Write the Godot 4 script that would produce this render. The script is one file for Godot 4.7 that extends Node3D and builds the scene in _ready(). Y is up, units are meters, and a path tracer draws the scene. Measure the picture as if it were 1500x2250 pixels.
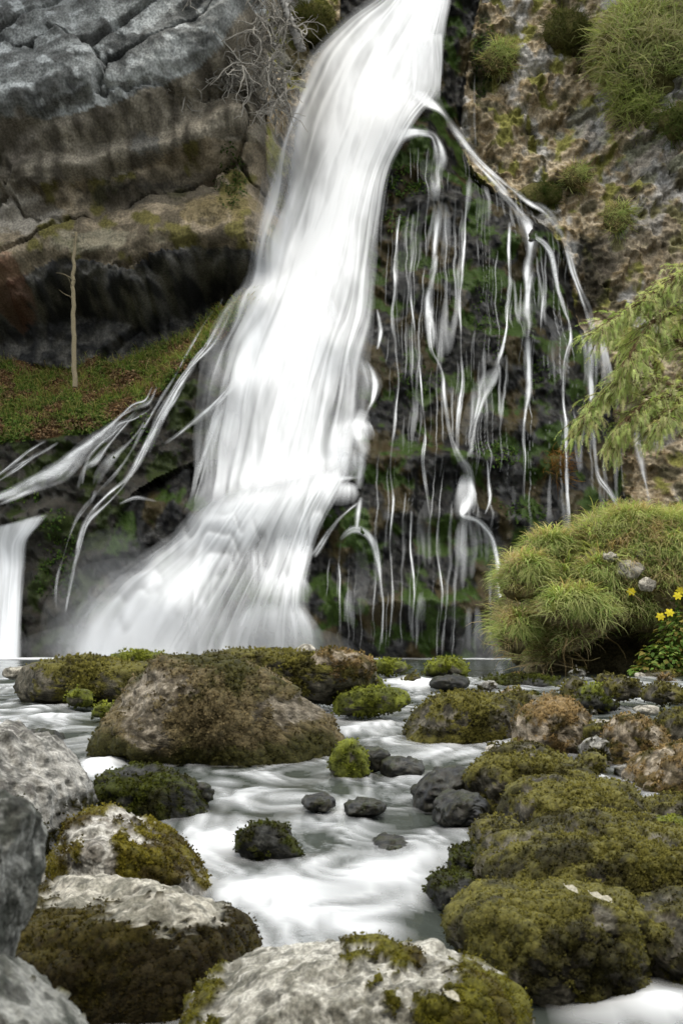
extends Node3D
# A waterfall over a mossy tufa mound, its pool, and a boulder-strewn stream. Metres; pool surface at y = 0; the camera looks along -z.

var rng := RandomNumberGenerator.new()
var nz := FastNoiseLite.new()      # smooth fractal noise
var nr := FastNoiseLite.new()      # ridged noise
var nc := FastNoiseLite.new()      # cellular noise
var ns := FastNoiseLite.new()      # plain simplex
var nv := FastNoiseLite.new()      # one value for each cell: blocks
var nd := FastNoiseLite.new()      # 0 at the seams between blocks
var tex := {}
var mats := {}
var used := {}

# ---- overhang lines of the cliff (x, y), the mound's outline (y, left x, right x), its distance (y, d), and the noses on it (x, y, rx, ry, out)
const LEDGE_A := [Vector2(-11.136,11.429),Vector2(-7.263,11.652),Vector2(-6.101,11.749),Vector2(-5.035,12.010),Vector2(-4.067,12.349),Vector2(-3.196,12.785),Vector2(-2.615,13.172),Vector2(-1.840,14.576),Vector2(-0.484,16.900)]
const LEDGE_B := [Vector2(-11.475,10.168),Vector2(-7.483,10.368),Vector2(-5.987,10.637),Vector2(-4.490,10.967),Vector2(-3.492,11.366),Vector2(-2.794,11.535),Vector2(-1.896,11.565),Vector2(-0.499,11.715)]
const LEDGE_C := [Vector2(-11.559,8.079),Vector2(-7.539,8.381),Vector2(-6.936,8.632),Vector2(-6.332,8.884),Vector2(-5.729,8.863),Vector2(-4.624,8.582),Vector2(-4.222,8.884),Vector2(-3.317,9.185),Vector2(-1.910,9.085),Vector2(-0.503,9.085)]
const LEDGE_FLOOR := [Vector2(-12.067,6.843),Vector2(-7.870,6.790),Vector2(-6.611,6.738),Vector2(-5.247,6.895),Vector2(-3.883,7.315),Vector2(-2.833,7.892),Vector2(-1.994,8.522),Vector2(-0.525,9.676)]
const LEDGE_LIP := [Vector2(-11.348,4.732),Vector2(-7.401,4.880),Vector2(-6.414,4.978),Vector2(-5.427,5.077),Vector2(-4.440,5.571),Vector2(-3.947,5.867),Vector2(-3.158,6.557),Vector2(-2.270,7.445),Vector2(-0.493,8.925)]
const MOUND_LEFT := [Vector2(0.021,-8.740),Vector2(3.075,-8.108),Vector2(4.654,-6.845),Vector2(6.234,-4.001),Vector2(7.813,-2.738),Vector2(9.393,-2.001),Vector2(10.446,-1.790),Vector2(11.709,-1.474),Vector2(12.552,-1.158),Vector2(14.131,-0.632),Vector2(15.184,0.105),Vector2(17.290,0.737)]
const MOUND_RIGHT := [Vector2(0.021,7.898),Vector2(3.075,7.792),Vector2(4.654,7.476),Vector2(6.234,6.845),Vector2(7.813,6.055),Vector2(9.393,5.686),Vector2(10.446,4.897),Vector2(11.709,3.317),Vector2(12.552,2.948),Vector2(14.131,3.001),Vector2(15.184,3.001),Vector2(17.290,3.054)]
const MOUND_DIST := [Vector2(-1.000,24.600),Vector2(0.000,24.800),Vector2(3.500,25.700),Vector2(7.000,26.900),Vector2(11.000,28.400),Vector2(15.500,29.700),Vector2(18.500,30.400)]
const NOSES := [[2.01,4.22,2.39,0.19,0.34],[2.36,2.91,2.08,0.17,0.30],[4.01,6.94,1.81,0.22,0.30],[2.07,10.38,1.14,0.21,0.25],[1.39,1.13,1.85,0.20,0.30],[3.92,5.04,1.47,0.22,0.25],[2.52,8.31,1.31,0.20,0.22],[1.80,12.01,0.80,0.64,0.70],[2.18,10.35,0.47,0.31,0.35],[4.41,9.80,0.64,0.43,0.45],[5.32,10.32,0.55,0.44,0.35],[0.20,6.55,0.59,0.35,0.45],[0.29,5.08,0.53,0.39,0.40],[0.33,4.26,0.48,0.33,0.35],[-0.28,3.46,0.85,0.38,0.40],[-1.79,3.13,1.41,0.38,0.55],[-1.39,1.13,0.79,0.51,0.65],[2.58,4.12,0.48,0.24,0.35],[2.69,2.94,0.71,0.24,0.40],[1.82,4.16,1.05,0.24,0.30],[4.02,7.02,0.70,0.30,0.35],[5.93,7.56,0.65,0.38,0.40],[1.32,3.17,0.66,0.28,0.35],[0.37,2.55,0.52,0.37,0.40],[2.60,1.13,0.83,0.28,0.35],[0.92,1.08,0.74,0.37,0.25],[-2.62,5.64,0.58,0.34,0.35],[-1.13,7.60,1.13,0.61,0.25],[-3.24,0.99,0.56,0.28,0.30],[-4.43,3.37,0.58,0.24,0.30],[-6.67,2.90,1.06,0.24,0.60],[3.35,6.25,0.49,0.30,0.30],[1.56,8.08,0.60,0.30,0.25],[3.60,4.92,0.58,0.29,0.30],[4.91,6.21,0.51,0.30,0.30],[1.17,6.01,0.68,0.39,0.30],[1.96,1.93,0.65,0.37,0.30]]
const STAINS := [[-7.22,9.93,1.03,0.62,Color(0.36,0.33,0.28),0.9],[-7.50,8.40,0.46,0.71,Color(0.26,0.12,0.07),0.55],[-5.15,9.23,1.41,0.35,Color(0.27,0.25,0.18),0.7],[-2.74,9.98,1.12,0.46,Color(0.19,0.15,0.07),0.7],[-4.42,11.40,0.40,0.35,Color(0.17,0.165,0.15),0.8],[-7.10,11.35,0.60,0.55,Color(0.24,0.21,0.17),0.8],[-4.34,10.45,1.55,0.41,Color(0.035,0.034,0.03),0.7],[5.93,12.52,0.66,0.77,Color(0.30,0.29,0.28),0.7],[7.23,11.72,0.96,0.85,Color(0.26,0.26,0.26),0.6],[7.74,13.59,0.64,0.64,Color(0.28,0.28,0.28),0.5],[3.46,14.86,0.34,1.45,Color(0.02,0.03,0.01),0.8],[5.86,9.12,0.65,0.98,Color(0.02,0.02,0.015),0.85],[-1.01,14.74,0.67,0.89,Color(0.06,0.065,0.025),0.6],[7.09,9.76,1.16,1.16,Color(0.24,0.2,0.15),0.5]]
# ---- sheets of falling water: rows of (x, y, amount of water)
const NET_MAIN := [
	[Vector3(0.99,16.47,0.50),Vector3(1.31,16.44,0.90),Vector3(1.70,16.42,1.00),Vector3(2.08,16.43,1.00),Vector3(2.41,16.46,1.00),Vector3(2.58,16.48,0.90),Vector3(2.75,16.51,0.60)],
	[Vector3(0.44,15.86,0.50),Vector3(0.98,15.72,0.75),Vector3(1.41,15.68,1.00),Vector3(1.96,15.68,1.10),Vector3(2.29,15.72,1.10),Vector3(2.52,15.76,0.90),Vector3(2.69,15.81,0.50)],
	[Vector3(-0.42,15.34,0.30),Vector3(0.22,15.20,0.80),Vector3(0.97,14.96,0.95),Vector3(1.67,14.92,1.10),Vector3(2.11,14.97,1.10),Vector3(2.37,15.03,0.90),Vector3(2.57,15.08,0.40)],
	[Vector3(-1.11,14.52,0.05),Vector3(-0.50,14.50,0.80),Vector3(0.43,14.11,0.95),Vector3(1.29,14.04,1.10),Vector3(1.88,14.10,1.10),Vector3(2.22,14.17,0.75),Vector3(2.48,14.25,0.30)],
	[Vector3(-1.43,13.31,0.05),Vector3(-0.83,13.56,0.70),Vector3(0.05,13.17,1.00),Vector3(0.85,13.06,1.10),Vector3(1.43,13.07,1.00),Vector3(1.98,13.16,0.65),Vector3(2.40,13.30,0.25)],
	[Vector3(-1.67,11.99,0.05),Vector3(-1.15,12.65,0.55),Vector3(-0.16,12.21,1.00),Vector3(0.52,12.08,1.10),Vector3(0.99,11.98,1.00),Vector3(1.34,11.87,0.80),Vector3(1.59,11.83,0.50)],
	[Vector3(-1.91,11.00,0.05),Vector3(-1.40,11.45,0.48),Vector3(-0.48,11.22,0.85),Vector3(0.21,11.08,1.10),Vector3(0.62,11.03,1.00),Vector3(0.91,10.99,0.75),Vector3(1.16,10.96,0.20)],
	[Vector3(-2.06,9.70,0.05),Vector3(-1.63,10.12,0.50),Vector3(-0.79,10.15,0.85),Vector3(-0.10,9.97,1.10),Vector3(0.36,9.90,1.00),Vector3(0.70,9.87,0.60),Vector3(1.02,9.84,0.12)],
	[Vector3(-2.35,8.82,0.05),Vector3(-1.84,8.90,0.60),Vector3(-1.05,9.03,1.10),Vector3(-0.36,8.83,1.10),Vector3(0.20,8.75,0.95),Vector3(0.59,8.72,0.55),Vector3(0.96,8.70,0.12)],
	[Vector3(-3.02,8.20,0.05),Vector3(-2.14,7.43,0.55),Vector3(-1.33,7.79,1.00),Vector3(-0.60,7.62,1.10),Vector3(-0.05,7.59,0.90),Vector3(0.45,7.58,0.75),Vector3(0.84,7.57,0.20)],
	[Vector3(-3.31,6.56,0.05),Vector3(-2.57,6.45,0.50),Vector3(-1.65,6.65,0.90),Vector3(-0.83,6.53,1.10),Vector3(-0.34,6.46,0.85),Vector3(0.19,6.39,0.75),Vector3(0.85,6.45,0.30)],
	[Vector3(-3.33,5.46,0.05),Vector3(-2.74,5.39,0.42),Vector3(-1.89,5.48,0.80),Vector3(-1.11,5.46,1.05),Vector3(-0.58,5.45,0.85),Vector3(0.05,5.42,0.60),Vector3(0.81,5.41,0.30)],
	[Vector3(-3.45,4.45,0.05),Vector3(-2.88,4.43,0.30),Vector3(-2.04,4.43,0.68),Vector3(-1.33,4.44,1.00),Vector3(-0.76,4.45,0.85),Vector3(-0.14,4.43,0.75),Vector3(0.61,4.42,0.35)],
	[Vector3(-3.48,3.36,0.05),Vector3(-2.91,3.46,0.30),Vector3(-2.11,3.63,0.70),Vector3(-1.41,3.76,1.00),Vector3(-0.80,3.89,1.00),Vector3(-0.14,4.05,0.90),Vector3(0.51,4.18,0.40)],
	[Vector3(-3.75,2.81,0.05),Vector3(-3.02,2.92,0.70),Vector3(-2.10,3.09,1.00),Vector3(-1.38,3.23,1.10),Vector3(-0.78,3.38,1.00),Vector3(-0.18,3.57,0.80),Vector3(0.37,3.74,0.30)]]
const NET_LOW := [
	[Vector3(-2.89,3.39,0.05),Vector3(-2.33,3.51,0.30),Vector3(-1.68,3.66,0.60),Vector3(-1.03,3.78,0.90),Vector3(-0.47,3.95,1.00),Vector3(0.00,4.05,0.90),Vector3(0.55,4.18,0.30)],
	[Vector3(-3.40,2.90,0.05),Vector3(-2.76,3.00,0.80),Vector3(-1.92,3.17,1.10),Vector3(-1.19,3.31,1.10),Vector3(-0.55,3.49,1.00),Vector3(-0.09,3.64,0.80),Vector3(0.42,3.79,0.30)],
	[Vector3(-4.02,2.40,0.02),Vector3(-3.10,2.53,0.85),Vector3(-2.24,2.69,1.10),Vector3(-1.46,2.83,1.05),Vector3(-0.82,2.96,0.95),Vector3(-0.36,3.10,0.90),Vector3(0.00,3.22,0.20)],
	[Vector3(-4.95,1.95,0.02),Vector3(-3.76,1.98,0.75),Vector3(-2.63,2.11,0.95),Vector3(-1.79,2.22,0.55),Vector3(-1.10,2.30,0.85),Vector3(-0.69,2.38,0.95),Vector3(-0.41,2.43,0.20)],
	[Vector3(-5.61,1.50,0.02),Vector3(-4.37,1.49,0.78),Vector3(-3.03,1.51,0.95),Vector3(-2.10,1.53,0.50),Vector3(-1.36,1.54,0.68),Vector3(-0.91,1.56,0.85),Vector3(-0.59,1.58,0.20)],
	[Vector3(-6.06,0.91,0.03),Vector3(-4.88,0.90,0.85),Vector3(-3.40,0.89,0.95),Vector3(-2.45,0.89,0.50),Vector3(-1.56,0.88,0.48),Vector3(-0.98,0.88,0.55),Vector3(-0.50,0.89,0.15)],
	[Vector3(-6.31,0.34,0.10),Vector3(-5.19,0.34,0.95),Vector3(-3.73,0.35,1.00),Vector3(-2.72,0.35,0.55),Vector3(-1.70,0.35,0.48),Vector3(-0.99,0.35,0.50),Vector3(-0.34,0.35,0.20)],
	[Vector3(-6.24,-0.03,0.30),Vector3(-5.17,-0.02,1.00),Vector3(-3.91,-0.02,1.00),Vector3(-2.80,-0.02,0.80),Vector3(-1.75,-0.01,0.70),Vector3(-0.99,-0.01,0.70),Vector3(-0.18,-0.01,0.30)]]
const NET_LEFT := [
	[Vector3(-7.70,2.74,0.70),Vector3(-7.15,2.75,0.70),Vector3(-6.64,2.85,0.80),Vector3(-6.29,2.96,0.70),Vector3(-5.98,3.01,0.50)],
	[Vector3(-7.70,2.53,0.90),Vector3(-7.24,2.56,0.90),Vector3(-6.77,2.63,0.90),Vector3(-6.42,2.71,0.90),Vector3(-6.18,2.76,0.50)],
	[Vector3(-7.71,2.20,1.00),Vector3(-7.27,2.23,1.00),Vector3(-6.93,2.28,1.00),Vector3(-6.69,2.33,1.00),Vector3(-6.48,2.37,0.40)],
	[Vector3(-7.68,1.64,0.95),Vector3(-7.25,1.64,0.90),Vector3(-6.96,1.65,0.85),Vector3(-6.75,1.66,0.90),Vector3(-6.55,1.66,0.30)],
	[Vector3(-7.62,0.81,0.95),Vector3(-7.24,0.81,0.90),Vector3(-6.98,0.81,0.80),Vector3(-6.77,0.81,0.90),Vector3(-6.56,0.81,0.30)],
	[Vector3(-7.57,-0.03,1.00),Vector3(-7.19,-0.03,1.00),Vector3(-6.96,-0.03,1.00),Vector3(-6.77,-0.03,1.00),Vector3(-6.53,-0.03,0.60)]]
const NET_CURTAIN := [
	[Vector3(1.67,14.70,0.20),Vector3(1.94,14.73,0.60),Vector3(2.22,14.78,0.70),Vector3(2.44,14.83,0.30)],
	[Vector3(1.50,14.02,0.20),Vector3(1.88,14.06,0.70),Vector3(2.21,14.13,0.60),Vector3(2.44,14.20,0.20)],
	[Vector3(1.38,13.28,0.10),Vector3(1.81,13.33,0.55),Vector3(2.17,13.42,0.50),Vector3(2.40,13.50,0.15)],
	[Vector3(1.36,12.60,0.10),Vector3(1.79,12.65,0.40),Vector3(2.13,12.79,0.35),Vector3(2.36,12.90,0.10)]]
const NET_FILM := [
	[Vector3(1.24,11.61,0.50),Vector3(1.64,11.54,0.70),Vector3(2.07,11.63,0.70),Vector3(2.49,11.90,0.60),Vector3(2.96,12.29,0.40)],
	[Vector3(1.01,10.43,0.50),Vector3(1.73,10.29,0.70),Vector3(2.38,10.26,0.70),Vector3(3.14,10.60,0.70),Vector3(4.39,11.09,0.60)],
	[Vector3(0.92,9.20,0.50),Vector3(1.83,9.18,0.80),Vector3(2.75,9.20,0.80),Vector3(3.90,9.27,0.90),Vector3(5.62,9.74,0.60)],
	[Vector3(0.84,7.38,0.50),Vector3(1.88,7.37,0.80),Vector3(2.88,7.40,0.70),Vector3(4.15,7.52,0.90),Vector3(5.94,7.93,0.80)],
	[Vector3(0.79,5.73,0.50),Vector3(1.84,5.76,0.70),Vector3(2.91,5.78,0.90),Vector3(4.24,5.87,0.80),Vector3(6.58,6.23,0.60)],
	[Vector3(0.60,4.15,0.50),Vector3(1.58,4.15,0.60),Vector3(2.58,4.13,0.90),Vector3(4.37,4.32,0.60),Vector3(7.06,4.56,0.50)],
	[Vector3(0.18,2.92,0.60),Vector3(1.28,2.91,0.70),Vector3(2.47,2.91,0.90),Vector3(4.30,3.02,0.40),Vector3(7.11,3.18,0.40)],
	[Vector3(-0.46,1.45,0.60),Vector3(0.46,1.45,0.80),Vector3(1.46,1.44,0.60),Vector3(2.38,1.45,0.70),Vector3(3.74,1.47,0.30)],
	[Vector3(-0.23,0.03,0.50),Vector3(0.64,0.03,0.60),Vector3(1.45,0.03,0.50),Vector3(2.37,0.03,0.60),Vector3(3.30,0.02,0.30)]]
const NET_VEILS := [[
	[Vector3(-0.41,6.29,0.03),Vector3(-0.19,6.38,0.53),Vector3(0.02,6.41,0.59),Vector3(0.25,6.39,0.53),Vector3(0.46,6.33,0.66),Vector3(0.64,6.23,0.03)],
	[Vector3(-0.51,6.08,0.03),Vector3(-0.26,6.12,0.46),Vector3(-0.01,6.12,0.51),Vector3(0.28,6.11,0.46),Vector3(0.53,6.07,0.57),Vector3(0.75,6.01,0.03)],
	[Vector3(-0.61,5.83,0.02),Vector3(-0.31,5.84,0.38),Vector3(-0.02,5.84,0.43),Vector3(0.30,5.83,0.38),Vector3(0.59,5.80,0.48),Vector3(0.84,5.77,0.02)],
	[Vector3(-0.62,5.55,0.02),Vector3(-0.32,5.55,0.31),Vector3(-0.03,5.54,0.35),Vector3(0.30,5.52,0.31),Vector3(0.59,5.51,0.39),Vector3(0.85,5.50,0.02)],
	[Vector3(-0.62,5.24,0.01),Vector3(-0.33,5.23,0.24),Vector3(-0.03,5.19,0.27),Vector3(0.30,5.17,0.24),Vector3(0.60,5.18,0.30),Vector3(0.86,5.21,0.01)]],
	[
	[Vector3(-0.03,4.89,0.03),Vector3(0.11,4.95,0.50),Vector3(0.24,4.98,0.56),Vector3(0.39,4.97,0.50),Vector3(0.53,4.94,0.62),Vector3(0.64,4.89,0.03)],
	[Vector3(-0.11,4.77,0.03),Vector3(0.05,4.79,0.44),Vector3(0.21,4.80,0.50),Vector3(0.40,4.80,0.44),Vector3(0.56,4.79,0.55),Vector3(0.71,4.77,0.03)],
	[Vector3(-0.19,4.64,0.02),Vector3(0.00,4.64,0.39),Vector3(0.19,4.63,0.44),Vector3(0.40,4.63,0.39),Vector3(0.59,4.63,0.48),Vector3(0.76,4.63,0.02)],
	[Vector3(-0.21,4.48,0.02),Vector3(-0.02,4.46,0.33),Vector3(0.17,4.44,0.38),Vector3(0.39,4.43,0.33),Vector3(0.58,4.45,0.42),Vector3(0.75,4.46,0.02)],
	[Vector3(-0.23,4.29,0.02),Vector3(-0.04,4.26,0.28),Vector3(0.16,4.23,0.32),Vector3(0.37,4.22,0.28),Vector3(0.57,4.23,0.35),Vector3(0.74,4.24,0.02)]],
	[
	[Vector3(-0.13,4.20,0.03),Vector3(-0.00,4.26,0.56),Vector3(0.12,4.29,0.63),Vector3(0.26,4.27,0.56),Vector3(0.39,4.21,0.70),Vector3(0.50,4.15,0.03)],
	[Vector3(-0.21,4.07,0.03),Vector3(-0.05,4.09,0.51),Vector3(0.10,4.10,0.57),Vector3(0.27,4.08,0.51),Vector3(0.42,4.05,0.64),Vector3(0.55,4.02,0.03)],
	[Vector3(-0.28,3.92,0.03),Vector3(-0.10,3.92,0.46),Vector3(0.07,3.92,0.52),Vector3(0.27,3.91,0.46),Vector3(0.45,3.90,0.57),Vector3(0.60,3.89,0.03)],
	[Vector3(-0.30,3.74,0.03),Vector3(-0.12,3.73,0.41),Vector3(0.06,3.73,0.46),Vector3(0.26,3.73,0.41),Vector3(0.45,3.73,0.51),Vector3(0.61,3.73,0.03)],
	[Vector3(-0.32,3.53,0.02),Vector3(-0.14,3.53,0.36),Vector3(0.05,3.53,0.41),Vector3(0.25,3.54,0.36),Vector3(0.44,3.55,0.45),Vector3(0.60,3.55,0.02)]],
	[
	[Vector3(-0.43,3.52,0.05),Vector3(-0.28,3.59,0.72),Vector3(-0.12,3.63,0.81),Vector3(0.05,3.62,0.72),Vector3(0.20,3.59,0.90),Vector3(0.34,3.54,0.05)],
	[Vector3(-0.54,3.41,0.04),Vector3(-0.36,3.44,0.64),Vector3(-0.17,3.46,0.72),Vector3(0.03,3.46,0.64),Vector3(0.22,3.45,0.80),Vector3(0.38,3.43,0.04)],
	[Vector3(-0.64,3.28,0.03),Vector3(-0.43,3.29,0.56),Vector3(-0.22,3.30,0.63),Vector3(0.02,3.31,0.56),Vector3(0.23,3.31,0.70),Vector3(0.42,3.30,0.03)],
	[Vector3(-0.69,3.14,0.03),Vector3(-0.47,3.14,0.48),Vector3(-0.26,3.15,0.54),Vector3(-0.01,3.16,0.48),Vector3(0.20,3.16,0.60),Vector3(0.39,3.17,0.03)],
	[Vector3(-0.73,3.00,0.03),Vector3(-0.51,3.00,0.40),Vector3(-0.29,3.00,0.45),Vector3(-0.05,3.00,0.40),Vector3(0.17,3.01,0.50),Vector3(0.37,3.01,0.03)]],
	[
	[Vector3(1.91,9.92,0.03),Vector3(2.01,10.05,0.44),Vector3(2.11,10.11,0.50),Vector3(2.23,10.11,0.44),Vector3(2.34,10.05,0.55),Vector3(2.45,9.94,0.03)],
	[Vector3(1.83,9.66,0.02),Vector3(1.96,9.74,0.37),Vector3(2.09,9.78,0.42),Vector3(2.23,9.78,0.37),Vector3(2.37,9.74,0.46),Vector3(2.49,9.67,0.02)],
	[Vector3(1.74,9.32,0.02),Vector3(1.89,9.36,0.30),Vector3(2.05,9.38,0.34),Vector3(2.22,9.38,0.30),Vector3(2.38,9.36,0.38),Vector3(2.51,9.32,0.02)],
	[Vector3(1.68,8.91,0.01),Vector3(1.84,8.92,0.23),Vector3(2.00,8.93,0.26),Vector3(2.18,8.93,0.23),Vector3(2.35,8.92,0.29),Vector3(2.49,8.92,0.01)],
	[Vector3(1.62,8.44,0.01),Vector3(1.78,8.43,0.16),Vector3(1.95,8.43,0.18),Vector3(2.14,8.43,0.16),Vector3(2.30,8.44,0.20),Vector3(2.45,8.44,0.01)]],
	[
	[Vector3(5.47,7.09,0.05),Vector3(5.66,7.36,0.76),Vector3(5.79,7.48,0.85),Vector3(5.91,7.46,0.76),Vector3(6.02,7.35,0.95),Vector3(6.12,7.18,0.05)],
	[Vector3(5.37,6.70,0.04),Vector3(5.56,6.86,0.61),Vector3(5.76,6.99,0.69),Vector3(5.94,7.03,0.61),Vector3(6.07,6.96,0.76),Vector3(6.18,6.87,0.04)],
	[Vector3(5.29,6.29,0.03),Vector3(5.51,6.42,0.46),Vector3(5.73,6.52,0.52),Vector3(5.97,6.59,0.46),Vector3(6.13,6.58,0.57),Vector3(6.25,6.53,0.03)],
	[Vector3(5.28,5.89,0.02),Vector3(5.48,5.96,0.31),Vector3(5.68,6.03,0.35),Vector3(5.92,6.10,0.31),Vector3(6.13,6.15,0.39),Vector3(6.27,6.14,0.02)],
	[Vector3(5.29,5.48,0.01),Vector3(5.47,5.51,0.16),Vector3(5.66,5.56,0.18),Vector3(5.88,5.61,0.16),Vector3(6.09,5.67,0.20),Vector3(6.25,5.70,0.01)]],
	[
	[Vector3(3.79,6.48,0.02),Vector3(3.86,6.59,0.36),Vector3(3.93,6.64,0.41),Vector3(4.02,6.64,0.36),Vector3(4.10,6.60,0.45),Vector3(4.18,6.52,0.02)],
	[Vector3(3.77,6.30,0.02),Vector3(3.86,6.37,0.29),Vector3(3.94,6.41,0.33),Vector3(4.04,6.42,0.29),Vector3(4.13,6.40,0.36),Vector3(4.20,6.35,0.02)],
	[Vector3(3.76,6.09,0.01),Vector3(3.85,6.13,0.22),Vector3(3.94,6.15,0.25),Vector3(4.04,6.16,0.22),Vector3(4.13,6.16,0.28),Vector3(4.20,6.14,0.01)],
	[Vector3(3.78,5.86,0.01),Vector3(3.86,5.88,0.15),Vector3(3.94,5.89,0.17),Vector3(4.03,5.90,0.15),Vector3(4.11,5.90,0.19),Vector3(4.17,5.90,0.01)],
	[Vector3(3.80,5.61,0.01),Vector3(3.87,5.61,0.08),Vector3(3.94,5.62,0.09),Vector3(4.01,5.63,0.08),Vector3(4.08,5.63,0.10),Vector3(4.14,5.64,0.01)]],
	[
	[Vector3(2.35,3.66,0.05),Vector3(2.41,3.74,0.80),Vector3(2.47,3.78,0.90),Vector3(2.54,3.78,0.80),Vector3(2.61,3.74,1.00),Vector3(2.68,3.66,0.05)],
	[Vector3(2.30,3.49,0.05),Vector3(2.39,3.55,0.72),Vector3(2.47,3.57,0.81),Vector3(2.57,3.57,0.72),Vector3(2.65,3.55,0.90),Vector3(2.73,3.50,0.05)],
	[Vector3(2.25,3.30,0.04),Vector3(2.35,3.33,0.64),Vector3(2.46,3.34,0.72),Vector3(2.58,3.35,0.64),Vector3(2.68,3.33,0.80),Vector3(2.77,3.31,0.04)],
	[Vector3(2.20,3.06,0.03),Vector3(2.31,3.07,0.56),Vector3(2.41,3.07,0.63),Vector3(2.54,3.07,0.56),Vector3(2.65,3.07,0.70),Vector3(2.74,3.07,0.03)],
	[Vector3(2.15,2.81,0.03),Vector3(2.26,2.81,0.48),Vector3(2.37,2.81,0.54),Vector3(2.50,2.81,0.48),Vector3(2.62,2.81,0.60),Vector3(2.72,2.81,0.03)]],
	[
	[Vector3(2.26,2.72,0.02),Vector3(2.37,2.83,0.32),Vector3(2.49,2.89,0.36),Vector3(2.63,2.88,0.32),Vector3(2.76,2.82,0.40),Vector3(2.88,2.72,0.02)],
	[Vector3(2.23,2.52,0.02),Vector3(2.37,2.59,0.26),Vector3(2.51,2.62,0.29),Vector3(2.68,2.62,0.26),Vector3(2.84,2.58,0.32),Vector3(2.98,2.53,0.02)],
	[Vector3(2.19,2.28,0.01),Vector3(2.36,2.32,0.19),Vector3(2.53,2.34,0.22),Vector3(2.73,2.34,0.19),Vector3(2.90,2.32,0.24),Vector3(3.05,2.30,0.01)],
	[Vector3(2.19,2.01,0.01),Vector3(2.36,2.02,0.13),Vector3(2.54,2.03,0.14),Vector3(2.73,2.03,0.13),Vector3(2.91,2.03,0.16),Vector3(3.06,2.03,0.01)],
	[Vector3(2.20,1.72,0.00),Vector3(2.37,1.72,0.06),Vector3(2.54,1.73,0.07),Vector3(2.74,1.73,0.06),Vector3(2.91,1.73,0.08),Vector3(3.06,1.74,0.00)]],
	[
	[Vector3(2.36,0.93,0.02),Vector3(2.45,1.05,0.32),Vector3(2.54,1.10,0.36),Vector3(2.64,1.10,0.32),Vector3(2.73,1.04,0.40),Vector3(2.82,0.94,0.02)],
	[Vector3(2.33,0.74,0.02),Vector3(2.44,0.80,0.30),Vector3(2.55,0.83,0.34),Vector3(2.67,0.83,0.30),Vector3(2.79,0.80,0.38),Vector3(2.90,0.74,0.02)],
	[Vector3(2.29,0.51,0.02),Vector3(2.43,0.54,0.28),Vector3(2.56,0.56,0.32),Vector3(2.71,0.56,0.28),Vector3(2.85,0.54,0.35),Vector3(2.97,0.51,0.02)],
	[Vector3(2.28,0.27,0.02),Vector3(2.42,0.28,0.26),Vector3(2.56,0.28,0.29),Vector3(2.72,0.28,0.26),Vector3(2.87,0.27,0.32),Vector3(2.99,0.27,0.02)],
	[Vector3(2.27,0.00,0.01),Vector3(2.41,0.00,0.24),Vector3(2.56,0.00,0.27),Vector3(2.73,-0.00,0.24),Vector3(2.88,-0.00,0.30),Vector3(3.01,-0.00,0.01)]],
	[
	[Vector3(-2.68,5.20,0.04),Vector3(-2.53,5.42,0.64),Vector3(-2.38,5.53,0.72),Vector3(-2.21,5.53,0.64),Vector3(-2.07,5.43,0.80),Vector3(-1.96,5.25,0.04)],
	[Vector3(-2.88,4.81,0.03),Vector3(-2.70,4.93,0.55),Vector3(-2.51,4.99,0.62),Vector3(-2.30,4.98,0.55),Vector3(-2.12,4.91,0.69),Vector3(-1.97,4.81,0.03)],
	[Vector3(-3.05,4.35,0.03),Vector3(-2.84,4.40,0.46),Vector3(-2.63,4.42,0.52),Vector3(-2.39,4.41,0.46),Vector3(-2.17,4.37,0.57),Vector3(-2.00,4.33,0.03)],
	[Vector3(-3.15,3.83,0.02),Vector3(-2.93,3.83,0.37),Vector3(-2.72,3.83,0.42),Vector3(-2.47,3.83,0.37),Vector3(-2.26,3.81,0.46),Vector3(-2.07,3.80,0.02)],
	[Vector3(-3.23,3.24,0.02),Vector3(-3.00,3.23,0.28),Vector3(-2.77,3.22,0.32),Vector3(-2.52,3.20,0.28),Vector3(-2.30,3.19,0.35),Vector3(-2.11,3.19,0.02)]],
	[
	[Vector3(-3.32,0.87,0.04),Vector3(-3.23,0.97,0.68),Vector3(-3.13,1.02,0.77),Vector3(-3.03,1.02,0.68),Vector3(-2.93,0.96,0.85),Vector3(-2.85,0.87,0.04)],
	[Vector3(-3.43,0.70,0.04),Vector3(-3.30,0.76,0.61),Vector3(-3.18,0.78,0.69),Vector3(-3.04,0.78,0.61),Vector3(-2.92,0.75,0.76),Vector3(-2.82,0.70,0.04)],
	[Vector3(-3.53,0.51,0.03),Vector3(-3.38,0.54,0.54),Vector3(-3.23,0.55,0.61),Vector3(-3.06,0.55,0.54),Vector3(-2.92,0.53,0.68),Vector3(-2.79,0.51,0.03)],
	[Vector3(-3.59,0.30,0.03),Vector3(-3.43,0.31,0.47),Vector3(-3.27,0.31,0.53),Vector3(-3.09,0.31,0.47),Vector3(-2.94,0.31,0.59),Vector3(-2.80,0.30,0.03)],
	[Vector3(-3.64,0.07,0.03),Vector3(-3.47,0.07,0.40),Vector3(-3.31,0.07,0.45),Vector3(-3.12,0.07,0.40),Vector3(-2.95,0.07,0.50),Vector3(-2.81,0.07,0.03)]],
	[
	[Vector3(-2.03,1.04,0.05),Vector3(-1.74,1.17,0.80),Vector3(-1.46,1.23,0.90),Vector3(-1.15,1.23,0.80),Vector3(-0.88,1.16,1.00),Vector3(-0.64,1.04,0.05)],
	[Vector3(-2.25,0.81,0.04),Vector3(-1.88,0.88,0.71),Vector3(-1.51,0.91,0.80),Vector3(-1.11,0.91,0.71),Vector3(-0.76,0.87,0.89),Vector3(-0.45,0.80,0.04)],
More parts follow.
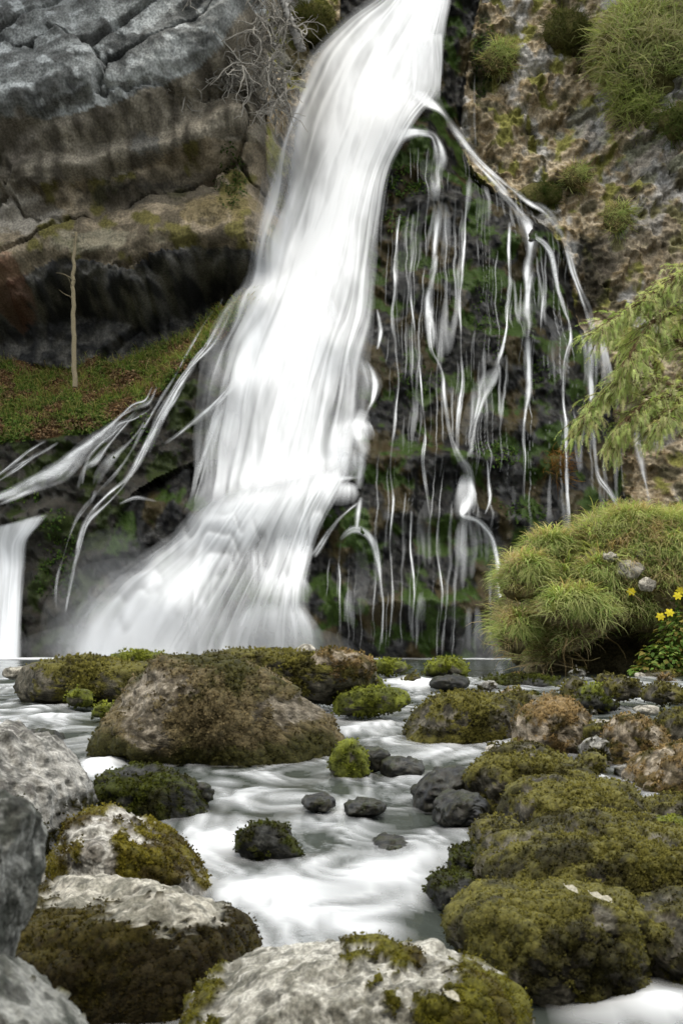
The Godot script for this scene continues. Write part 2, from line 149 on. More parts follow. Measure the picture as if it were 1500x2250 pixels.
	[Vector3(-2.47,0.54,0.04),Vector3(-2.02,0.58,0.62),Vector3(-1.57,0.59,0.70),Vector3(-1.08,0.59,0.62),Vector3(-0.65,0.57,0.78),Vector3(-0.27,0.54,0.04)],
	[Vector3(-2.57,0.25,0.03),Vector3(-2.09,0.26,0.53),Vector3(-1.61,0.27,0.60),Vector3(-1.08,0.27,0.53),Vector3(-0.62,0.26,0.66),Vector3(-0.20,0.25,0.03)],
	[Vector3(-2.67,-0.06,0.03),Vector3(-2.16,-0.06,0.44),Vector3(-1.65,-0.06,0.50),Vector3(-1.08,-0.06,0.44),Vector3(-0.58,-0.06,0.55),Vector3(-0.14,-0.06,0.03)]],
	[
	[Vector3(-1.59,1.65,0.03),Vector3(-1.41,1.72,0.56),Vector3(-1.24,1.76,0.63),Vector3(-1.04,1.76,0.56),Vector3(-0.86,1.72,0.70),Vector3(-0.70,1.66,0.03)],
	[Vector3(-1.69,1.52,0.03),Vector3(-1.47,1.56,0.49),Vector3(-1.26,1.58,0.55),Vector3(-1.01,1.58,0.49),Vector3(-0.80,1.56,0.61),Vector3(-0.61,1.53,0.03)],
	[Vector3(-1.79,1.38,0.03),Vector3(-1.53,1.40,0.42),Vector3(-1.27,1.40,0.47),Vector3(-0.99,1.41,0.42),Vector3(-0.75,1.40,0.52),Vector3(-0.52,1.39,0.03)],
	[Vector3(-1.81,1.23,0.02),Vector3(-1.54,1.23,0.35),Vector3(-1.28,1.23,0.39),Vector3(-0.99,1.23,0.35),Vector3(-0.74,1.23,0.44),Vector3(-0.51,1.23,0.02)],
	[Vector3(-1.84,1.06,0.02),Vector3(-1.56,1.06,0.28),Vector3(-1.29,1.06,0.32),Vector3(-0.99,1.06,0.28),Vector3(-0.73,1.07,0.35),Vector3(-0.50,1.07,0.02)]],
	[
	[Vector3(-1.35,2.46,0.04),Vector3(-1.19,2.55,0.64),Vector3(-1.04,2.59,0.72),Vector3(-0.87,2.59,0.64),Vector3(-0.72,2.54,0.80),Vector3(-0.59,2.46,0.04)],
	[Vector3(-1.48,2.31,0.04),Vector3(-1.30,2.36,0.56),Vector3(-1.11,2.38,0.63),Vector3(-0.90,2.38,0.56),Vector3(-0.71,2.35,0.70),Vector3(-0.54,2.31,0.04)],
	[Vector3(-1.61,2.13,0.03),Vector3(-1.39,2.15,0.48),Vector3(-1.17,2.17,0.54),Vector3(-0.92,2.17,0.48),Vector3(-0.70,2.15,0.60),Vector3(-0.51,2.13,0.03)],
	[Vector3(-1.68,1.94,0.03),Vector3(-1.45,1.94,0.40),Vector3(-1.22,1.94,0.45),Vector3(-0.96,1.95,0.40),Vector3(-0.73,1.94,0.50),Vector3(-0.53,1.94,0.03)],
	[Vector3(-1.74,1.72,0.02),Vector3(-1.50,1.72,0.32),Vector3(-1.26,1.72,0.36),Vector3(-1.00,1.72,0.32),Vector3(-0.76,1.72,0.40),Vector3(-0.55,1.72,0.02)]],
	[
	[Vector3(-2.35,2.21,0.03),Vector3(-2.18,2.34,0.48),Vector3(-2.02,2.41,0.54),Vector3(-1.83,2.40,0.48),Vector3(-1.67,2.33,0.60),Vector3(-1.52,2.21,0.03)],
	[Vector3(-2.50,1.97,0.03),Vector3(-2.29,2.04,0.41),Vector3(-2.09,2.08,0.46),Vector3(-1.86,2.08,0.41),Vector3(-1.65,2.03,0.51),Vector3(-1.47,1.96,0.03)],
	[Vector3(-2.63,1.70,0.02),Vector3(-2.38,1.73,0.34),Vector3(-2.14,1.74,0.38),Vector3(-1.87,1.74,0.34),Vector3(-1.63,1.72,0.42),Vector3(-1.42,1.69,0.02)],
	[Vector3(-2.69,1.40,0.02),Vector3(-2.43,1.41,0.27),Vector3(-2.18,1.41,0.30),Vector3(-1.89,1.40,0.27),Vector3(-1.63,1.39,0.34),Vector3(-1.42,1.38,0.02)],
	[Vector3(-2.73,1.07,0.01),Vector3(-2.48,1.07,0.20),Vector3(-2.21,1.07,0.23),Vector3(-1.91,1.07,0.20),Vector3(-1.65,1.06,0.25),Vector3(-1.42,1.06,0.01)]],
	[
	[Vector3(-0.96,7.87,0.03),Vector3(-0.78,8.05,0.56),Vector3(-0.60,8.12,0.63),Vector3(-0.39,8.08,0.56),Vector3(-0.21,7.94,0.70),Vector3(-0.05,7.76,0.03)],
	[Vector3(-1.11,7.53,0.03),Vector3(-0.87,7.60,0.50),Vector3(-0.64,7.62,0.56),Vector3(-0.38,7.59,0.50),Vector3(-0.15,7.52,0.62),Vector3(0.05,7.42,0.03)],
	[Vector3(-1.25,7.18,0.03),Vector3(-0.96,7.18,0.44),Vector3(-0.68,7.17,0.50),Vector3(-0.37,7.14,0.44),Vector3(-0.09,7.11,0.55),Vector3(0.15,7.06,0.03)],
	[Vector3(-1.32,6.79,0.02),Vector3(-1.01,6.76,0.38),Vector3(-0.71,6.73,0.43),Vector3(-0.38,6.69,0.38),Vector3(-0.08,6.62,0.48),Vector3(0.17,6.58,0.02)],
	[Vector3(-1.39,6.38,0.02),Vector3(-1.06,6.34,0.32),Vector3(-0.74,6.31,0.36),Vector3(-0.39,6.26,0.32),Vector3(-0.08,6.22,0.40),Vector3(0.19,6.19,0.02)]]]
# ---- rivulets: amount of water, then (x, y, half width) down the rock
const TRICKLES := [
	[1.00,[Vector3(0.95,12.61,0.126),Vector3(1.43,13.05,0.255),Vector3(1.92,13.00,0.320),Vector3(2.42,12.74,0.302),Vector3(2.77,12.35,0.239),Vector3(3.29,11.74,0.175),Vector3(3.77,10.90,0.183),Vector3(4.08,10.05,0.178),Vector3(4.23,9.56,0.175),Vector3(4.26,9.08,0.165),Vector3(4.18,8.19,0.133),Vector3(3.95,6.85,0.097)]],
	[0.62,[Vector3(4.31,9.52,0.083),Vector3(4.77,9.24,0.094),Vector3(4.96,8.43,0.074),Vector3(5.03,7.98,0.063),Vector3(5.17,7.58,0.052)]],
	[0.30,[Vector3(3.82,9.73,0.052),Vector3(3.73,9.02,0.041),Vector3(3.71,8.10,0.040),Vector3(3.61,7.42,0.030)]],
	[0.95,[Vector3(2.66,12.49,0.108),Vector3(3.40,11.72,0.110),Vector3(4.16,11.06,0.131),Vector3(4.75,10.68,0.186),Vector3(5.09,10.15,0.162),Vector3(5.30,9.71,0.140),Vector3(5.51,8.87,0.119),Vector3(5.75,8.07,0.118),Vector3(5.81,7.47,0.106)]],
	[0.80,[Vector3(0.88,11.56,0.125),Vector3(1.34,11.79,0.144),Vector3(1.80,11.85,0.123),Vector3(2.13,11.80,0.124),Vector3(2.26,11.39,0.135),Vector3(2.18,10.73,0.134),Vector3(2.09,10.11,0.161)]],
	[0.65,[Vector3(2.07,8.93,0.101),Vector3(1.92,7.94,0.119),Vector3(1.89,7.35,0.109),Vector3(1.92,6.64,0.068)]],
	[0.40,[Vector3(3.21,14.11,0.044),Vector3(3.21,13.14,0.044),Vector3(3.22,12.20,0.033)]],
	[0.50,[Vector3(0.75,7.58,0.059),Vector3(0.81,7.03,0.069),Vector3(0.76,6.55,0.058)]],
	[0.60,[Vector3(0.53,6.36,0.058),Vector3(0.73,5.91,0.096),Vector3(0.65,5.41,0.096),Vector3(0.47,4.97,0.085)]],
	[0.85,[Vector3(0.47,5.18,0.171),Vector3(0.34,4.82,0.188),Vector3(0.43,4.28,0.185),Vector3(0.37,3.87,0.185),Vector3(0.31,3.45,0.167)]],
	[0.60,[Vector3(-0.05,4.89,0.076),Vector3(-0.14,4.39,0.085),Vector3(-0.21,3.80,0.084)]],
	[0.70,[Vector3(-0.46,3.38,0.074),Vector3(-0.09,3.69,0.111),Vector3(0.37,3.73,0.074)]],
	[0.62,[Vector3(3.33,6.26,0.077),Vector3(3.11,5.90,0.135),Vector3(2.92,5.41,0.106),Vector3(2.75,4.78,0.076)]],
	[0.45,[Vector3(2.56,6.59,0.029),Vector3(2.56,5.77,0.039),Vector3(2.44,4.93,0.048),Vector3(2.32,4.11,0.064)]],
	[0.60,[Vector3(2.44,2.90,0.055),Vector3(2.87,2.71,0.073),Vector3(3.13,2.26,0.075),Vector3(3.19,1.45,0.065),Vector3(3.13,0.71,0.046)]],
	[0.55,[Vector3(4.80,6.24,0.050),Vector3(4.81,4.86,0.049),Vector3(4.80,3.55,0.049),Vector3(4.78,2.60,0.058)]],
	[0.42,[Vector3(5.52,4.97,0.050),Vector3(5.57,4.03,0.050),Vector3(5.88,3.61,0.090),Vector3(6.18,3.23,0.071)]],
	[0.30,[Vector3(6.62,5.24,0.083),Vector3(6.77,4.47,0.083),Vector3(6.88,3.40,0.061)]],
	[0.75,[Vector3(0.37,3.29,0.074),Vector3(0.33,2.91,0.073),Vector3(0.32,2.58,0.073)]],
	[0.55,[Vector3(-0.05,2.37,0.055),Vector3(0.23,2.57,0.082),Vector3(0.53,2.46,0.082),Vector3(0.72,1.95,0.074),Vector3(0.81,1.20,0.054)]],
	[0.40,[Vector3(-0.05,1.96,0.046),Vector3(-0.05,0.44,0.036)]],
	[0.80,[Vector3(-0.55,2.05,0.083),Vector3(-0.14,2.73,0.073),Vector3(0.32,3.16,0.055)]],
	[0.72,[Vector3(-3.94,5.80,0.047),Vector3(-4.09,5.45,0.062),Vector3(-4.48,5.29,0.062),Vector3(-4.82,5.06,0.070),Vector3(-5.07,4.77,0.124),Vector3(-5.58,4.40,0.155),Vector3(-6.00,3.97,0.186),Vector3(-6.66,3.60,0.154),Vector3(-7.41,3.28,0.108)]],
	[0.53,[Vector3(-4.08,5.18,0.047),Vector3(-4.50,4.62,0.062),Vector3(-4.88,4.26,0.108),Vector3(-5.12,3.91,0.124),Vector3(-5.22,3.57,0.092)]],
	[0.53,[Vector3(-2.34,7.87,0.081),Vector3(-2.74,6.94,0.078),Vector3(-3.21,6.23,0.070),Vector3(-3.69,5.49,0.070),Vector3(-4.23,4.30,0.085),Vector3(-4.59,3.70,0.069),Vector3(-5.17,3.14,0.054),Vector3(-5.42,2.61,0.053),Vector3(-5.60,1.86,0.053),Vector3(-5.68,1.00,0.045)]],
	[0.42,[Vector3(-3.02,6.53,0.055),Vector3(-3.35,5.82,0.062),Vector3(-3.73,5.24,0.070),Vector3(-3.96,4.69,0.062),Vector3(-4.09,4.19,0.039)]],
	[0.47,[Vector3(-6.27,4.50,0.039),Vector3(-6.69,4.20,0.047),Vector3(-7.25,3.80,0.054),Vector3(-7.62,3.53,0.062)]],
	[0.26,[Vector3(-4.62,3.20,0.045),Vector3(-4.24,3.34,0.075),Vector3(-3.81,3.26,0.038)]],
	[0.59,[Vector3(-2.33,5.57,0.107),Vector3(-2.67,4.93,0.092),Vector3(-2.90,4.15,0.076),Vector3(-3.02,3.39,0.075)]],
	[0.60,[Vector3(-1.87,6.45,0.099),Vector3(-2.38,5.57,0.095),Vector3(-3.17,4.91,0.087),Vector3(-3.76,4.53,0.058)]],
	[0.34,[Vector3(-5.15,3.56,0.062),Vector3(-5.27,3.22,0.046)]],
	[0.75,[Vector3(2.11,10.11,0.121),Vector3(2.10,9.59,0.112),Vector3(2.04,8.81,0.091),Vector3(1.92,7.94,0.089),Vector3(1.89,7.35,0.089),Vector3(1.93,6.64,0.068),Vector3(2.16,6.07,0.058),Vector3(2.18,5.45,0.067),Vector3(2.24,4.83,0.057),Vector3(2.34,4.11,0.083),Vector3(2.55,3.79,0.130),Vector3(2.51,3.35,0.160),Vector3(2.41,2.88,0.146),Vector3(2.74,2.76,0.073),Vector3(3.08,2.35,0.075),Vector3(3.19,1.55,0.065),Vector3(3.13,0.44,0.046)]],
	[0.50,[Vector3(3.96,6.90,0.097),Vector3(3.98,6.32,0.088),Vector3(3.99,5.63,0.059),Vector3(3.81,4.91,0.048),Vector3(3.83,4.15,0.038),Vector3(3.76,3.29,0.029)]],
	[0.60,[Vector3(4.31,9.52,0.083),Vector3(4.77,9.22,0.084),Vector3(4.96,8.43,0.074),Vector3(5.07,7.87,0.063),Vector3(5.13,7.32,0.062),Vector3(4.84,6.19,0.050),Vector3(4.81,4.86,0.049),Vector3(4.80,3.55,0.049),Vector3(4.78,2.55,0.048)]],
	[0.50,[Vector3(1.27,9.94,0.051),Vector3(1.21,8.93,0.051),Vector3(1.17,7.96,0.049),Vector3(1.09,7.35,0.059),Vector3(1.15,6.53,0.049),Vector3(1.17,5.70,0.038),Vector3(1.09,4.83,0.038),Vector3(1.00,4.06,0.037),Vector3(1.04,3.21,0.037),Vector3(1.00,2.47,0.037),Vector3(1.01,1.54,0.037),Vector3(0.96,0.44,0.027)]],
	[0.45,[Vector3(1.61,9.91,0.051),Vector3(1.57,8.93,0.061),Vector3(1.50,7.93,0.049),Vector3(1.60,6.70,0.039),Vector3(1.69,5.63,0.038),Vector3(1.74,4.63,0.038),Vector3(1.67,4.05,0.046),Vector3(1.75,3.22,0.037),Vector3(1.83,2.28,0.028)]],
	[0.60,[Vector3(3.81,9.87,0.052),Vector3(3.73,9.02,0.041),Vector3(3.71,8.10,0.040),Vector3(3.54,7.13,0.039),Vector3(3.30,6.23,0.077),Vector3(3.09,5.85,0.116),Vector3(2.92,5.36,0.097),Vector3(2.75,4.73,0.076),Vector3(2.58,4.09,0.083)]],
	[0.42,[Vector3(2.83,10.63,0.042),Vector3(2.73,9.40,0.041),Vector3(2.60,7.99,0.040),Vector3(2.54,6.69,0.039),Vector3(2.56,5.77,0.039),Vector3(2.45,4.93,0.048),Vector3(2.32,4.11,0.055)]],
	[0.35,[Vector3(4.50,9.35,0.041),Vector3(4.54,8.29,0.041),Vector3(4.28,6.91,0.029)]],
	[0.55,[Vector3(5.56,7.37,0.126),Vector3(5.56,6.31,0.144),Vector3(5.55,5.20,0.091),Vector3(5.57,4.03,0.060),Vector3(5.88,3.61,0.080),Vector3(6.18,3.17,0.071)]],
	[0.50,[Vector3(0.69,2.45,0.046),Vector3(0.79,1.82,0.055),Vector3(0.83,1.06,0.045),Vector3(0.80,0.25,0.027)]],
	[0.40,[Vector3(1.97,2.82,0.037),Vector3(1.93,2.19,0.037),Vector3(1.98,1.34,0.036),Vector3(1.93,0.44,0.027)]],
	[0.40,[Vector3(1.42,3.00,0.037),Vector3(1.39,2.29,0.037),Vector3(1.44,1.44,0.037),Vector3(1.39,0.53,0.027)]],
	[0.40,[Vector3(2.97,4.07,0.037),Vector3(3.04,3.36,0.047),Vector3(2.89,2.91,0.037)]],
	[0.42,[Vector3(-4.03,5.83,0.035),Vector3(-4.18,5.51,0.047),Vector3(-4.45,5.41,0.047),Vector3(-4.84,5.10,0.053),Vector3(-5.16,4.84,0.093),Vector3(-5.58,4.46,0.117),Vector3(-5.99,4.07,0.139),Vector3(-6.72,3.71,0.116),Vector3(-7.43,3.27,0.081)]],
	[0.42,[Vector3(-3.90,5.64,0.035),Vector3(-4.09,5.36,0.047),Vector3(-4.40,5.13,0.047),Vector3(-4.77,5.00,0.053),Vector3(-5.05,4.68,0.093),Vector3(-5.55,4.23,0.116),Vector3(-5.98,3.80,0.139),Vector3(-6.55,3.55,0.116),Vector3(-7.34,3.15,0.080)]],
	[0.31,[Vector3(-4.31,5.27,0.035),Vector3(-4.78,4.72,0.047),Vector3(-5.16,4.24,0.081),Vector3(-5.44,4.02,0.093),Vector3(-5.56,3.60,0.069)]],
	[0.31,[Vector3(-4.37,5.31,0.035),Vector3(-4.81,4.83,0.047),Vector3(-5.16,4.50,0.082),Vector3(-5.40,4.15,0.093),Vector3(-5.49,3.69,0.069)]],
	[0.31,[Vector3(-2.74,8.32,0.065),Vector3(-3.13,7.06,0.061),Vector3(-3.42,6.28,0.053),Vector3(-3.93,5.41,0.053),Vector3(-4.52,4.26,0.064),Vector3(-4.92,3.71,0.052),Vector3(-5.40,3.10,0.040),Vector3(-5.63,2.64,0.040),Vector3(-5.88,1.79,0.040),Vector3(-5.92,0.99,0.034)]],
	[0.31,[Vector3(-2.32,7.50,0.059),Vector3(-2.74,6.73,0.058),Vector3(-3.28,6.06,0.053),Vector3(-3.75,5.30,0.052),Vector3(-4.33,4.07,0.064),Vector3(-4.65,3.43,0.051),Vector3(-5.26,2.88,0.040),Vector3(-5.44,2.41,0.040),Vector3(-5.62,1.69,0.040),Vector3(-5.69,0.81,0.034)]],
	[0.25,[Vector3(-3.19,6.35,0.041),Vector3(-3.45,5.64,0.047),Vector3(-3.87,5.08,0.052),Vector3(-4.07,4.52,0.046),Vector3(-4.30,3.93,0.029)]],
	[0.25,[Vector3(-3.14,6.32,0.041),Vector3(-3.61,5.70,0.047),Vector3(-3.96,5.06,0.052),Vector3(-4.13,4.43,0.046),Vector3(-4.30,4.05,0.029)]],
	[0.28,[Vector3(-6.30,4.65,0.029),Vector3(-6.64,4.42,0.035),Vector3(-7.23,3.93,0.041),Vector3(-7.56,3.70,0.046)]],
	[0.28,[Vector3(-6.02,4.61,0.029),Vector3(-6.42,4.35,0.035),Vector3(-7.09,4.01,0.041),Vector3(-7.41,3.72,0.046)]],
	[0.35,[Vector3(-2.23,5.82,0.080),Vector3(-2.66,5.14,0.069),Vector3(-2.84,4.32,0.057),Vector3(-2.98,3.63,0.057)]],
	[0.35,[Vector3(-2.34,5.33,0.080),Vector3(-2.75,4.67,0.069),Vector3(-2.85,3.94,0.057),Vector3(-3.00,3.18,0.056)]]]
# ---- stream: (distance, level), (distance, x of a bank), foam (x, distance, rx, rd, amount)
const STREAM_LEVEL := [Vector2(1.000,-0.950),Vector2(2.200,-0.820),Vector2(3.000,-0.740),Vector2(3.400,-0.620),Vector2(3.800,-0.560),Vector2(4.200,-0.530),Vector2(5.000,-0.480),Vector2(6.000,-0.420),Vector2(7.000,-0.360),Vector2(8.000,-0.280),Vector2(9.000,-0.200),Vector2(10.000,-0.140),Vector2(11.200,-0.090),Vector2(11.700,-0.040),Vector2(12.200,0.000),Vector2(30.000,0.000)]
const BANK_RIGHT := [Vector2(1.500,0.304),Vector2(3.200,0.954),Vector2(3.600,0.464),Vector2(4.200,0.402),Vector2(5.000,0.479),Vector2(6.000,0.464),Vector2(7.000,0.464),Vector2(8.000,1.031),Vector2(9.000,1.425),Vector2(10.000,1.767),Vector2(12.000,2.430),Vector2(14.000,3.351),Vector2(30.000,8.284)]
const BANK_LEFT := [Vector2(1.500,-0.083),Vector2(3.000,-0.210),Vector2(3.700,-0.259),Vector2(4.500,-0.580),Vector2(5.500,-1.033),Vector2(6.500,-1.508),Vector2(8.000,-2.386),Vector2(10.000,-3.314),Vector2(12.000,-4.197),Vector2(30.000,-10.493)]
const BANK_MID := [Vector2(1.500,0.110),Vector2(3.000,0.334),Vector2(3.700,0.097),Vector2(4.500,-0.075),Vector2(5.500,-0.281),Vector2(6.500,-0.522),Vector2(8.000,-0.677),Vector2(10.000,-0.773),Vector2(12.000,-0.884),Vector2(30.000,-1.105)]
const FOAM := [[-0.44,6.36,0.30,0.35,0.35],[-0.53,5.14,0.17,0.37,0.70],[-0.35,4.59,0.22,0.29,0.60],[-0.24,4.29,0.16,0.22,0.50],[-0.08,4.08,0.24,0.25,0.75],[0.14,4.69,0.19,0.34,0.85],[0.36,4.90,0.11,0.22,0.55],[0.07,5.49,0.10,0.24,0.35],[-0.24,5.95,0.20,0.22,0.25],[0.59,7.58,0.17,0.32,0.35],[0.16,8.78,0.19,0.57,0.45],[0.07,9.71,0.11,0.48,0.20],[0.66,11.93,0.18,0.53,0.70],[0.86,11.74,0.39,0.31,0.60],[-1.38,7.12,0.12,0.37,0.95],[-2.29,9.00,0.46,0.62,0.35],[1.04,8.05,0.12,0.29,1.00],[0.80,3.39,0.20,0.07,0.85],[-0.34,4.86,0.11,0.22,-0.25],[-0.11,5.18,0.11,0.25,-0.35],[0.31,4.03,0.12,0.24,-0.70],[0.55,3.41,0.09,0.10,-0.60],[0.21,5.26,0.10,0.13,-0.25],[-0.66,5.44,0.10,0.23,0.30],[0.68,7.91,0.12,0.26,0.35],[0.34,8.47,0.12,0.40,0.30],[0.08,6.98,0.15,0.26,0.30],[0.37,6.69,0.10,0.21,0.35],[0.13,3.93,0.14,0.14,0.30],[2.24,16.46,0.48,2.55,-0.10],[2.40,10.86,0.24,0.43,0.35],[1.89,11.93,0.26,0.19,0.10],[-3.40,24.60,3.20,1.00,1.10],[-6.50,24.80,1.60,1.20,1.10],[-0.80,24.40,1.30,0.80,0.70],[2.70,24.20,0.70,0.70,0.50]]
# ---- boulders: name, label, kind of surface, group, place, half depth, outline seen from the front
var TUSSOCKS := [[Vector2(3.85,14.51),0.40,0.22,"rusty green grass tuft clinging beside the top of the fall","grass_tussock",1.00,GREENS],
	[Vector2(7.25,14.46),1.18,0.42,"big pale mop of hanging grass on the cliff top","hanging_grass",1.15,[Color(0.38,0.34,0.18),Color(0.44,0.45,0.18),Color(0.34,0.40,0.13)]],
	[Vector2(6.94,12.92),0.48,0.35,"grass fringe dangling below the big pale mop","hanging_grass",1.20,[Color(0.32,0.33,0.12),Color(0.26,0.31,0.08)]],
	[Vector2(6.51,10.34),0.39,0.22,"small ochre grass tuft halfway up the tufa wall","grass_tussock",1.00,GREENS],
	[Vector2(5.63,11.49),0.33,0.22,"tiny green tuft under a pale rock patch","grass_tussock",1.00,GREENS],
	[Vector2(7.71,12.38),0.42,0.30,"dark green tuft beside grey cliff blocks","grass_tussock",1.00,[Color(0.07,0.1,0.02),Color(0.1,0.12,0.03)]],
	[Vector2(4.85,11.14),0.61,0.20,"moss cushion on the shoulder beside the thin ridge stream","moss_cushion",0.50,[Color(0.06,0.08,0.01),Color(0.045,0.065,0.01)]],
	[Vector2(-0.67,15.57),0.67,0.22,"yellow green moss bank above the bare shrub","moss_bank",0.80,[Color(0.09,0.09,0.02),Color(0.06,0.07,0.015)]],
	[Vector2(4.65,4.21),0.20,0.30,"hanging clump of dead orange fern on the wet rock","dead_fern",1.60,[Color(0.22,0.12,0.03),Color(0.16,0.08,0.025)]],
	[Vector2(5.47,15.18),0.56,0.25,"olive tuft on the upper tufa wall","grass_tussock",0.80,[Color(0.1,0.1,0.03),Color(0.07,0.08,0.02)]]]
var LEAFY := [[Vector2(-2.47,10.74),Vector2(0.36,0.82),420,"dark green creeper in the recess beside the great fall","creeper",[Color(0.025,0.05,0.008),Color(0.04,0.07,0.01)]],
	[Vector2(1.55,10.95),Vector2(0.62,0.41),600,"fresh green cress patch on the bump parting the water","cress_patch",[Color(0.05,0.10,0.015),Color(0.03,0.065,0.01),Color(0.08,0.12,0.02)]],
	[Vector2(1.34,10.01),Vector2(0.36,0.31),250,"small cress patch below the parting bump","cress_patch",[Color(0.05,0.10,0.015),Color(0.03,0.065,0.01),Color(0.08,0.12,0.02)]],
	[Vector2(1.65,6.02),Vector2(0.49,0.39),350,"leafy patch on dark rock beside the stepped cascade","cress_patch",[Color(0.025,0.05,0.008),Color(0.04,0.07,0.01)]],
	[Vector2(3.29,4.35),Vector2(0.57,0.29),500,"bright fern fringe above the dark recess","fern_fringe",[Color(0.05,0.10,0.015),Color(0.03,0.065,0.01),Color(0.08,0.12,0.02)]],
	[Vector2(3.31,7.56),Vector2(0.40,1.10),600,"long mossy curtain down the dark rock rib","moss_curtain",[Color(0.025,0.05,0.008),Color(0.04,0.07,0.01)]],
	[Vector2(4.37,6.30),Vector2(0.45,0.35),300,"leafy patch between two thin falls","cress_patch",[Color(0.025,0.05,0.008),Color(0.04,0.07,0.01)]],
	[Vector2(-5.93,2.54),Vector2(0.33,0.67),350,"leafy plants on the dark rock beside the side fall","cress_patch",[Color(0.05,0.10,0.015),Color(0.03,0.065,0.01),Color(0.08,0.12,0.02)]],
	[Vector2(-5.98,1.68),Vector2(0.43,0.48),350,"ferny plants low on the rock beside the side fall","cress_patch",[Color(0.025,0.05,0.008),Color(0.04,0.07,0.01)]],
	[Vector2(-4.20,4.83),Vector2(0.29,0.39),200,"green sprigs between the two slanting rivulets","cress_patch",[Color(0.05,0.10,0.015),Color(0.03,0.065,0.01),Color(0.08,0.12,0.02)]],
	[Vector2(3.82,3.11),Vector2(0.57,0.24),350,"fern fringe hanging over the black recess","fern_fringe",[Color(0.025,0.05,0.008),Color(0.04,0.07,0.01)]],
	[Vector2(3.46,14.63),Vector2(0.28,1.00),400,"dark moss strip beside the top curtain of water","moss_strip",[Color(0.025,0.05,0.008),Color(0.04,0.07,0.01)]],
	[Vector2(0.11,15.22),Vector2(0.44,0.22),200,"moss patch under the thin arc of water at the lip","moss_patch",[Color(0.05,0.10,0.015),Color(0.03,0.065,0.01),Color(0.08,0.12,0.02)]],
	[Vector2(-6.90,3.50),Vector2(0.49,0.19),220,"lime moss fringe under the slanting rivulet","moss_fringe",[Color(0.05,0.10,0.015),Color(0.03,0.065,0.01),Color(0.08,0.12,0.02)]]]
const TRUNKS := [["dead_sapling",[Vector3(-5.60,5.70,-26.00),Vector3(-5.62,6.76,-26.00),Vector3(-5.64,7.71,-26.00),Vector3(-5.62,8.38,-26.00),Vector3(-5.58,8.96,-26.00)],"thin bare dead trunk leaning upright against the cave mouth","trunk",0.055,0.03,Color(0.26,0.22,0.14),true],
	["leaning_trunk",[Vector3(-0.88,13.36,-27.20),Vector3(-1.00,13.71,-27.20),Vector3(-1.15,14.06,-27.20),Vector3(-1.32,14.66,-27.20),Vector3(-1.50,15.36,-27.20)],"pale slanting trunk above the bare shrub","trunk",0.10,0.07,Color(0.34,0.33,0.31),false]]
const BANKMOUND := [Vector3(3.62,0.94,-14.60),[Vector2(-1.755,-0.895),Vector2(-1.814,-0.653),Vector2(-1.734,-0.411),Vector2(-1.744,-0.035),Vector2(-1.691,0.261),Vector2(-1.465,0.438),Vector2(-1.142,0.637),Vector2(-0.766,0.825),Vector2(-0.390,0.922),Vector2(0.094,0.922),Vector2(0.739,0.879),Vector2(1.492,0.664),Vector2(1.814,0.019),Vector2(1.492,-0.626),Vector2(0.417,-0.734),Vector2(-0.175,-0.626),Vector2(-0.659,-0.546),Vector2(-1.089,-0.599),Vector2(-1.304,-0.734),Vector2(-1.411,-0.922)]]
const CONIFER := [Vector3(4.55,3.15,-14.80),[[Vector3(0.00,1.09,-0.00),Vector3(-0.41,1.47,0.20),Vector3(-0.89,1.30,0.40),Vector3(-1.31,0.99,0.60),Vector3(-1.56,0.80,0.70)],
	[Vector3(0.00,0.76,-0.00),Vector3(-0.55,1.07,0.30),Vector3(-0.99,0.88,0.60),Vector3(-1.25,0.52,0.80),Vector3(-1.33,0.37,0.80)],
	[Vector3(0.00,0.44,-0.00),Vector3(-0.52,0.72,0.20),Vector3(-0.82,0.85,0.10),Vector3(-1.01,0.84,-0.00)],
	[Vector3(0.00,0.00,-0.00),Vector3(-0.65,0.21,0.30),Vector3(-1.20,0.25,0.60),Vector3(-1.59,0.03,0.70),Vector3(-1.79,-0.25,0.80)],
	[Vector3(0.00,-0.16,-0.00),Vector3(-0.57,0.03,0.40),Vector3(-1.02,-0.03,0.70),Vector3(-1.33,-0.27,0.90),Vector3(-1.43,-0.40,0.90)],
	[Vector3(0.00,-0.33,-0.00),Vector3(-0.44,-0.09,0.50),Vector3(-0.79,-0.15,0.80),Vector3(-1.02,-0.32,0.90)],
	[Vector3(0.00,1.42,-0.00),Vector3(-0.30,1.63,0.20),Vector3(-0.68,1.46,0.40),Vector3(-0.97,1.17,0.50)]]]
const SHRUB := [Vector2(-2.08,13.24)]
const FLOWERS := [Vector3(3.40,0.64,-13.20),Vector3(3.61,0.92,-13.20),Vector3(3.57,0.86,-13.15),Vector3(3.10,0.91,-13.25),Vector3(3.47,0.68,-13.10)]
const LEAVES := [Vector3(0.63,-0.31,-3.50),Vector3(0.75,-0.36,-3.60),Vector3(0.23,-0.41,-2.80),Vector3(0.71,-0.34,-3.55)]
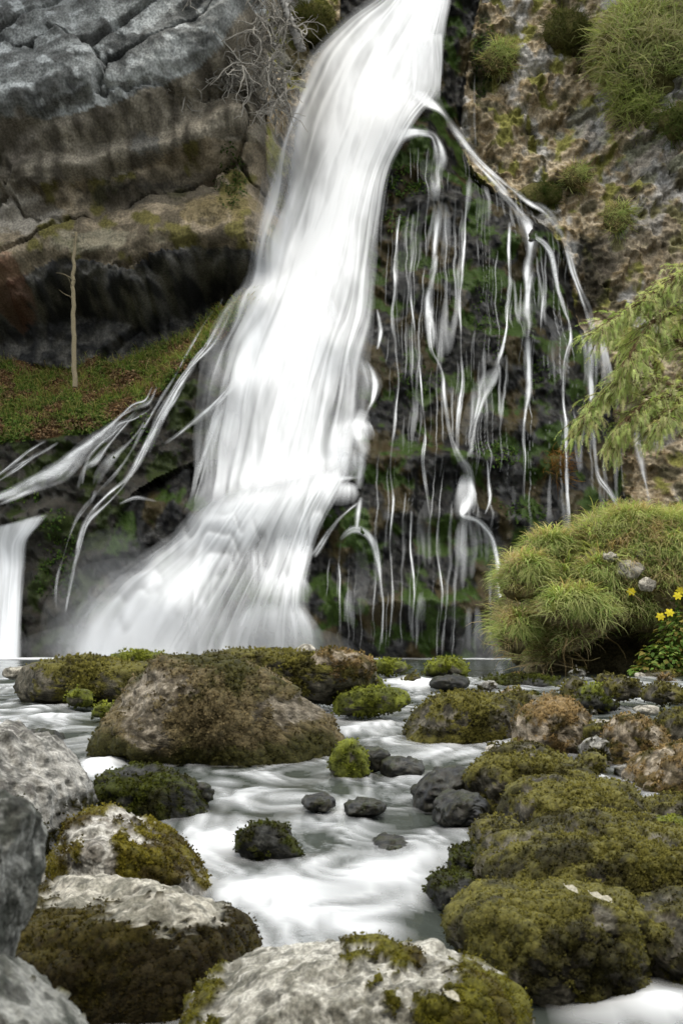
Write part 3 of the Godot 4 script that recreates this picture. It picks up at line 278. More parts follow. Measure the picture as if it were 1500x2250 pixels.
const BOULDERS := [
	["boulder","broad boulder crusted with dry brown moss at the pool outlet, largest in midstream","dry","",Vector3(-0.791,-0.130,-7.70),0.55,[Vector2(-0.822,-0.146),Vector2(-0.762,-0.027),Vector2(-0.592,0.122),Vector2(-0.494,0.271),Vector2(-0.360,0.372),Vector2(-0.122,0.414),Vector2(0.146,0.402),Vector2(0.354,0.301),Vector2(0.622,0.137),Vector2(0.756,0.003),Vector2(0.822,-0.146),Vector2(0.795,-0.295),Vector2(0.563,-0.390),Vector2(0.265,-0.414),Vector2(-0.092,-0.354),Vector2(-0.420,-0.295),Vector2(-0.717,-0.229)],[[0.08,0.03,0.60,0.14,0.0,1.4],[0.03,-0.22,0.91,0.10,0.8,-1.8],[-0.06,0.38,0.37,0.07,0.8,-0.8],[0.52,0.10,0.16,0.08,-1.1,0.0],[-0.65,-0.11,0.17,0.14,0.6,-1.2]]],
	["boulder","pale grey granite boulder with bare speckled top and mossy lower side","granite","",Vector3(-1.389,-0.314,-5.10),0.50,[Vector2(-0.356,0.264),Vector2(-0.021,0.347),Vector2(0.098,0.313),Vector2(0.236,0.229),Vector2(0.334,0.130),Vector2(0.356,0.008),Vector2(0.348,-0.170),Vector2(0.275,-0.278),Vector2(-0.021,-0.347),Vector2(-0.356,-0.308)],[[0.09,0.24,0.30,0.11,-0.9,0.0],[0.15,-0.09,0.28,0.15,1.0,0.0]]],
	["boulder","dark wet rounded boulder with two lime moss spots beside white water","darkmoss","",Vector3(-0.933,-0.384,-5.90),0.30,[Vector2(-0.291,-0.000),Vector2(-0.245,0.121),Vector2(-0.115,0.171),Vector2(0.067,0.148),Vector2(0.238,0.084),Vector2(0.291,-0.000),Vector2(0.277,-0.107),Vector2(0.067,-0.171),Vector2(-0.161,-0.167),Vector2(-0.268,-0.107)],[[-0.12,0.11,0.05,0.04,1.2,2.0],[0.02,0.10,0.07,0.03,1.0,1.0]]],
	["boulder","fist sized black stone touching the dark rounded boulder","wet","",Vector3(-0.662,-0.341,-5.95),0.05,[Vector2(0.050,0.000),Vector2(0.046,-0.030),Vector2(0.017,-0.048),Vector2(-0.015,-0.041),Vector2(-0.040,-0.026),Vector2(-0.050,0.000),Vector2(-0.044,0.029),Vector2(-0.017,0.048),Vector2(0.016,0.045),Vector2(0.041,0.028)],[]],
	["boulder","leaning boulder with white lichen streak and ochre moss shoulder","streak","",Vector3(-0.797,-0.428,-4.50),0.40,[Vector2(-0.294,-0.011),Vector2(-0.181,0.149),Vector2(-0.033,0.185),Vector2(0.106,0.131),Vector2(0.211,0.062),Vector2(0.280,-0.029),Vector2(0.294,-0.112),Vector2(0.141,-0.185),Vector2(-0.120,-0.185),Vector2(-0.294,-0.150)],[[-0.01,0.02,0.07,0.15,-1.5,0.0],[0.18,0.01,0.13,0.10,0.9,-0.5],[0.06,0.01,0.03,0.10,0.6,1.2]]],
	["boulder","large dark moss covered boulder with pale lichen rim along its top","rimmoss","",Vector3(-0.722,-0.751,-3.70),0.42,[Vector2(-0.329,0.199),Vector2(-0.265,0.285),Vector2(-0.229,0.392),Vector2(-0.172,0.445),Vector2(-0.029,0.442),Vector2(0.114,0.416),Vector2(0.358,0.411),Vector2(0.486,0.368),Vector2(0.519,0.299),Vector2(0.544,0.235),Vector2(0.486,0.142),Vector2(0.429,0.056),Vector2(0.401,-0.216),Vector2(0.114,-0.445),Vector2(-0.229,-0.445),Vector2(-0.544,-0.216),Vector2(-0.443,0.070)],[[0.11,0.40,0.45,0.03,-2.0,0.0],[0.35,0.36,0.15,0.04,-1.0,0.0],[0.01,0.16,0.45,0.16,0.9,-0.5],[-0.05,0.35,0.22,0.03,0.4,1.4]]],
	["boulder","pale cracked dome boulder ringed by olive moss below the white rapid","palemoss","",Vector3(0.028,-0.632,-3.05),0.35,[Vector2(-0.462,0.074),Vector2(-0.407,0.166),Vector2(-0.324,0.213),Vector2(-0.206,0.261),Vector2(-0.065,0.279),Vector2(0.100,0.275),Vector2(0.218,0.256),Vector2(0.301,0.216),Vector2(0.371,0.166),Vector2(0.430,0.104),Vector2(0.489,-0.067),Vector2(0.324,-0.279),Vector2(-0.265,-0.279),Vector2(-0.489,-0.091)],[[-0.10,0.16,0.21,0.08,-1.0,0.0],[-0.34,0.13,0.10,0.08,0.9,0.4],[0.22,0.17,0.19,0.08,1.0,0.3]]],
	["boulder","long ochre moss slab rising behind the undercut dark boulder","ochre","",Vector3(0.985,-0.478,-4.35),0.50,[Vector2(-0.547,-0.055),Vector2(-0.521,0.038),Vector2(-0.462,0.122),Vector2(-0.387,0.169),Vector2(-0.193,0.203),Vector2(-0.076,0.231),Vector2(0.059,0.213),Vector2(0.227,0.186),Vector2(0.429,0.198),Vector2(0.547,0.004),Vector2(0.479,-0.214),Vector2(0.059,-0.231),Vector2(-0.362,-0.181),Vector2(-0.513,-0.147)],[[-0.10,0.14,0.45,0.06,0.5,0.5]]],
	["boulder","big undercut boulder with a mossy brow above a deep hollow","brow","",Vector3(0.648,-0.542,-3.75),0.34,[Vector2(-0.320,0.096),Vector2(-0.274,0.162),Vector2(-0.202,0.186),Vector2(-0.057,0.176),Vector2(0.088,0.180),Vector2(0.219,0.147),Vector2(0.255,0.067),Vector2(0.291,-0.034),Vector2(0.320,-0.150),Vector2(0.117,-0.186),Vector2(-0.057,-0.165),Vector2(-0.187,-0.107),Vector2(-0.260,-0.034),Vector2(-0.310,0.024)],[[-0.03,0.16,0.29,0.02,0.5,1.3],[-0.03,-0.00,0.30,0.11,0.2,0.0]]],
	["boulder","brown mossy flank rock adjoining the undercut boulder","brow","",Vector3(1.063,-0.574,-3.80),0.30,[Vector2(-0.220,0.162),Vector2(-0.118,0.198),Vector2(0.015,0.206),Vector2(0.162,0.176),Vector2(0.220,0.029),Vector2(0.191,-0.147),Vector2(-0.015,-0.206),Vector2(-0.132,-0.118),Vector2(-0.184,0.029)],[]],
	["boulder","square shouldered mossy block with yellow green top edge among the bank stones","ochre","",Vector3(1.026,-0.383,-5.40),0.32,[Vector2(-0.330,-0.004),Vector2(-0.273,0.121),Vector2(-0.159,0.171),Vector2(0.071,0.150),Vector2(0.269,0.125),Vector2(0.336,0.038),Vector2(0.321,-0.088),Vector2(0.071,-0.171),Vector2(-0.221,-0.171),Vector2(-0.336,-0.109)],[[0.01,0.13,0.32,0.03,0.6,1.3]]],
	["boulder","golden moss boulder leaning against a black wet stone","ochre","",Vector3(0.911,-0.307,-6.00),0.30,[Vector2(-0.342,0.056),Vector2(-0.249,0.144),Vector2(-0.052,0.176),Vector2(0.157,0.121),Vector2(0.319,0.056),Vector2(0.342,-0.072),Vector2(0.041,-0.176),Vector2(-0.261,-0.153)],[[-0.03,0.10,0.29,0.05,0.6,0.9]]],
	["boulder","black wet stone with smooth face at the edge of the rapid","wet","",Vector3(0.507,-0.357,-6.05),0.20,[Vector2(-0.158,-0.002),Vector2(-0.111,0.091),Vector2(0.018,0.131),Vector2(0.123,0.103),Vector2(0.158,-0.037),Vector2(0.134,-0.131),Vector2(-0.041,-0.131),Vector2(-0.139,-0.096)],[]],
	["boulder","wide dark boulder with yellow moss crest between two small chutes","ochre","",Vector3(0.837,-0.171,-8.30),0.40,[Vector2(-0.404,-0.109),Vector2(-0.372,0.029),Vector2(-0.221,0.170),Vector2(-0.013,0.221),Vector2(0.212,0.180),Vector2(0.404,0.099),Vector2(0.404,-0.045),Vector2(0.260,-0.173),Vector2(-0.077,-0.221),Vector2(-0.340,-0.196)],[[-0.10,0.14,0.21,0.06,0.5,1.2]]],
	["boulder","low mossy ridge stone behind the yellow crested boulder","ochre","",Vector3(1.242,-0.119,-8.90),0.20,[Vector2(-0.237,0.060),Vector2(-0.100,0.112),Vector2(0.175,0.129),Vector2(0.237,0.043),Vector2(0.210,-0.112),Vector2(-0.100,-0.129)],[]],
	["boulder","rounded boulder with tan dead moss cap beside the small white chute","tan","",Vector3(1.325,-0.177,-7.80),0.28,[Vector2(-0.252,-0.075),Vector2(-0.216,0.075),Vector2(-0.095,0.181),Vector2(0.041,0.211),Vector2(0.176,0.136),Vector2(0.252,0.015),Vector2(0.237,-0.136),Vector2(0.056,-0.211),Vector2(-0.185,-0.190)],[[0.01,0.14,0.17,0.07,0.5,1.2]]],
	["boulder","beige dry moss mound stone below the grassy bank","tan","",Vector3(1.746,-0.229,-7.40),0.26,[Vector2(-0.197,-0.014),Vector2(-0.160,0.114),Vector2(-0.046,0.200),Vector2(0.083,0.172),Vector2(0.175,0.072),Vector2(0.197,-0.100),Vector2(0.083,-0.200),Vector2(-0.146,-0.172)],[]],
	["boulder","lime moss stone wedged beside the big brown boulder","lime","",Vector3(0.042,-0.296,-6.85),0.10,[Vector2(-0.102,-0.026),Vector2(-0.083,0.079),Vector2(-0.004,0.127),Vector2(0.075,0.079),Vector2(0.102,-0.026),Vector2(0.062,-0.122),Vector2(-0.057,-0.127)],[]],
	["boulder","small black stone behind the lime moss stone","wet","",Vector3(0.167,-0.271,-7.00),0.10,[Vector2(0.104,-0.002),Vector2(0.085,-0.053),Vector2(0.030,-0.078),Vector2(-0.031,-0.084),Vector2(-0.088,-0.055),Vector2(-0.104,-0.002),Vector2(-0.087,0.051),Vector2(-0.027,0.070),Vector2(0.034,0.084),Vector2(0.080,0.046)],[]],
	["boulder","long low mossy rock across the calm water below the falls","ochre","",Vector3(-2.044,0.045,-10.30),0.40,[Vector2(-0.673,-0.090),Vector2(-0.621,0.090),Vector2(-0.402,0.169),Vector2(-0.044,0.189),Vector2(0.235,0.149),Vector2(0.514,0.129),Vector2(0.673,0.030),Vector2(0.653,-0.129),Vector2(0.155,-0.189),Vector2(-0.442,-0.177)],[[-0.00,0.13,0.64,0.04,0.5,1.2]]],
	["boulder","green mossy hump in the pool beside the long low rock","lime","",Vector3(-1.807,0.205,-11.20),0.20,[Vector2(0.312,-0.003),Vector2(0.229,-0.041),Vector2(0.080,-0.062),Vector2(-0.102,-0.067),Vector2(-0.240,-0.040),Vector2(-0.312,-0.003),Vector2(-0.285,0.042),Vector2(-0.110,0.067),Vector2(0.090,0.064),Vector2(0.265,0.041)],[]],
	["boulder","pale stone poking from still water beside the long low rock","pale","",Vector3(-2.748,0.112,-10.50),0.12,[Vector2(0.139,0.002),Vector2(0.140,-0.034),Vector2(0.049,-0.049),Vector2(-0.044,-0.051),Vector2(-0.123,-0.031),Vector2(-0.140,0.002),Vector2(-0.119,0.034),Vector2(-0.039,0.049),Vector2(0.047,0.051),Vector2(0.140,0.038)],[]],
	["boulder","ochre moss bank rock behind the broad brown boulder","ochre","",Vector3(-0.346,0.123,-9.40),0.45,[Vector2(-0.654,0.033),Vector2(-0.545,0.160),Vector2(-0.291,0.185),Vector2(-0.000,0.160),Vector2(0.254,0.142),Vector2(0.509,0.124),Vector2(0.636,0.033),Vector2(0.654,-0.094),Vector2(0.327,-0.185),Vector2(-0.327,-0.167)],[[-0.00,0.13,0.66,0.05,0.4,0.9]]],
	["boulder","pale pointed stone on top of the ochre moss rock","pale","",Vector3(-0.267,0.280,-9.35),0.09,[Vector2(-0.117,-0.040),Vector2(-0.081,0.040),Vector2(-0.002,0.083),Vector2(0.081,0.033),Vector2(0.117,-0.058),Vector2(-0.009,-0.083)],[]],
	["boulder","dark brown lump at the tip of the ochre moss rock","tan","",Vector3(-0.011,0.207,-9.10),0.16,[Vector2(0.267,-0.001),Vector2(0.201,-0.064),Vector2(0.081,-0.112),Vector2(-0.092,-0.112),Vector2(-0.247,-0.074),Vector2(-0.267,-0.001),Vector2(-0.218,0.063),Vector2(-0.095,0.112),Vector2(0.067,0.092),Vector2(0.205,0.063)],[]],
	["boulder","bright lime moss slab in the outlet channel","lime","",Vector3(0.212,-0.056,-9.00),0.20,[Vector2(-0.275,-0.023),Vector2(-0.205,0.057),Vector2(-0.014,0.092),Vector2(0.195,0.082),Vector2(0.275,0.023),Vector2(0.230,-0.050),Vector2(-0.049,-0.092),Vector2(-0.240,-0.085)],[]],
	["boulder","mossy stone behind the bright lime slab","lime","",Vector3(0.138,0.038,-9.70),0.16,[Vector2(0.204,0.001),Vector2(0.167,-0.039),Vector2(0.070,-0.068),Vector2(-0.059,-0.067),Vector2(-0.157,-0.039),Vector2(-0.204,0.001),Vector2(-0.158,0.042),Vector2(-0.055,0.066),Vector2(0.067,0.068),Vector2(0.179,0.045)],[]],
	["boulder","flat yellow green moss islet in the pool","lime","",Vector3(0.459,0.123,-12.30),0.25,[Vector2(0.223,-0.004),Vector2(0.160,-0.040),Vector2(0.050,-0.062),Vector2(-0.080,-0.059),Vector2(-0.198,-0.042),Vector2(-0.223,-0.004),Vector2(-0.220,0.038),Vector2(-0.092,0.062),Vector2(0.053,0.056),Vector2(0.170,0.034)],[]],
	["boulder","lone yellow green moss hump on the pool edge","lime","",Vector3(1.075,0.101,-12.80),0.22,[Vector2(-0.228,-0.042),Vector2(-0.163,0.047),Vector2(0.010,0.092),Vector2(0.168,0.072),Vector2(0.228,-0.022),Vector2(0.183,-0.082),Vector2(-0.139,-0.092)],[]],
	["boulder","small lime moss button in the calm side channel","lime","",Vector3(-2.047,-0.063,-9.70),0.08,[Vector2(0.107,-0.001),Vector2(0.089,-0.038),Vector2(0.035,-0.058),Vector2(-0.029,-0.061),Vector2(-0.090,-0.042),Vector2(-0.107,-0.001),Vector2(-0.091,0.040),Vector2(-0.030,0.061),Vector2(0.038,0.060),Vector2(0.094,0.037)],[]],
	["boulder","flat lime moss stone against the broad brown boulder","lime","",Vector3(-1.703,-0.123,-9.00),0.10,[Vector2(0.100,-0.000),Vector2(0.090,-0.029),Vector2(0.034,-0.046),Vector2(-0.031,-0.041),Vector2(-0.099,-0.032),Vector2(-0.100,-0.000),Vector2(-0.097,0.030),Vector2(-0.032,0.043),Vector2(0.034,0.046),Vector2(0.099,0.031)],[]],
	["boulder","lone dark stone in the middle of the white rapid","darkmoss","",Vector3(-0.301,-0.427,-5.00),0.14,[Vector2(-0.132,0.010),Vector2(-0.100,0.052),Vector2(-0.022,0.072),Vector2(0.065,0.056),Vector2(0.119,0.006),Vector2(0.132,-0.037),Vector2(0.026,-0.072),Vector2(-0.100,-0.064)],[]],
	["boulder","grey stone washed over by thin water above the lone dark stone","wet","half drowned stones in the rapid",Vector3(-0.109,-0.378,-5.90),0.14,[Vector2(0.079,0.001),Vector2(0.069,-0.023),Vector2(0.027,-0.038),Vector2(-0.027,-0.039),Vector2(-0.070,-0.023),Vector2(-0.079,0.001),Vector2(-0.070,0.025),Vector2(-0.023,0.034),Vector2(0.026,0.039),Vector2(0.067,0.023)],[]],
	["boulder","dark stone washed over below the lime moss stone","wet","half drowned stones in the rapid",Vector3(0.107,-0.393,-5.80),0.14,[Vector2(0.101,0.001),Vector2(0.077,-0.018),Vector2(0.028,-0.032),Vector2(-0.038,-0.032),Vector2(-0.093,-0.020),Vector2(-0.100,0.001),Vector2(-0.101,0.024),Vector2(-0.036,0.032),Vector2(0.026,0.032),Vector2(0.082,0.022)],[]],
	["boulder","drowned pale stone under the foaming crest of the rapid","wet","half drowned stones in the rapid",Vector3(0.212,-0.469,-5.20),0.20,[Vector2(0.090,0.000),Vector2(0.076,-0.018),Vector2(0.026,-0.029),Vector2(-0.036,-0.029),Vector2(-0.080,-0.016),Vector2(-0.090,0.000),Vector2(-0.078,0.016),Vector2(-0.033,0.026),Vector2(0.026,0.029),Vector2(0.070,0.017)],[]],
	["boulder","grey wet stone in the chute below the wide dark boulder","wet","half drowned stones in the rapid",Vector3(0.335,-0.325,-6.90),0.16,[Vector2(0.126,-0.002),Vector2(0.108,-0.036),Vector2(0.034,-0.051),Vector2(-0.046,-0.055),Vector2(-0.108,-0.033),Vector2(-0.126,-0.002),Vector2(-0.115,0.032),Vector2(-0.049,0.055),Vector2(0.039,0.055),Vector2(0.115,0.035)],[]],
	["boulder","low brown stone under the rim of the broad brown boulder","darkmoss","",Vector3(-0.410,-0.420,-7.00),0.08,[Vector2(0.090,0.000),Vector2(0.080,-0.022),Vector2(0.024,-0.030),Vector2(-0.032,-0.034),Vector2(-0.079,-0.021),Vector2(-0.090,0.000),Vector2(-0.082,0.022),Vector2(-0.032,0.034),Vector2(0.026,0.032),Vector2(0.069,0.020)],[]],
	["boulder","green wet slab sliding into the rapid beside the ochre slab","darkmoss","",Vector3(0.409,-0.492,-4.35),0.20,[Vector2(0.111,0.002),Vector2(0.097,-0.035),Vector2(0.029,-0.056),Vector2(-0.042,-0.047),Vector2(-0.102,-0.031),Vector2(-0.111,0.002),Vector2(-0.107,0.037),Vector2(-0.043,0.053),Vector2(0.027,0.056),Vector2(0.079,0.033)],[]],
	["boulder","small wet stone above the green wet slab","darkmoss","",Vector3(0.490,-0.449,-4.70),0.15,[Vector2(0.084,-0.000),Vector2(0.064,-0.031),Vector2(0.022,-0.052),Vector2(-0.033,-0.051),Vector2(-0.071,-0.029),Vector2(-0.081,-0.000),Vector2(-0.084,0.034),Vector2(-0.031,0.046),Vector2(0.022,0.052),Vector2(0.068,0.033)],[]],
	["boulder","dark stone at the foot of the golden moss boulder","wet","",Vector3(0.543,-0.372,-5.60),0.20,[Vector2(0.119,-0.004),Vector2(0.092,-0.050),Vector2(0.028,-0.074),Vector2(-0.046,-0.080),Vector2(-0.119,-0.056),Vector2(-0.119,-0.004),Vector2(-0.116,0.047),Vector2(-0.050,0.080),Vector2(0.034,0.079),Vector2(0.105,0.049)],[]],
	["boulder","mossy stone at the foot of the square shouldered block","ochre","",Vector3(0.629,-0.396,-5.00),0.20,[Vector2(0.100,0.003),Vector2(0.079,-0.033),Vector2(0.029,-0.057),Vector2(-0.036,-0.058),Vector2(-0.094,-0.037),Vector2(-0.100,0.003),Vector2(-0.095,0.043),Vector2(-0.033,0.058),Vector2(0.026,0.056),Vector2(0.085,0.041)],[]],
	["ledge_stone","flat dark ledge stone forming the low weir across the pool outlet","darkmoss","",Vector3(1.796,-0.062,-11.90),0.35,[Vector2(-0.460,-0.048),Vector2(-0.451,0.071),Vector2(-0.230,0.094),Vector2(0.092,0.085),Vector2(0.391,0.044),Vector2(0.460,-0.048),Vector2(0.092,-0.094)],[]],
	["boulder","wet stone breaking the little weir cascade","wet","",Vector3(0.990,-0.007,-11.30),0.15,[Vector2(0.205,-0.001),Vector2(0.144,-0.041),Vector2(0.054,-0.074),Vector2(-0.076,-0.068),Vector2(-0.172,-0.041),Vector2(-0.205,-0.001),Vector2(-0.190,0.043),Vector2(-0.071,0.061),Vector2(0.057,0.074),Vector2(0.179,0.047)],[]],
	["boulder","mossy stone standing at the end of the weir ledge","ochre","",Vector3(1.991,-0.070,-10.60),0.16,[Vector2(0.105,0.002),Vector2(0.107,-0.082),Vector2(0.044,-0.127),Vector2(-0.027,-0.118),Vector2(-0.095,-0.083),Vector2(-0.107,0.002),Vector2(-0.079,0.075),Vector2(-0.028,0.127),Vector2(0.041,0.121),Vector2(0.091,0.073)],[]],
	["boulder","low green stone in the shallow side pool beyond the weir","lime","",Vector3(2.122,-0.049,-10.30),0.18,[Vector2(0.139,0.001),Vector2(0.123,-0.033),Vector2(0.059,-0.062),Vector2(-0.034,-0.055),Vector2(-0.104,-0.033),Vector2(-0.139,0.001),Vector2(-0.106,0.036),Vector2(-0.035,0.058),Vector2(0.057,0.062),Vector2(0.126,0.037)],[]],
	["boulder","square mossy stone among the shallow side pool stones","ochre","",Vector3(2.265,-0.005,-9.90),0.18,[Vector2(0.156,0.000),Vector2(0.153,-0.052),Vector2(0.049,-0.069),Vector2(-0.053,-0.081),Vector2(-0.148,-0.052),Vector2(-0.156,0.000),Vector2(-0.144,0.051),Vector2(-0.053,0.081),Vector2(0.050,0.070),Vector2(0.134,0.046)],[]],
	["boulder","dark flat stone in the shallow side pool","darkmoss","",Vector3(1.972,-0.108,-9.60),0.16,[Vector2(0.167,-0.001),Vector2(0.140,-0.041),Vector2(0.042,-0.059),Vector2(-0.062,-0.059),Vector2(-0.142,-0.036),Vector2(-0.167,-0.001),Vector2(-0.147,0.035),Vector2(-0.064,0.059),Vector2(0.039,0.054),Vector2(0.119,0.033)],[]],
	["boulder","olive stone at the waterside below the yellow flowers","ochre","",Vector3(2.474,-0.029,-9.60),0.20,[Vector2(0.166,0.001),Vector2(0.148,-0.045),Vector2(0.049,-0.063),Vector2(-0.052,-0.068),Vector2(-0.137,-0.042),Vector2(-0.166,0.001),Vector2(-0.122,0.039),Vector2(-0.050,0.068),Vector2(0.049,0.065),Vector2(0.141,0.045)],[]],
	["boulder","thin flat pale stone resting beside the tan capped boulder","pale","",Vector3(1.636,-0.141,-7.80),0.10,[Vector2(0.105,0.001),Vector2(0.082,-0.018),Vector2(0.030,-0.031),Vector2(-0.040,-0.031),Vector2(-0.101,-0.020),Vector2(-0.105,0.001),Vector2(-0.100,0.021),Vector2(-0.038,0.031),Vector2(0.028,0.030),Vector2(0.087,0.021)],[]],
	["boulder","flat greenish stone below the thin pale stone","ochre","",Vector3(1.565,-0.174,-7.50),0.10,[Vector2(0.107,-0.001),Vector2(0.103,-0.033),Vector2(0.032,-0.045),Vector2(-0.040,-0.049),Vector2(-0.096,-0.029),Vector2(-0.102,-0.001),Vector2(-0.107,0.032),Vector2(-0.040,0.049),Vector2(0.035,0.047),Vector2(0.099,0.030)],[]],
	["boulder","round grey green stone between the tan mossy boulders","granite","",Vector3(1.427,-0.230,-7.00),0.12,[Vector2(0.083,0.001),Vector2(0.075,-0.041),Vector2(0.030,-0.066),Vector2(-0.026,-0.071),Vector2(-0.065,-0.039),Vector2(-0.083,0.001),Vector2(-0.067,0.043),Vector2(-0.024,0.069),Vector2(0.031,0.071),Vector2(0.083,0.048)],[]],
	["boulder","pale stone chip lying on the golden moss boulder","pale","",Vector3(1.192,-0.273,-6.30),0.05,[Vector2(0.061,0.000),Vector2(0.056,-0.014),Vector2(0.022,-0.021),Vector2(-0.014,-0.020),Vector2(-0.049,-0.014),Vector2(-0.061,0.000),Vector2(-0.044,0.013),Vector2(-0.015,0.021),Vector2(0.020,0.020),Vector2(0.050,0.013)],[]],
	["boulder","small white stone at the foot of the small chute","pale","",Vector3(1.070,-0.267,-7.00),0.05,[Vector2(0.052,0.002),Vector2(0.040,-0.015),Vector2(0.016,-0.026),Vector2(-0.017,-0.025),Vector2(-0.045,-0.016),Vector2(-0.052,0.002),Vector2(-0.039,0.017),Vector2(-0.015,0.026),Vector2(0.013,0.026),Vector2(0.043,0.019)],[]],
	["boulder","small mossy stone at the chute foot beside the small white stone","ochre","",Vector3(0.962,-0.225,-6.90),0.08,[Vector2(0.066,0.000),Vector2(0.058,-0.026),Vector2(0.023,-0.041),Vector2(-0.019,-0.046),Vector2(-0.055,-0.028),Vector2(-0.066,0.000),Vector2(-0.054,0.028),Vector2(-0.019,0.046),Vector2(0.023,0.041),Vector2(0.058,0.027)],[]],
	["boulder","yellow moss stone beside the pale stone chip","ochre","",Vector3(1.291,-0.251,-6.40),0.10,[Vector2(0.068,0.001),Vector2(0.062,-0.029),Vector2(0.026,-0.046),Vector2(-0.019,-0.052),Vector2(-0.060,-0.033),Vector2(-0.068,0.001),Vector2(-0.059,0.034),Vector2(-0.018,0.052),Vector2(0.027,0.050),Vector2(0.065,0.031)],[]],
	["boulder","brown crumbly stone covered with dead grass near the bank","tan","",Vector3(1.829,-0.338,-6.60),0.30,[Vector2(-0.300,-0.083),Vector2(-0.274,0.045),Vector2(-0.159,0.134),Vector2(-0.006,0.172),Vector2(0.249,0.147),Vector2(0.300,-0.083),Vector2(-0.006,-0.172),Vector2(-0.236,-0.147)],[]],
	["boulder","grass topped stone at the bank above the brown crumbly stone","ochre","",Vector3(2.141,-0.218,-7.60),0.26,[Vector2(-0.250,-0.073),Vector2(-0.220,0.073),Vector2(-0.103,0.162),Vector2(0.103,0.191),Vector2(0.250,0.015),Vector2(0.191,-0.162),Vector2(-0.103,-0.191)],[]],
	["boulder","flat mossy step stone beside the square shouldered block","ochre","",Vector3(1.528,-0.398,-5.60),0.22,[Vector2(-0.193,0.002),Vector2(-0.165,0.050),Vector2(-0.045,0.074),Vector2(0.149,0.071),Vector2(0.193,-0.019),Vector2(0.019,-0.074),Vector2(-0.154,-0.063)],[]],
	["boulder","dark mossy stone wedged above the ochre slab","ochre","",Vector3(1.177,-0.351,-5.00),0.22,[Vector2(0.128,0.000),Vector2(0.113,-0.023),Vector2(0.047,-0.041),Vector2(-0.040,-0.036),Vector2(-0.128,-0.027),Vector2(-0.123,0.000),Vector2(-0.112,0.024),Vector2(-0.045,0.041),Vector2(0.041,0.035),Vector2(0.111,0.023)],[]],
	["boulder","bright yellow moss knob above the ochre slab","lime","",Vector3(1.253,-0.318,-4.60),0.18,[Vector2(0.087,-0.000),Vector2(0.076,-0.026),Vector2(0.025,-0.037),Vector2(-0.023,-0.036),Vector2(-0.074,-0.026),Vector2(-0.087,-0.000),Vector2(-0.073,0.026),Vector2(-0.024,0.037),Vector2(0.025,0.036),Vector2(0.066,0.023)],[]],
	["boulder","grey smooth rock leaning in close beside the pale granite boulder","smooth","",Vector3(-0.646,-0.020,-2.25),0.16,[Vector2(-0.078,0.184),Vector2(0.026,0.208),Vector2(0.061,0.192),Vector2(0.089,0.131),Vector2(0.096,0.053),Vector2(0.085,-0.034),Vector2(0.061,-0.121),Vector2(0.035,-0.173),Vector2(-0.026,-0.208),Vector2(-0.096,-0.121)],[]],
	["boulder","pale smooth rock low in the corner under the large dark boulder","smooth","",Vector3(-0.540,-0.245,-2.05),0.16,[Vector2(-0.123,0.086),Vector2(-0.044,0.112),Vector2(-0.020,0.102),Vector2(0.020,0.059),Vector2(0.075,0.015),Vector2(0.123,-0.040),Vector2(0.052,-0.112),Vector2(-0.091,-0.112)],[]],
	["boulder","mossy stone half hidden under the grassy bank edge","ochre","",Vector3(3.301,-0.011,-13.00),0.25,[Vector2(0.248,-0.001),Vector2(0.210,-0.049),Vector2(0.076,-0.074),Vector2(-0.078,-0.080),Vector2(-0.227,-0.054),Vector2(-0.248,-0.001),Vector2(-0.205,0.047),Vector2(-0.070,0.070),Vector2(0.084,0.080),Vector2(0.233,0.053)],[]],
	["boulder","flat stone in shallow water between weir and tan capped boulder","granite","",Vector3(1.642,-0.146,-9.20),0.12,[Vector2(0.100,0.001),Vector2(0.087,-0.024),Vector2(0.033,-0.039),Vector2(-0.034,-0.042),Vector2(-0.085,-0.024),Vector2(-0.100,0.001),Vector2(-0.088,0.027),Vector2(-0.032,0.042),Vector2(0.034,0.041),Vector2(0.092,0.027)],[]],
	["boulder","small stone in shallow water near the olive waterside stone","pale","",Vector3(2.215,-0.117,-9.00),0.10,[Vector2(0.097,-0.000),Vector2(0.093,-0.023),Vector2(0.035,-0.032),Vector2(-0.024,-0.032),Vector2(-0.077,-0.021),Vector2(-0.097,-0.000),Vector2(-0.086,0.024),Vector2(-0.023,0.031),Vector2(0.035,0.032),Vector2(0.090,0.022)],[]],
	["boulder","dark boulder by the white step beside the pale granite boulder","wet","",Vector3(-1.985,-0.318,-8.20),0.20,[Vector2(0.186,0.006),Vector2(0.178,-0.068),Vector2(0.072,-0.114),Vector2(-0.047,-0.096),Vector2(-0.159,-0.067),Vector2(-0.186,0.006),Vector2(-0.167,0.082),Vector2(-0.050,0.113),Vector2(0.066,0.114),Vector2(0.159,0.072)],[]],
	["stone","small dark mossy stone lying between the bank boulders","darkmoss","small stones between the bank boulders",Vector3(1.197,-0.396,-6.14),0.04,[Vector2(0.048,-0.000),Vector2(0.041,-0.023),Vector2(0.014,-0.032),Vector2(-0.014,-0.035),Vector2(-0.040,-0.023),Vector2(-0.048,-0.000),Vector2(-0.039,0.021),Vector2(-0.015,0.035),Vector2(0.015,0.034),Vector2(0.037,0.019)],[]],
	["stone","small dark mossy stone lying between the bank boulders","darkmoss","small stones between the bank boulders",Vector3(1.454,-0.330,-7.21),0.04,[Vector2(0.040,0.002),Vector2(0.039,-0.020),Vector2(0.015,-0.035),Vector2(-0.015,-0.035),Vector2(-0.040,-0.021),Vector2(-0.040,0.002),Vector2(-0.036,0.022),Vector2(-0.014,0.035),Vector2(0.013,0.034),Vector2(0.039,0.024)],[]],
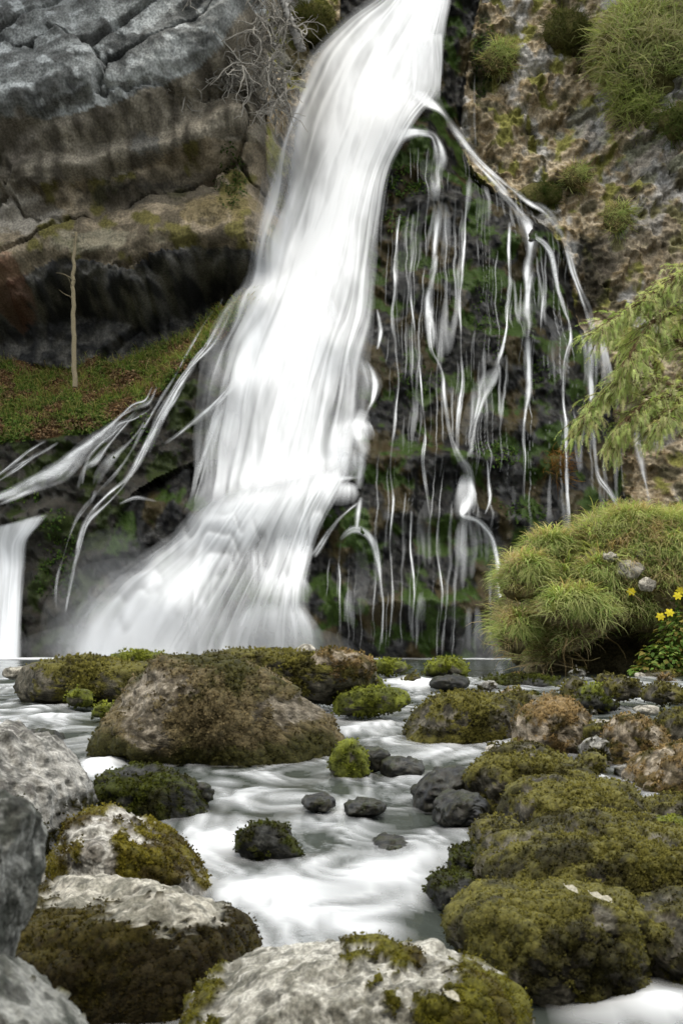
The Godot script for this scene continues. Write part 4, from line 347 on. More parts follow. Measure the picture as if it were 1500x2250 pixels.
	["stone","small ochre moss stone packed between the bank boulders","ochre","small stones between the bank boulders",Vector3(1.106,-0.438,-5.51),0.03,[Vector2(0.031,-0.001),Vector2(0.030,-0.017),Vector2(0.011,-0.023),Vector2(-0.008,-0.022),Vector2(-0.027,-0.016),Vector2(-0.031,-0.001),Vector2(-0.025,0.013),Vector2(-0.009,0.023),Vector2(0.010,0.021),Vector2(0.027,0.013)],[]],
	["stone","small ochre moss stone packed between the bank boulders","ochre","small stones between the bank boulders",Vector3(1.571,-0.078,-11.18),0.04,[Vector2(0.040,-0.000),Vector2(0.040,-0.015),Vector2(0.016,-0.023),Vector2(-0.010,-0.022),Vector2(-0.031,-0.014),Vector2(-0.040,-0.000),Vector2(-0.030,0.014),Vector2(-0.010,0.023),Vector2(0.015,0.022),Vector2(0.035,0.013)],[]],
	["stone","small dark mossy stone lying between the bank boulders","darkmoss","small stones between the bank boulders",Vector3(0.644,-0.443,-5.45),0.03,[Vector2(0.032,0.001),Vector2(0.029,-0.015),Vector2(0.010,-0.022),Vector2(-0.010,-0.022),Vector2(-0.026,-0.013),Vector2(-0.032,0.001),Vector2(-0.026,0.014),Vector2(-0.009,0.022),Vector2(0.009,0.022),Vector2(0.025,0.014)],[]],
	["stone","small dark mossy stone lying between the bank boulders","darkmoss","small stones between the bank boulders",Vector3(1.654,-0.101,-10.66),0.04,[Vector2(0.039,0.001),Vector2(0.033,-0.016),Vector2(0.013,-0.028),Vector2(-0.013,-0.028),Vector2(-0.034,-0.017),Vector2(-0.039,0.001),Vector2(-0.034,0.019),Vector2(-0.012,0.028),Vector2(0.012,0.028),Vector2(0.031,0.018)],[]],
	["stone","small ochre moss stone packed between the bank boulders","ochre","small stones between the bank boulders",Vector3(2.745,-0.116,-10.14),0.05,[Vector2(0.052,-0.001),Vector2(0.043,-0.025),Vector2(0.016,-0.038),Vector2(-0.017,-0.042),Vector2(-0.043,-0.025),Vector2(-0.052,-0.001),Vector2(-0.043,0.024),Vector2(-0.017,0.041),Vector2(0.018,0.042),Vector2(0.048,0.026)],[]],
	["stone","small ochre moss stone packed between the bank boulders","ochre","small stones between the bank boulders",Vector3(1.134,-0.384,-6.43),0.03,[Vector2(0.028,-0.001),Vector2(0.027,-0.016),Vector2(0.010,-0.022),Vector2(-0.008,-0.022),Vector2(-0.026,-0.016),Vector2(-0.028,-0.001),Vector2(-0.026,0.014),Vector2(-0.009,0.022),Vector2(0.010,0.021),Vector2(0.027,0.015)],[]],
	["stone","small brown dry moss stone packed between the bank boulders","tan","small stones between the bank boulders",Vector3(1.724,0.019,-12.20),0.05,[Vector2(0.051,-0.001),Vector2(0.050,-0.021),Vector2(0.016,-0.029),Vector2(-0.018,-0.030),Vector2(-0.049,-0.020),Vector2(-0.051,-0.001),Vector2(-0.046,0.017),Vector2(-0.019,0.030),Vector2(0.017,0.030),Vector2(0.048,0.019)],[]],
	["stone","small grey stone lying between the bank boulders","granite","small stones between the bank boulders",Vector3(2.512,0.033,-13.21),0.10,[Vector2(0.097,0.001),Vector2(0.088,-0.030),Vector2(0.040,-0.053),Vector2(-0.023,-0.046),Vector2(-0.080,-0.032),Vector2(-0.097,0.001),Vector2(-0.072,0.031),Vector2(-0.022,0.047),Vector2(0.039,0.053),Vector2(0.095,0.034)],[]],
	["stone","small grey stone lying between the bank boulders","granite","small stones between the bank boulders",Vector3(1.173,-0.210,-8.68),0.04,[Vector2(0.044,-0.000),Vector2(0.037,-0.018),Vector2(0.015,-0.031),Vector2(-0.014,-0.028),Vector2(-0.044,-0.021),Vector2(-0.043,-0.000),Vector2(-0.040,0.018),Vector2(-0.016,0.031),Vector2(0.013,0.027),Vector2(0.040,0.019)],[]],
	["stone","small ochre moss stone packed between the bank boulders","ochre","small stones between the bank boulders",Vector3(2.499,-0.005,-11.69),0.10,[Vector2(0.103,-0.001),Vector2(0.093,-0.043),Vector2(0.030,-0.063),Vector2(-0.038,-0.067),Vector2(-0.103,-0.045),Vector2(-0.102,-0.001),Vector2(-0.088,0.037),Vector2(-0.039,0.067),Vector2(0.033,0.066),Vector2(0.097,0.043)],[]],
	["stone","small brown dry moss stone packed between the bank boulders","tan","small stones between the bank boulders",Vector3(1.040,-0.338,-7.11),0.04,[Vector2(0.040,0.000),Vector2(0.033,-0.016),Vector2(0.012,-0.027),Vector2(-0.014,-0.026),Vector2(-0.035,-0.016),Vector2(-0.040,0.000),Vector2(-0.038,0.018),Vector2(-0.013,0.024),Vector2(0.011,0.027),Vector2(0.035,0.018)],[]],
	["stone","small ochre moss stone packed between the bank boulders","ochre","small stones between the bank boulders",Vector3(0.678,-0.005,-11.83),0.08,[Vector2(0.084,0.003),Vector2(0.068,-0.036),Vector2(0.027,-0.064),Vector2(-0.029,-0.065),Vector2(-0.076,-0.040),Vector2(-0.084,0.003),Vector2(-0.073,0.045),Vector2(-0.026,0.065),Vector2(0.024,0.064),Vector2(0.071,0.044)],[]],
	["stone","small pale bare stone lying between the bank boulders","pale","small stones between the bank boulders",Vector3(1.817,-0.302,-7.60),0.03,[Vector2(0.030,0.000),Vector2(0.026,-0.011),Vector2(0.011,-0.018),Vector2(-0.008,-0.020),Vector2(-0.022,-0.011),Vector2(-0.030,0.000),Vector2(-0.025,0.013),Vector2(-0.007,0.018),Vector2(0.012,0.020),Vector2(0.026,0.012)],[]],
	["stone","small grey stone lying between the bank boulders","granite","small stones between the bank boulders",Vector3(2.533,-0.069,-11.07),0.08,[Vector2(0.089,0.004),Vector2(0.078,-0.028),Vector2(0.038,-0.054),Vector2(-0.019,-0.045),Vector2(-0.066,-0.029),Vector2(-0.089,0.004),Vector2(-0.077,0.041),Vector2(-0.020,0.054),Vector2(0.033,0.052),Vector2(0.080,0.036)],[]],
	["stone","small ochre moss stone packed between the bank boulders","ochre","small stones between the bank boulders",Vector3(0.946,-0.285,-7.78),0.03,[Vector2(0.036,-0.000),Vector2(0.031,-0.014),Vector2(0.014,-0.025),Vector2(-0.010,-0.023),Vector2(-0.028,-0.014),Vector2(-0.036,-0.000),Vector2(-0.027,0.013),Vector2(-0.011,0.025),Vector2(0.013,0.023),Vector2(0.034,0.015)],[]],
	["stone","small brown dry moss stone packed between the bank boulders","tan","small stones between the bank boulders",Vector3(1.429,-0.090,-10.40),0.09,[Vector2(0.094,-0.002),Vector2(0.074,-0.041),Vector2(0.022,-0.061),Vector2(-0.036,-0.062),Vector2(-0.094,-0.044),Vector2(-0.092,-0.002),Vector2(-0.085,0.035),Vector2(-0.036,0.057),Vector2(0.024,0.062),Vector2(0.073,0.036)],[]],
	["stone","small ochre moss stone packed between the bank boulders","ochre","small stones between the bank boulders",Vector3(1.082,-0.210,-8.60),0.07,[Vector2(0.068,0.001),Vector2(0.060,-0.032),Vector2(0.019,-0.048),Vector2(-0.027,-0.048),Vector2(-0.067,-0.031),Vector2(-0.068,0.001),Vector2(-0.068,0.032),Vector2(-0.026,0.047),Vector2(0.018,0.048),Vector2(0.054,0.030)],[]],
	["stone","small brown dry moss stone packed between the bank boulders","tan","small stones between the bank boulders",Vector3(1.878,-0.215,-8.65),0.04,[Vector2(0.038,0.000),Vector2(0.037,-0.013),Vector2(0.015,-0.020),Vector2(-0.009,-0.017),Vector2(-0.032,-0.012),Vector2(-0.038,0.000),Vector2(-0.030,0.012),Vector2(-0.010,0.019),Vector2(0.015,0.020),Vector2(0.038,0.013)],[]],
	["stone","small brown dry moss stone packed between the bank boulders","tan","small stones between the bank boulders",Vector3(1.993,-0.337,-7.19),0.03,[Vector2(0.026,0.001),Vector2(0.020,-0.010),Vector2(0.008,-0.019),Vector2(-0.010,-0.018),Vector2(-0.025,-0.012),Vector2(-0.026,0.001),Vector2(-0.023,0.012),Vector2(-0.009,0.019),Vector2(0.007,0.019),Vector2(0.021,0.013)],[]],
	["stone","small grey stone lying between the bank boulders","granite","small stones between the bank boulders",Vector3(1.215,-0.172,-9.17),0.05,[Vector2(0.052,-0.000),Vector2(0.043,-0.017),Vector2(0.014,-0.025),Vector2(-0.019,-0.028),Vector2(-0.052,-0.019),Vector2(-0.052,-0.000),Vector2(-0.052,0.019),Vector2(-0.018,0.026),Vector2(0.016,0.028),Vector2(0.050,0.019)],[]],
	["stone","small brown dry moss stone packed between the bank boulders","tan","small stones between the bank boulders",Vector3(3.141,0.009,-12.03),0.06,[Vector2(0.065,-0.001),Vector2(0.055,-0.024),Vector2(0.021,-0.038),Vector2(-0.021,-0.037),Vector2(-0.059,-0.024),Vector2(-0.065,-0.001),Vector2(-0.054,0.021),Vector2(-0.023,0.038),Vector2(0.018,0.032),Vector2(0.052,0.021)],[]],
	["stone","small ochre moss stone packed between the bank boulders","ochre","small stones between the bank boulders",Vector3(1.937,-0.341,-7.03),0.05,[Vector2(0.053,0.000),Vector2(0.044,-0.022),Vector2(0.019,-0.038),Vector2(-0.015,-0.038),Vector2(-0.038,-0.021),Vector2(-0.053,0.000),Vector2(-0.038,0.022),Vector2(-0.015,0.038),Vector2(0.018,0.038),Vector2(0.043,0.023)],[]],
	["stone","small pale bare stone lying between the bank boulders","pale","small stones between the bank boulders",Vector3(0.928,-0.293,-7.66),0.04,[Vector2(0.046,0.001),Vector2(0.043,-0.023),Vector2(0.017,-0.038),Vector2(-0.011,-0.031),Vector2(-0.038,-0.022),Vector2(-0.046,0.001),Vector2(-0.035,0.021),Vector2(-0.014,0.038),Vector2(0.016,0.035),Vector2(0.043,0.024)],[]],
	["stone","small grey stone lying between the bank boulders","granite","small stones between the bank boulders",Vector3(1.169,-0.310,-7.45),0.04,[Vector2(0.040,-0.001),Vector2(0.035,-0.015),Vector2(0.013,-0.023),Vector2(-0.011,-0.022),Vector2(-0.033,-0.015),Vector2(-0.040,-0.001),Vector2(-0.031,0.013),Vector2(-0.012,0.023),Vector2(0.014,0.023),Vector2(0.037,0.015)],[]],
	["stone","small ochre moss stone packed between the bank boulders","ochre","small stones between the bank boulders",Vector3(0.884,-0.439,-5.51),0.03,[Vector2(0.029,0.000),Vector2(0.027,-0.015),Vector2(0.011,-0.025),Vector2(-0.008,-0.023),Vector2(-0.027,-0.016),Vector2(-0.029,0.000),Vector2(-0.025,0.015),Vector2(-0.009,0.025),Vector2(0.010,0.023),Vector2(0.026,0.015)],[]],
	["stone","small brown dry moss stone packed between the bank boulders","tan","small stones between the bank boulders",Vector3(1.815,-0.360,-6.69),0.05,[Vector2(0.059,0.000),Vector2(0.048,-0.020),Vector2(0.015,-0.030),Vector2(-0.022,-0.032),Vector2(-0.054,-0.020),Vector2(-0.059,0.000),Vector2(-0.048,0.018),Vector2(-0.022,0.032),Vector2(0.014,0.030),Vector2(0.046,0.020)],[]],
	["stone","small pale bare stone lying between the bank boulders","pale","small stones between the bank boulders",Vector3(1.208,-0.322,-7.29),0.04,[Vector2(0.046,-0.000),Vector2(0.042,-0.018),Vector2(0.015,-0.027),Vector2(-0.014,-0.028),Vector2(-0.040,-0.018),Vector2(-0.046,-0.000),Vector2(-0.034,0.015),Vector2(-0.013,0.026),Vector2(0.016,0.028),Vector2(0.037,0.016)],[]],
	["stone","small grey stone lying between the bank boulders","granite","small stones between the bank boulders",Vector3(1.388,-0.407,-6.00),0.04,[Vector2(0.044,0.001),Vector2(0.040,-0.014),Vector2(0.016,-0.022),Vector2(-0.011,-0.019),Vector2(-0.037,-0.014),Vector2(-0.044,0.001),Vector2(-0.036,0.014),Vector2(-0.012,0.022),Vector2(0.015,0.022),Vector2(0.040,0.015)],[]],
	["stone","small grey stone lying between the bank boulders","granite","small stones between the bank boulders",Vector3(0.877,-0.343,-7.06),0.03,[Vector2(0.036,-0.000),Vector2(0.032,-0.016),Vector2(0.009,-0.023),Vector2(-0.013,-0.022),Vector2(-0.034,-0.015),Vector2(-0.036,-0.000),Vector2(-0.031,0.013),Vector2(-0.013,0.021),Vector2(0.009,0.023),Vector2(0.031,0.015)],[]],
	["stone","small brown dry moss stone packed between the bank boulders","tan","small stones between the bank boulders",Vector3(1.452,-0.379,-6.37),0.05,[Vector2(0.056,0.000),Vector2(0.056,-0.024),Vector2(0.019,-0.033),Vector2(-0.016,-0.031),Vector2(-0.050,-0.022),Vector2(-0.056,0.000),Vector2(-0.051,0.023),Vector2(-0.017,0.033),Vector2(0.018,0.031),Vector2(0.049,0.021)],[]],
	["stone","small brown dry moss stone packed between the bank boulders","tan","small stones between the bank boulders",Vector3(0.971,-0.405,-6.00),0.04,[Vector2(0.042,-0.000),Vector2(0.034,-0.017),Vector2(0.013,-0.027),Vector2(-0.015,-0.029),Vector2(-0.039,-0.018),Vector2(-0.042,-0.000),Vector2(-0.042,0.019),Vector2(-0.015,0.027),Vector2(0.014,0.029),Vector2(0.039,0.018)],[]],
	["stone","small dark mossy stone lying between the bank boulders","darkmoss","small stones between the bank boulders",Vector3(1.574,-0.372,-6.58),0.03,[Vector2(0.037,-0.001),Vector2(0.029,-0.014),Vector2(0.008,-0.020),Vector2(-0.014,-0.022),Vector2(-0.036,-0.015),Vector2(-0.036,-0.001),Vector2(-0.037,0.014),Vector2(-0.013,0.018),Vector2(0.010,0.022),Vector2(0.031,0.014)],[]],
	["stone","small brown dry moss stone packed between the bank boulders","tan","small stones between the bank boulders",Vector3(0.715,-0.447,-5.38),0.03,[Vector2(0.032,-0.000),Vector2(0.025,-0.014),Vector2(0.009,-0.021),Vector2(-0.010,-0.023),Vector2(-0.026,-0.014),Vector2(-0.032,-0.000),Vector2(-0.025,0.014),Vector2(-0.010,0.023),Vector2(0.010,0.023),Vector2(0.027,0.014)],[]],
	["stone","small brown dry moss stone packed between the bank boulders","tan","small stones between the bank boulders",Vector3(1.602,-0.379,-6.38),0.05,[Vector2(0.056,0.001),Vector2(0.051,-0.024),Vector2(0.017,-0.039),Vector2(-0.020,-0.033),Vector2(-0.048,-0.020),Vector2(-0.056,0.001),Vector2(-0.056,0.027),Vector2(-0.021,0.038),Vector2(0.016,0.039),Vector2(0.051,0.027)],[]],
	["stone","small dark mossy stone lying between the bank boulders","darkmoss","small stones between the bank boulders",Vector3(1.762,-0.115,-10.13),0.05,[Vector2(0.055,-0.001),Vector2(0.054,-0.029),Vector2(0.021,-0.045),Vector2(-0.016,-0.044),Vector2(-0.044,-0.027),Vector2(-0.055,-0.001),Vector2(-0.051,0.029),Vector2(-0.017,0.045),Vector2(0.019,0.038),Vector2(0.052,0.026)],[]],
	["stone","small grey stone lying between the bank boulders","granite","small stones between the bank boulders",Vector3(1.358,-0.038,-11.44),0.08,[Vector2(0.087,0.001),Vector2(0.083,-0.032),Vector2(0.031,-0.050),Vector2(-0.027,-0.046),Vector2(-0.075,-0.029),Vector2(-0.087,0.001),Vector2(-0.069,0.029),Vector2(-0.028,0.050),Vector2(0.027,0.046),Vector2(0.079,0.032)],[]],
	["stone","small grey stone lying between the bank boulders","granite","small stones between the bank boulders",Vector3(1.599,-0.343,-6.94),0.06,[Vector2(0.060,0.000),Vector2(0.053,-0.022),Vector2(0.020,-0.036),Vector2(-0.021,-0.038),Vector2(-0.057,-0.024),Vector2(-0.060,0.000),Vector2(-0.059,0.026),Vector2(-0.018,0.033),Vector2(0.021,0.038),Vector2(0.056,0.024)],[]],
	["stone","small brown dry moss stone packed between the bank boulders","tan","small stones between the bank boulders",Vector3(1.011,-0.429,-5.63),0.04,[Vector2(0.041,0.001),Vector2(0.036,-0.012),Vector2(0.015,-0.022),Vector2(-0.015,-0.022),Vector2(-0.038,-0.013),Vector2(-0.039,0.001),Vector2(-0.041,0.016),Vector2(-0.013,0.022),Vector2(0.013,0.022),Vector2(0.038,0.015)],[]],
	["stone","small grey stone lying between the bank boulders","granite","small stones between the bank boulders",Vector3(1.911,-0.156,-9.49),0.04,[Vector2(0.043,-0.000),Vector2(0.035,-0.019),Vector2(0.014,-0.032),Vector2(-0.014,-0.032),Vector2(-0.036,-0.019),Vector2(-0.043,-0.000),Vector2(-0.034,0.017),Vector2(-0.015,0.032),Vector2(0.012,0.027),Vector2(0.040,0.020)],[]],
	["stone","small ochre moss stone packed between the bank boulders","ochre","small stones between the bank boulders",Vector3(1.451,-0.460,-5.24),0.02,[Vector2(0.021,0.001),Vector2(0.016,-0.006),Vector2(0.007,-0.011),Vector2(-0.007,-0.011),Vector2(-0.017,-0.006),Vector2(-0.021,0.001),Vector2(-0.017,0.008),Vector2(-0.006,0.011),Vector2(0.006,0.010),Vector2(0.018,0.008)],[]],
	["stone","small ochre moss stone packed between the bank boulders","ochre","small stones between the bank boulders",Vector3(1.257,-0.121,-9.92),0.06,[Vector2(0.064,-0.001),Vector2(0.050,-0.025),Vector2(0.019,-0.042),Vector2(-0.022,-0.039),Vector2(-0.056,-0.026),Vector2(-0.064,-0.001),Vector2(-0.058,0.024),Vector2(-0.025,0.042),Vector2(0.019,0.039),Vector2(0.053,0.024)],[]],
	["stone","small ochre moss stone packed between the bank boulders","ochre","small stones between the bank boulders",Vector3(0.873,-0.373,-6.51),0.04,[Vector2(0.046,-0.001),Vector2(0.039,-0.018),Vector2(0.013,-0.024),Vector2(-0.014,-0.025),Vector2(-0.035,-0.016),Vector2(-0.046,-0.001),Vector2(-0.039,0.015),Vector2(-0.015,0.025),Vector2(0.015,0.025),Vector2(0.039,0.015)],[]],
	["stone","small brown dry moss stone packed between the bank boulders","tan","small stones between the bank boulders",Vector3(3.459,0.040,-13.37),0.11,[Vector2(0.122,0.001),Vector2(0.094,-0.056),Vector2(0.031,-0.090),Vector2(-0.049,-0.096),Vector2(-0.121,-0.061),Vector2(-0.122,0.001),Vector2(-0.116,0.060),Vector2(-0.049,0.096),Vector2(0.026,0.081),Vector2(0.098,0.059)],[]],
	["stone","small pale bare stone lying between the bank boulders","pale","small stones between the bank boulders",Vector3(1.595,-0.389,-6.38),0.02,[Vector2(0.025,0.000),Vector2(0.022,-0.008),Vector2(0.008,-0.013),Vector2(-0.009,-0.011),Vector2(-0.021,-0.007),Vector2(-0.024,0.000),Vector2(-0.025,0.009),Vector2(-0.009,0.013),Vector2(0.007,0.013),Vector2(0.022,0.009)],[]],
	["stone","small pale bare stone lying between the bank boulders","pale","small stones between the bank boulders",Vector3(2.170,-0.067,-11.27),0.05,[Vector2(0.051,0.001),Vector2(0.050,-0.026),Vector2(0.022,-0.040),Vector2(-0.012,-0.039),Vector2(-0.038,-0.024),Vector2(-0.051,0.001),Vector2(-0.037,0.024),Vector2(-0.012,0.040),Vector2(0.020,0.037),Vector2(0.047,0.025)],[]],
	["stone","small ochre moss stone packed between the bank boulders","ochre","small stones between the bank boulders",Vector3(1.008,-0.239,-8.33),0.05,[Vector2(0.051,0.002),Vector2(0.041,-0.020),Vector2(0.015,-0.031),Vector2(-0.016,-0.037),Vector2(-0.042,-0.021),Vector2(-0.051,0.002),Vector2(-0.044,0.026),Vector2(-0.014,0.037),Vector2(0.016,0.037),Vector2(0.045,0.026)],[]],
	["stone","small ochre moss stone packed between the bank boulders","ochre","small stones between the bank boulders",Vector3(1.634,-0.253,-8.21),0.03,[Vector2(0.036,0.001),Vector2(0.034,-0.012),Vector2(0.016,-0.023),Vector2(-0.008,-0.019),Vector2(-0.027,-0.012),Vector2(-0.036,0.001),Vector2(-0.025,0.014),Vector2(-0.008,0.023),Vector2(0.014,0.022),Vector2(0.034,0.015)],[]],
	["stone","small ochre moss stone packed between the bank boulders","ochre","small stones between the bank boulders",Vector3(1.580,-0.134,-9.72),0.06,[Vector2(0.067,-0.000),Vector2(0.060,-0.028),Vector2(0.018,-0.038),Vector2(-0.024,-0.041),Vector2(-0.064,-0.028),Vector2(-0.067,-0.000),Vector2(-0.065,0.027),Vector2(-0.024,0.041),Vector2(0.019,0.039),Vector2(0.053,0.024)],[]],
	["stone","small ochre moss stone packed between the bank boulders","ochre","small stones between the bank boulders",Vector3(3.414,0.022,-13.35),0.07,[Vector2(0.072,0.002),Vector2(0.070,-0.036),Vector2(0.026,-0.054),Vector2(-0.019,-0.049),Vector2(-0.055,-0.031),Vector2(-0.072,0.002),Vector2(-0.060,0.037),Vector2(-0.019,0.053),Vector2(0.025,0.054),Vector2(0.061,0.035)],[]],
	["stone","small pale bare stone lying between the bank boulders","pale","small stones between the bank boulders",Vector3(1.503,-0.226,-8.53),0.03,[Vector2(0.034,-0.000),Vector2(0.029,-0.013),Vector2(0.013,-0.022),Vector2(-0.008,-0.019),Vector2(-0.028,-0.014),Vector2(-0.034,-0.000),Vector2(-0.028,0.013),Vector2(-0.009,0.022),Vector2(0.012,0.019),Vector2(0.031,0.013)],[]],
	["stone","small dark mossy stone lying between the bank boulders","darkmoss","small stones between the bank boulders",Vector3(2.231,-0.245,-8.14),0.07,[Vector2(0.071,-0.001),Vector2(0.062,-0.034),Vector2(0.018,-0.051),Vector2(-0.029,-0.050),Vector2(-0.071,-0.033),Vector2(-0.070,-0.001),Vector2(-0.068,0.030),Vector2(-0.030,0.051),Vector2(0.015,0.042),Vector2(0.055,0.029)],[]],
	["stone","small brown dry moss stone packed between the bank boulders","tan","small stones between the bank boulders",Vector3(0.594,-0.457,-5.24),0.02,[Vector2(0.024,0.000),Vector2(0.022,-0.008),Vector2(0.010,-0.014),Vector2(-0.007,-0.012),Vector2(-0.020,-0.007),Vector2(-0.024,0.000),Vector2(-0.023,0.009),Vector2(-0.008,0.014),Vector2(0.009,0.013),Vector2(0.023,0.009)],[]],
	["stone","small brown dry moss stone packed between the bank boulders","tan","small stones between the bank boulders",Vector3(2.321,-0.213,-8.67),0.04,[Vector2(0.037,-0.001),Vector2(0.032,-0.013),Vector2(0.008,-0.018),Vector2(-0.014,-0.020),Vector2(-0.036,-0.013),Vector2(-0.037,-0.001),Vector2(-0.036,0.011),Vector2(-0.016,0.020),Vector2(0.010,0.019),Vector2(0.027,0.010)],[]],
	["stone","small ochre moss stone packed between the bank boulders","ochre","small stones between the bank boulders",Vector3(1.078,-0.453,-5.30),0.03,[Vector2(0.028,0.001),Vector2(0.028,-0.013),Vector2(0.011,-0.020),Vector2(-0.008,-0.021),Vector2(-0.023,-0.012),Vector2(-0.028,0.001),Vector2(-0.022,0.013),Vector2(-0.007,0.021),Vector2(0.010,0.019),Vector2(0.023,0.012)],[]],
	["stone","small pale bare stone lying between the bank boulders","pale","small stones between the bank boulders",Vector3(3.047,0.020,-12.64),0.06,[Vector2(0.057,-0.000),Vector2(0.049,-0.022),Vector2(0.018,-0.036),Vector2(-0.022,-0.035),Vector2(-0.049,-0.020),Vector2(-0.057,-0.000),Vector2(-0.055,0.021),Vector2(-0.022,0.035),Vector2(0.019,0.036),Vector2(0.047,0.020)],[]],
	["stone","small brown dry moss stone packed between the bank boulders","tan","small stones between the bank boulders",Vector3(1.933,0.002,-11.98),0.06,[Vector2(0.061,-0.000),Vector2(0.058,-0.022),Vector2(0.023,-0.033),Vector2(-0.016,-0.034),Vector2(-0.049,-0.021),Vector2(-0.061,-0.000),Vector2(-0.053,0.022),Vector2(-0.016,0.034),Vector2(0.023,0.031),Vector2(0.059,0.022)],[]],
	["stone","small pale bare stone lying between the bank boulders","pale","small stones between the bank boulders",Vector3(2.435,-0.199,-8.78),0.05,[Vector2(0.053,0.000),Vector2(0.052,-0.024),Vector2(0.020,-0.038),Vector2(-0.016,-0.033),Vector2(-0.044,-0.021),Vector2(-0.052,0.000),Vector2(-0.053,0.026),Vector2(-0.017,0.035),Vector2(0.019,0.038),Vector2(0.052,0.025)],[]],
	["stone","small ochre moss stone packed between the bank boulders","ochre","small stones between the bank boulders",Vector3(1.392,-0.439,-5.58),0.02,[Vector2(0.020,0.000),Vector2(0.016,-0.006),Vector2(0.006,-0.011),Vector2(-0.007,-0.010),Vector2(-0.019,-0.006),Vector2(-0.019,0.000),Vector2(-0.020,0.008),Vector2(-0.007,0.011),Vector2(0.005,0.011),Vector2(0.015,0.007)],[]]]
const LOBES := [[Vector3(-1.60,0.14,0.90),Vector3(0.28,0.22,0.25),2600,0.16],[Vector3(-1.10,-0.25,1.20),Vector3(0.42,0.20,0.30),3800,0.17],[Vector3(-0.44,0.66,0.70),Vector3(0.40,0.20,0.30),2600,0.15],[Vector3(-1.30,0.46,0.60),Vector3(0.30,0.15,0.25),1800,0.16],[Vector3(-0.86,0.13,1.00),Vector3(0.25,0.14,0.20),1400,0.18],[Vector3(-1.70,-0.47,0.90),Vector3(0.20,0.22,0.20),1500,0.18],[Vector3(0.07,0.34,0.90),Vector3(0.30,0.20,0.25),1500,0.20]]
const BANKROCKS := [[Vector3(-0.55,0.21,1.30),0.16],[Vector3(-0.73,0.34,1.30),0.09],[Vector3(-0.36,0.04,1.40),0.10],[Vector3(-0.38,0.39,1.20),0.08]]
const BANKCORE := [Vector3(3.99,0.54,-15.60),[Vector2(-1.809,-0.632),Vector2(-1.752,-0.115),Vector2(-1.407,0.459),Vector2(-0.258,0.747),Vector2(1.465,0.747),Vector2(1.809,-0.115),Vector2(1.465,-0.747),Vector2(-0.258,-0.747)]]
const BUSH := [Vector3(3.50,0.27,-13.2),[[Vector3(-0.10,-0.10,0.10),Vector3(0.28,0.20,0.20),420],[Vector3(0.15,0.15,-0.00),Vector3(0.30,0.28,0.20),500],[Vector3(-0.29,-0.21,0.20),Vector3(0.18,0.10,0.20),160],[Vector3(0.18,0.54,-0.30),Vector3(0.20,0.25,0.20),260],[Vector3(0.28,-0.19,0.20),Vector3(0.25,0.20,0.20),200]]]

func numbered(called: String) -> String:
	if not used.has(called):
		used[called] = 0
		return called
	used[called] += 1
	return "%s_%03d" % [called, used[called]]

func tag(o: Node, label: String, category: String, group := "", kind := "") -> void:
	if label: o.set_meta("label", label)
	if category: o.set_meta("category", category)
	if group: o.set_meta("group", group)
	if kind: o.set_meta("kind", kind)

func thing(called: String, at: Vector3, label: String, category: String, group := "", kind := "") -> Node3D:
	var o := Node3D.new()
	o.name = numbered(called)
	add_child(o)
	o.position = at
	tag(o, label, category, group, kind)
	return o

func part(called: String, mesh: Mesh, mat: Material, parent: Node, kind := "") -> MeshInstance3D:
	var o := MeshInstance3D.new()
	o.name = numbered(called) if parent == self else called
	o.mesh = mesh
	o.material_override = mat
	if kind: o.set_meta("kind", kind)
	parent.add_child(o, true)
	return o

func copies(called: String, mesh: Mesh, mat: Material, where: Array, tint: PackedColorArray, parent: Node) -> MultiMeshInstance3D:
	var mm := MultiMesh.new()
	mm.transform_format = MultiMesh.TRANSFORM_3D
	mm.use_colors = true
	mm.mesh = mesh
	mm.instance_count = where.size()
	for i in where.size():
		mm.set_instance_transform(i, where[i])
		mm.set_instance_color(i, tint[i])
	var o := MultiMeshInstance3D.new()
	o.name = numbered(called) if parent == self else called
	o.multimesh = mm
	o.material_override = mat
	o.set_meta("kind", "stuff")
	parent.add_child(o, true)
	return o

func ss(a: float, b: float, x: float) -> float:
	var t := clampf((x - a) / (b - a), 0.0, 1.0)
	return t * t * (3.0 - 2.0 * t)

func along(pts: Array, x: float) -> float:
	if x <= pts[0].x: return pts[0].y
	for i in pts.size() - 1:
		if x <= pts[i + 1].x:
			return lerpf(pts[i].y, pts[i + 1].y, (x - pts[i].x) / (pts[i + 1].x - pts[i].x))
	return pts[-1].y

func mesh_of(v: PackedVector3Array, n: PackedVector3Array, c: PackedColorArray, idx: PackedInt32Array) -> ArrayMesh:
	var a := []
	a.resize(Mesh.ARRAY_MAX)
	a[Mesh.ARRAY_VERTEX] = v
	a[Mesh.ARRAY_NORMAL] = n
	if c.size(): a[Mesh.ARRAY_COLOR] = c
	a[Mesh.ARRAY_INDEX] = idx
	var m := ArrayMesh.new()
	m.add_surface_from_arrays(Mesh.PRIMITIVE_TRIANGLES, a)
	return m

func wound(v: PackedVector3Array, n: PackedVector3Array, idx: PackedInt32Array) -> PackedInt32Array:
	# turns every triangle so that it is clockwise seen from the side its normals point to
	for k in range(0, idx.size(), 3):
		var a := idx[k]
		var b := idx[k + 1]
		var c := idx[k + 2]
		if (v[b] - v[a]).cross(v[c] - v[a]).dot(n[a] + n[b] + n[c]) > 0.0:
			idx[k + 1] = c
			idx[k + 2] = b
	return idx

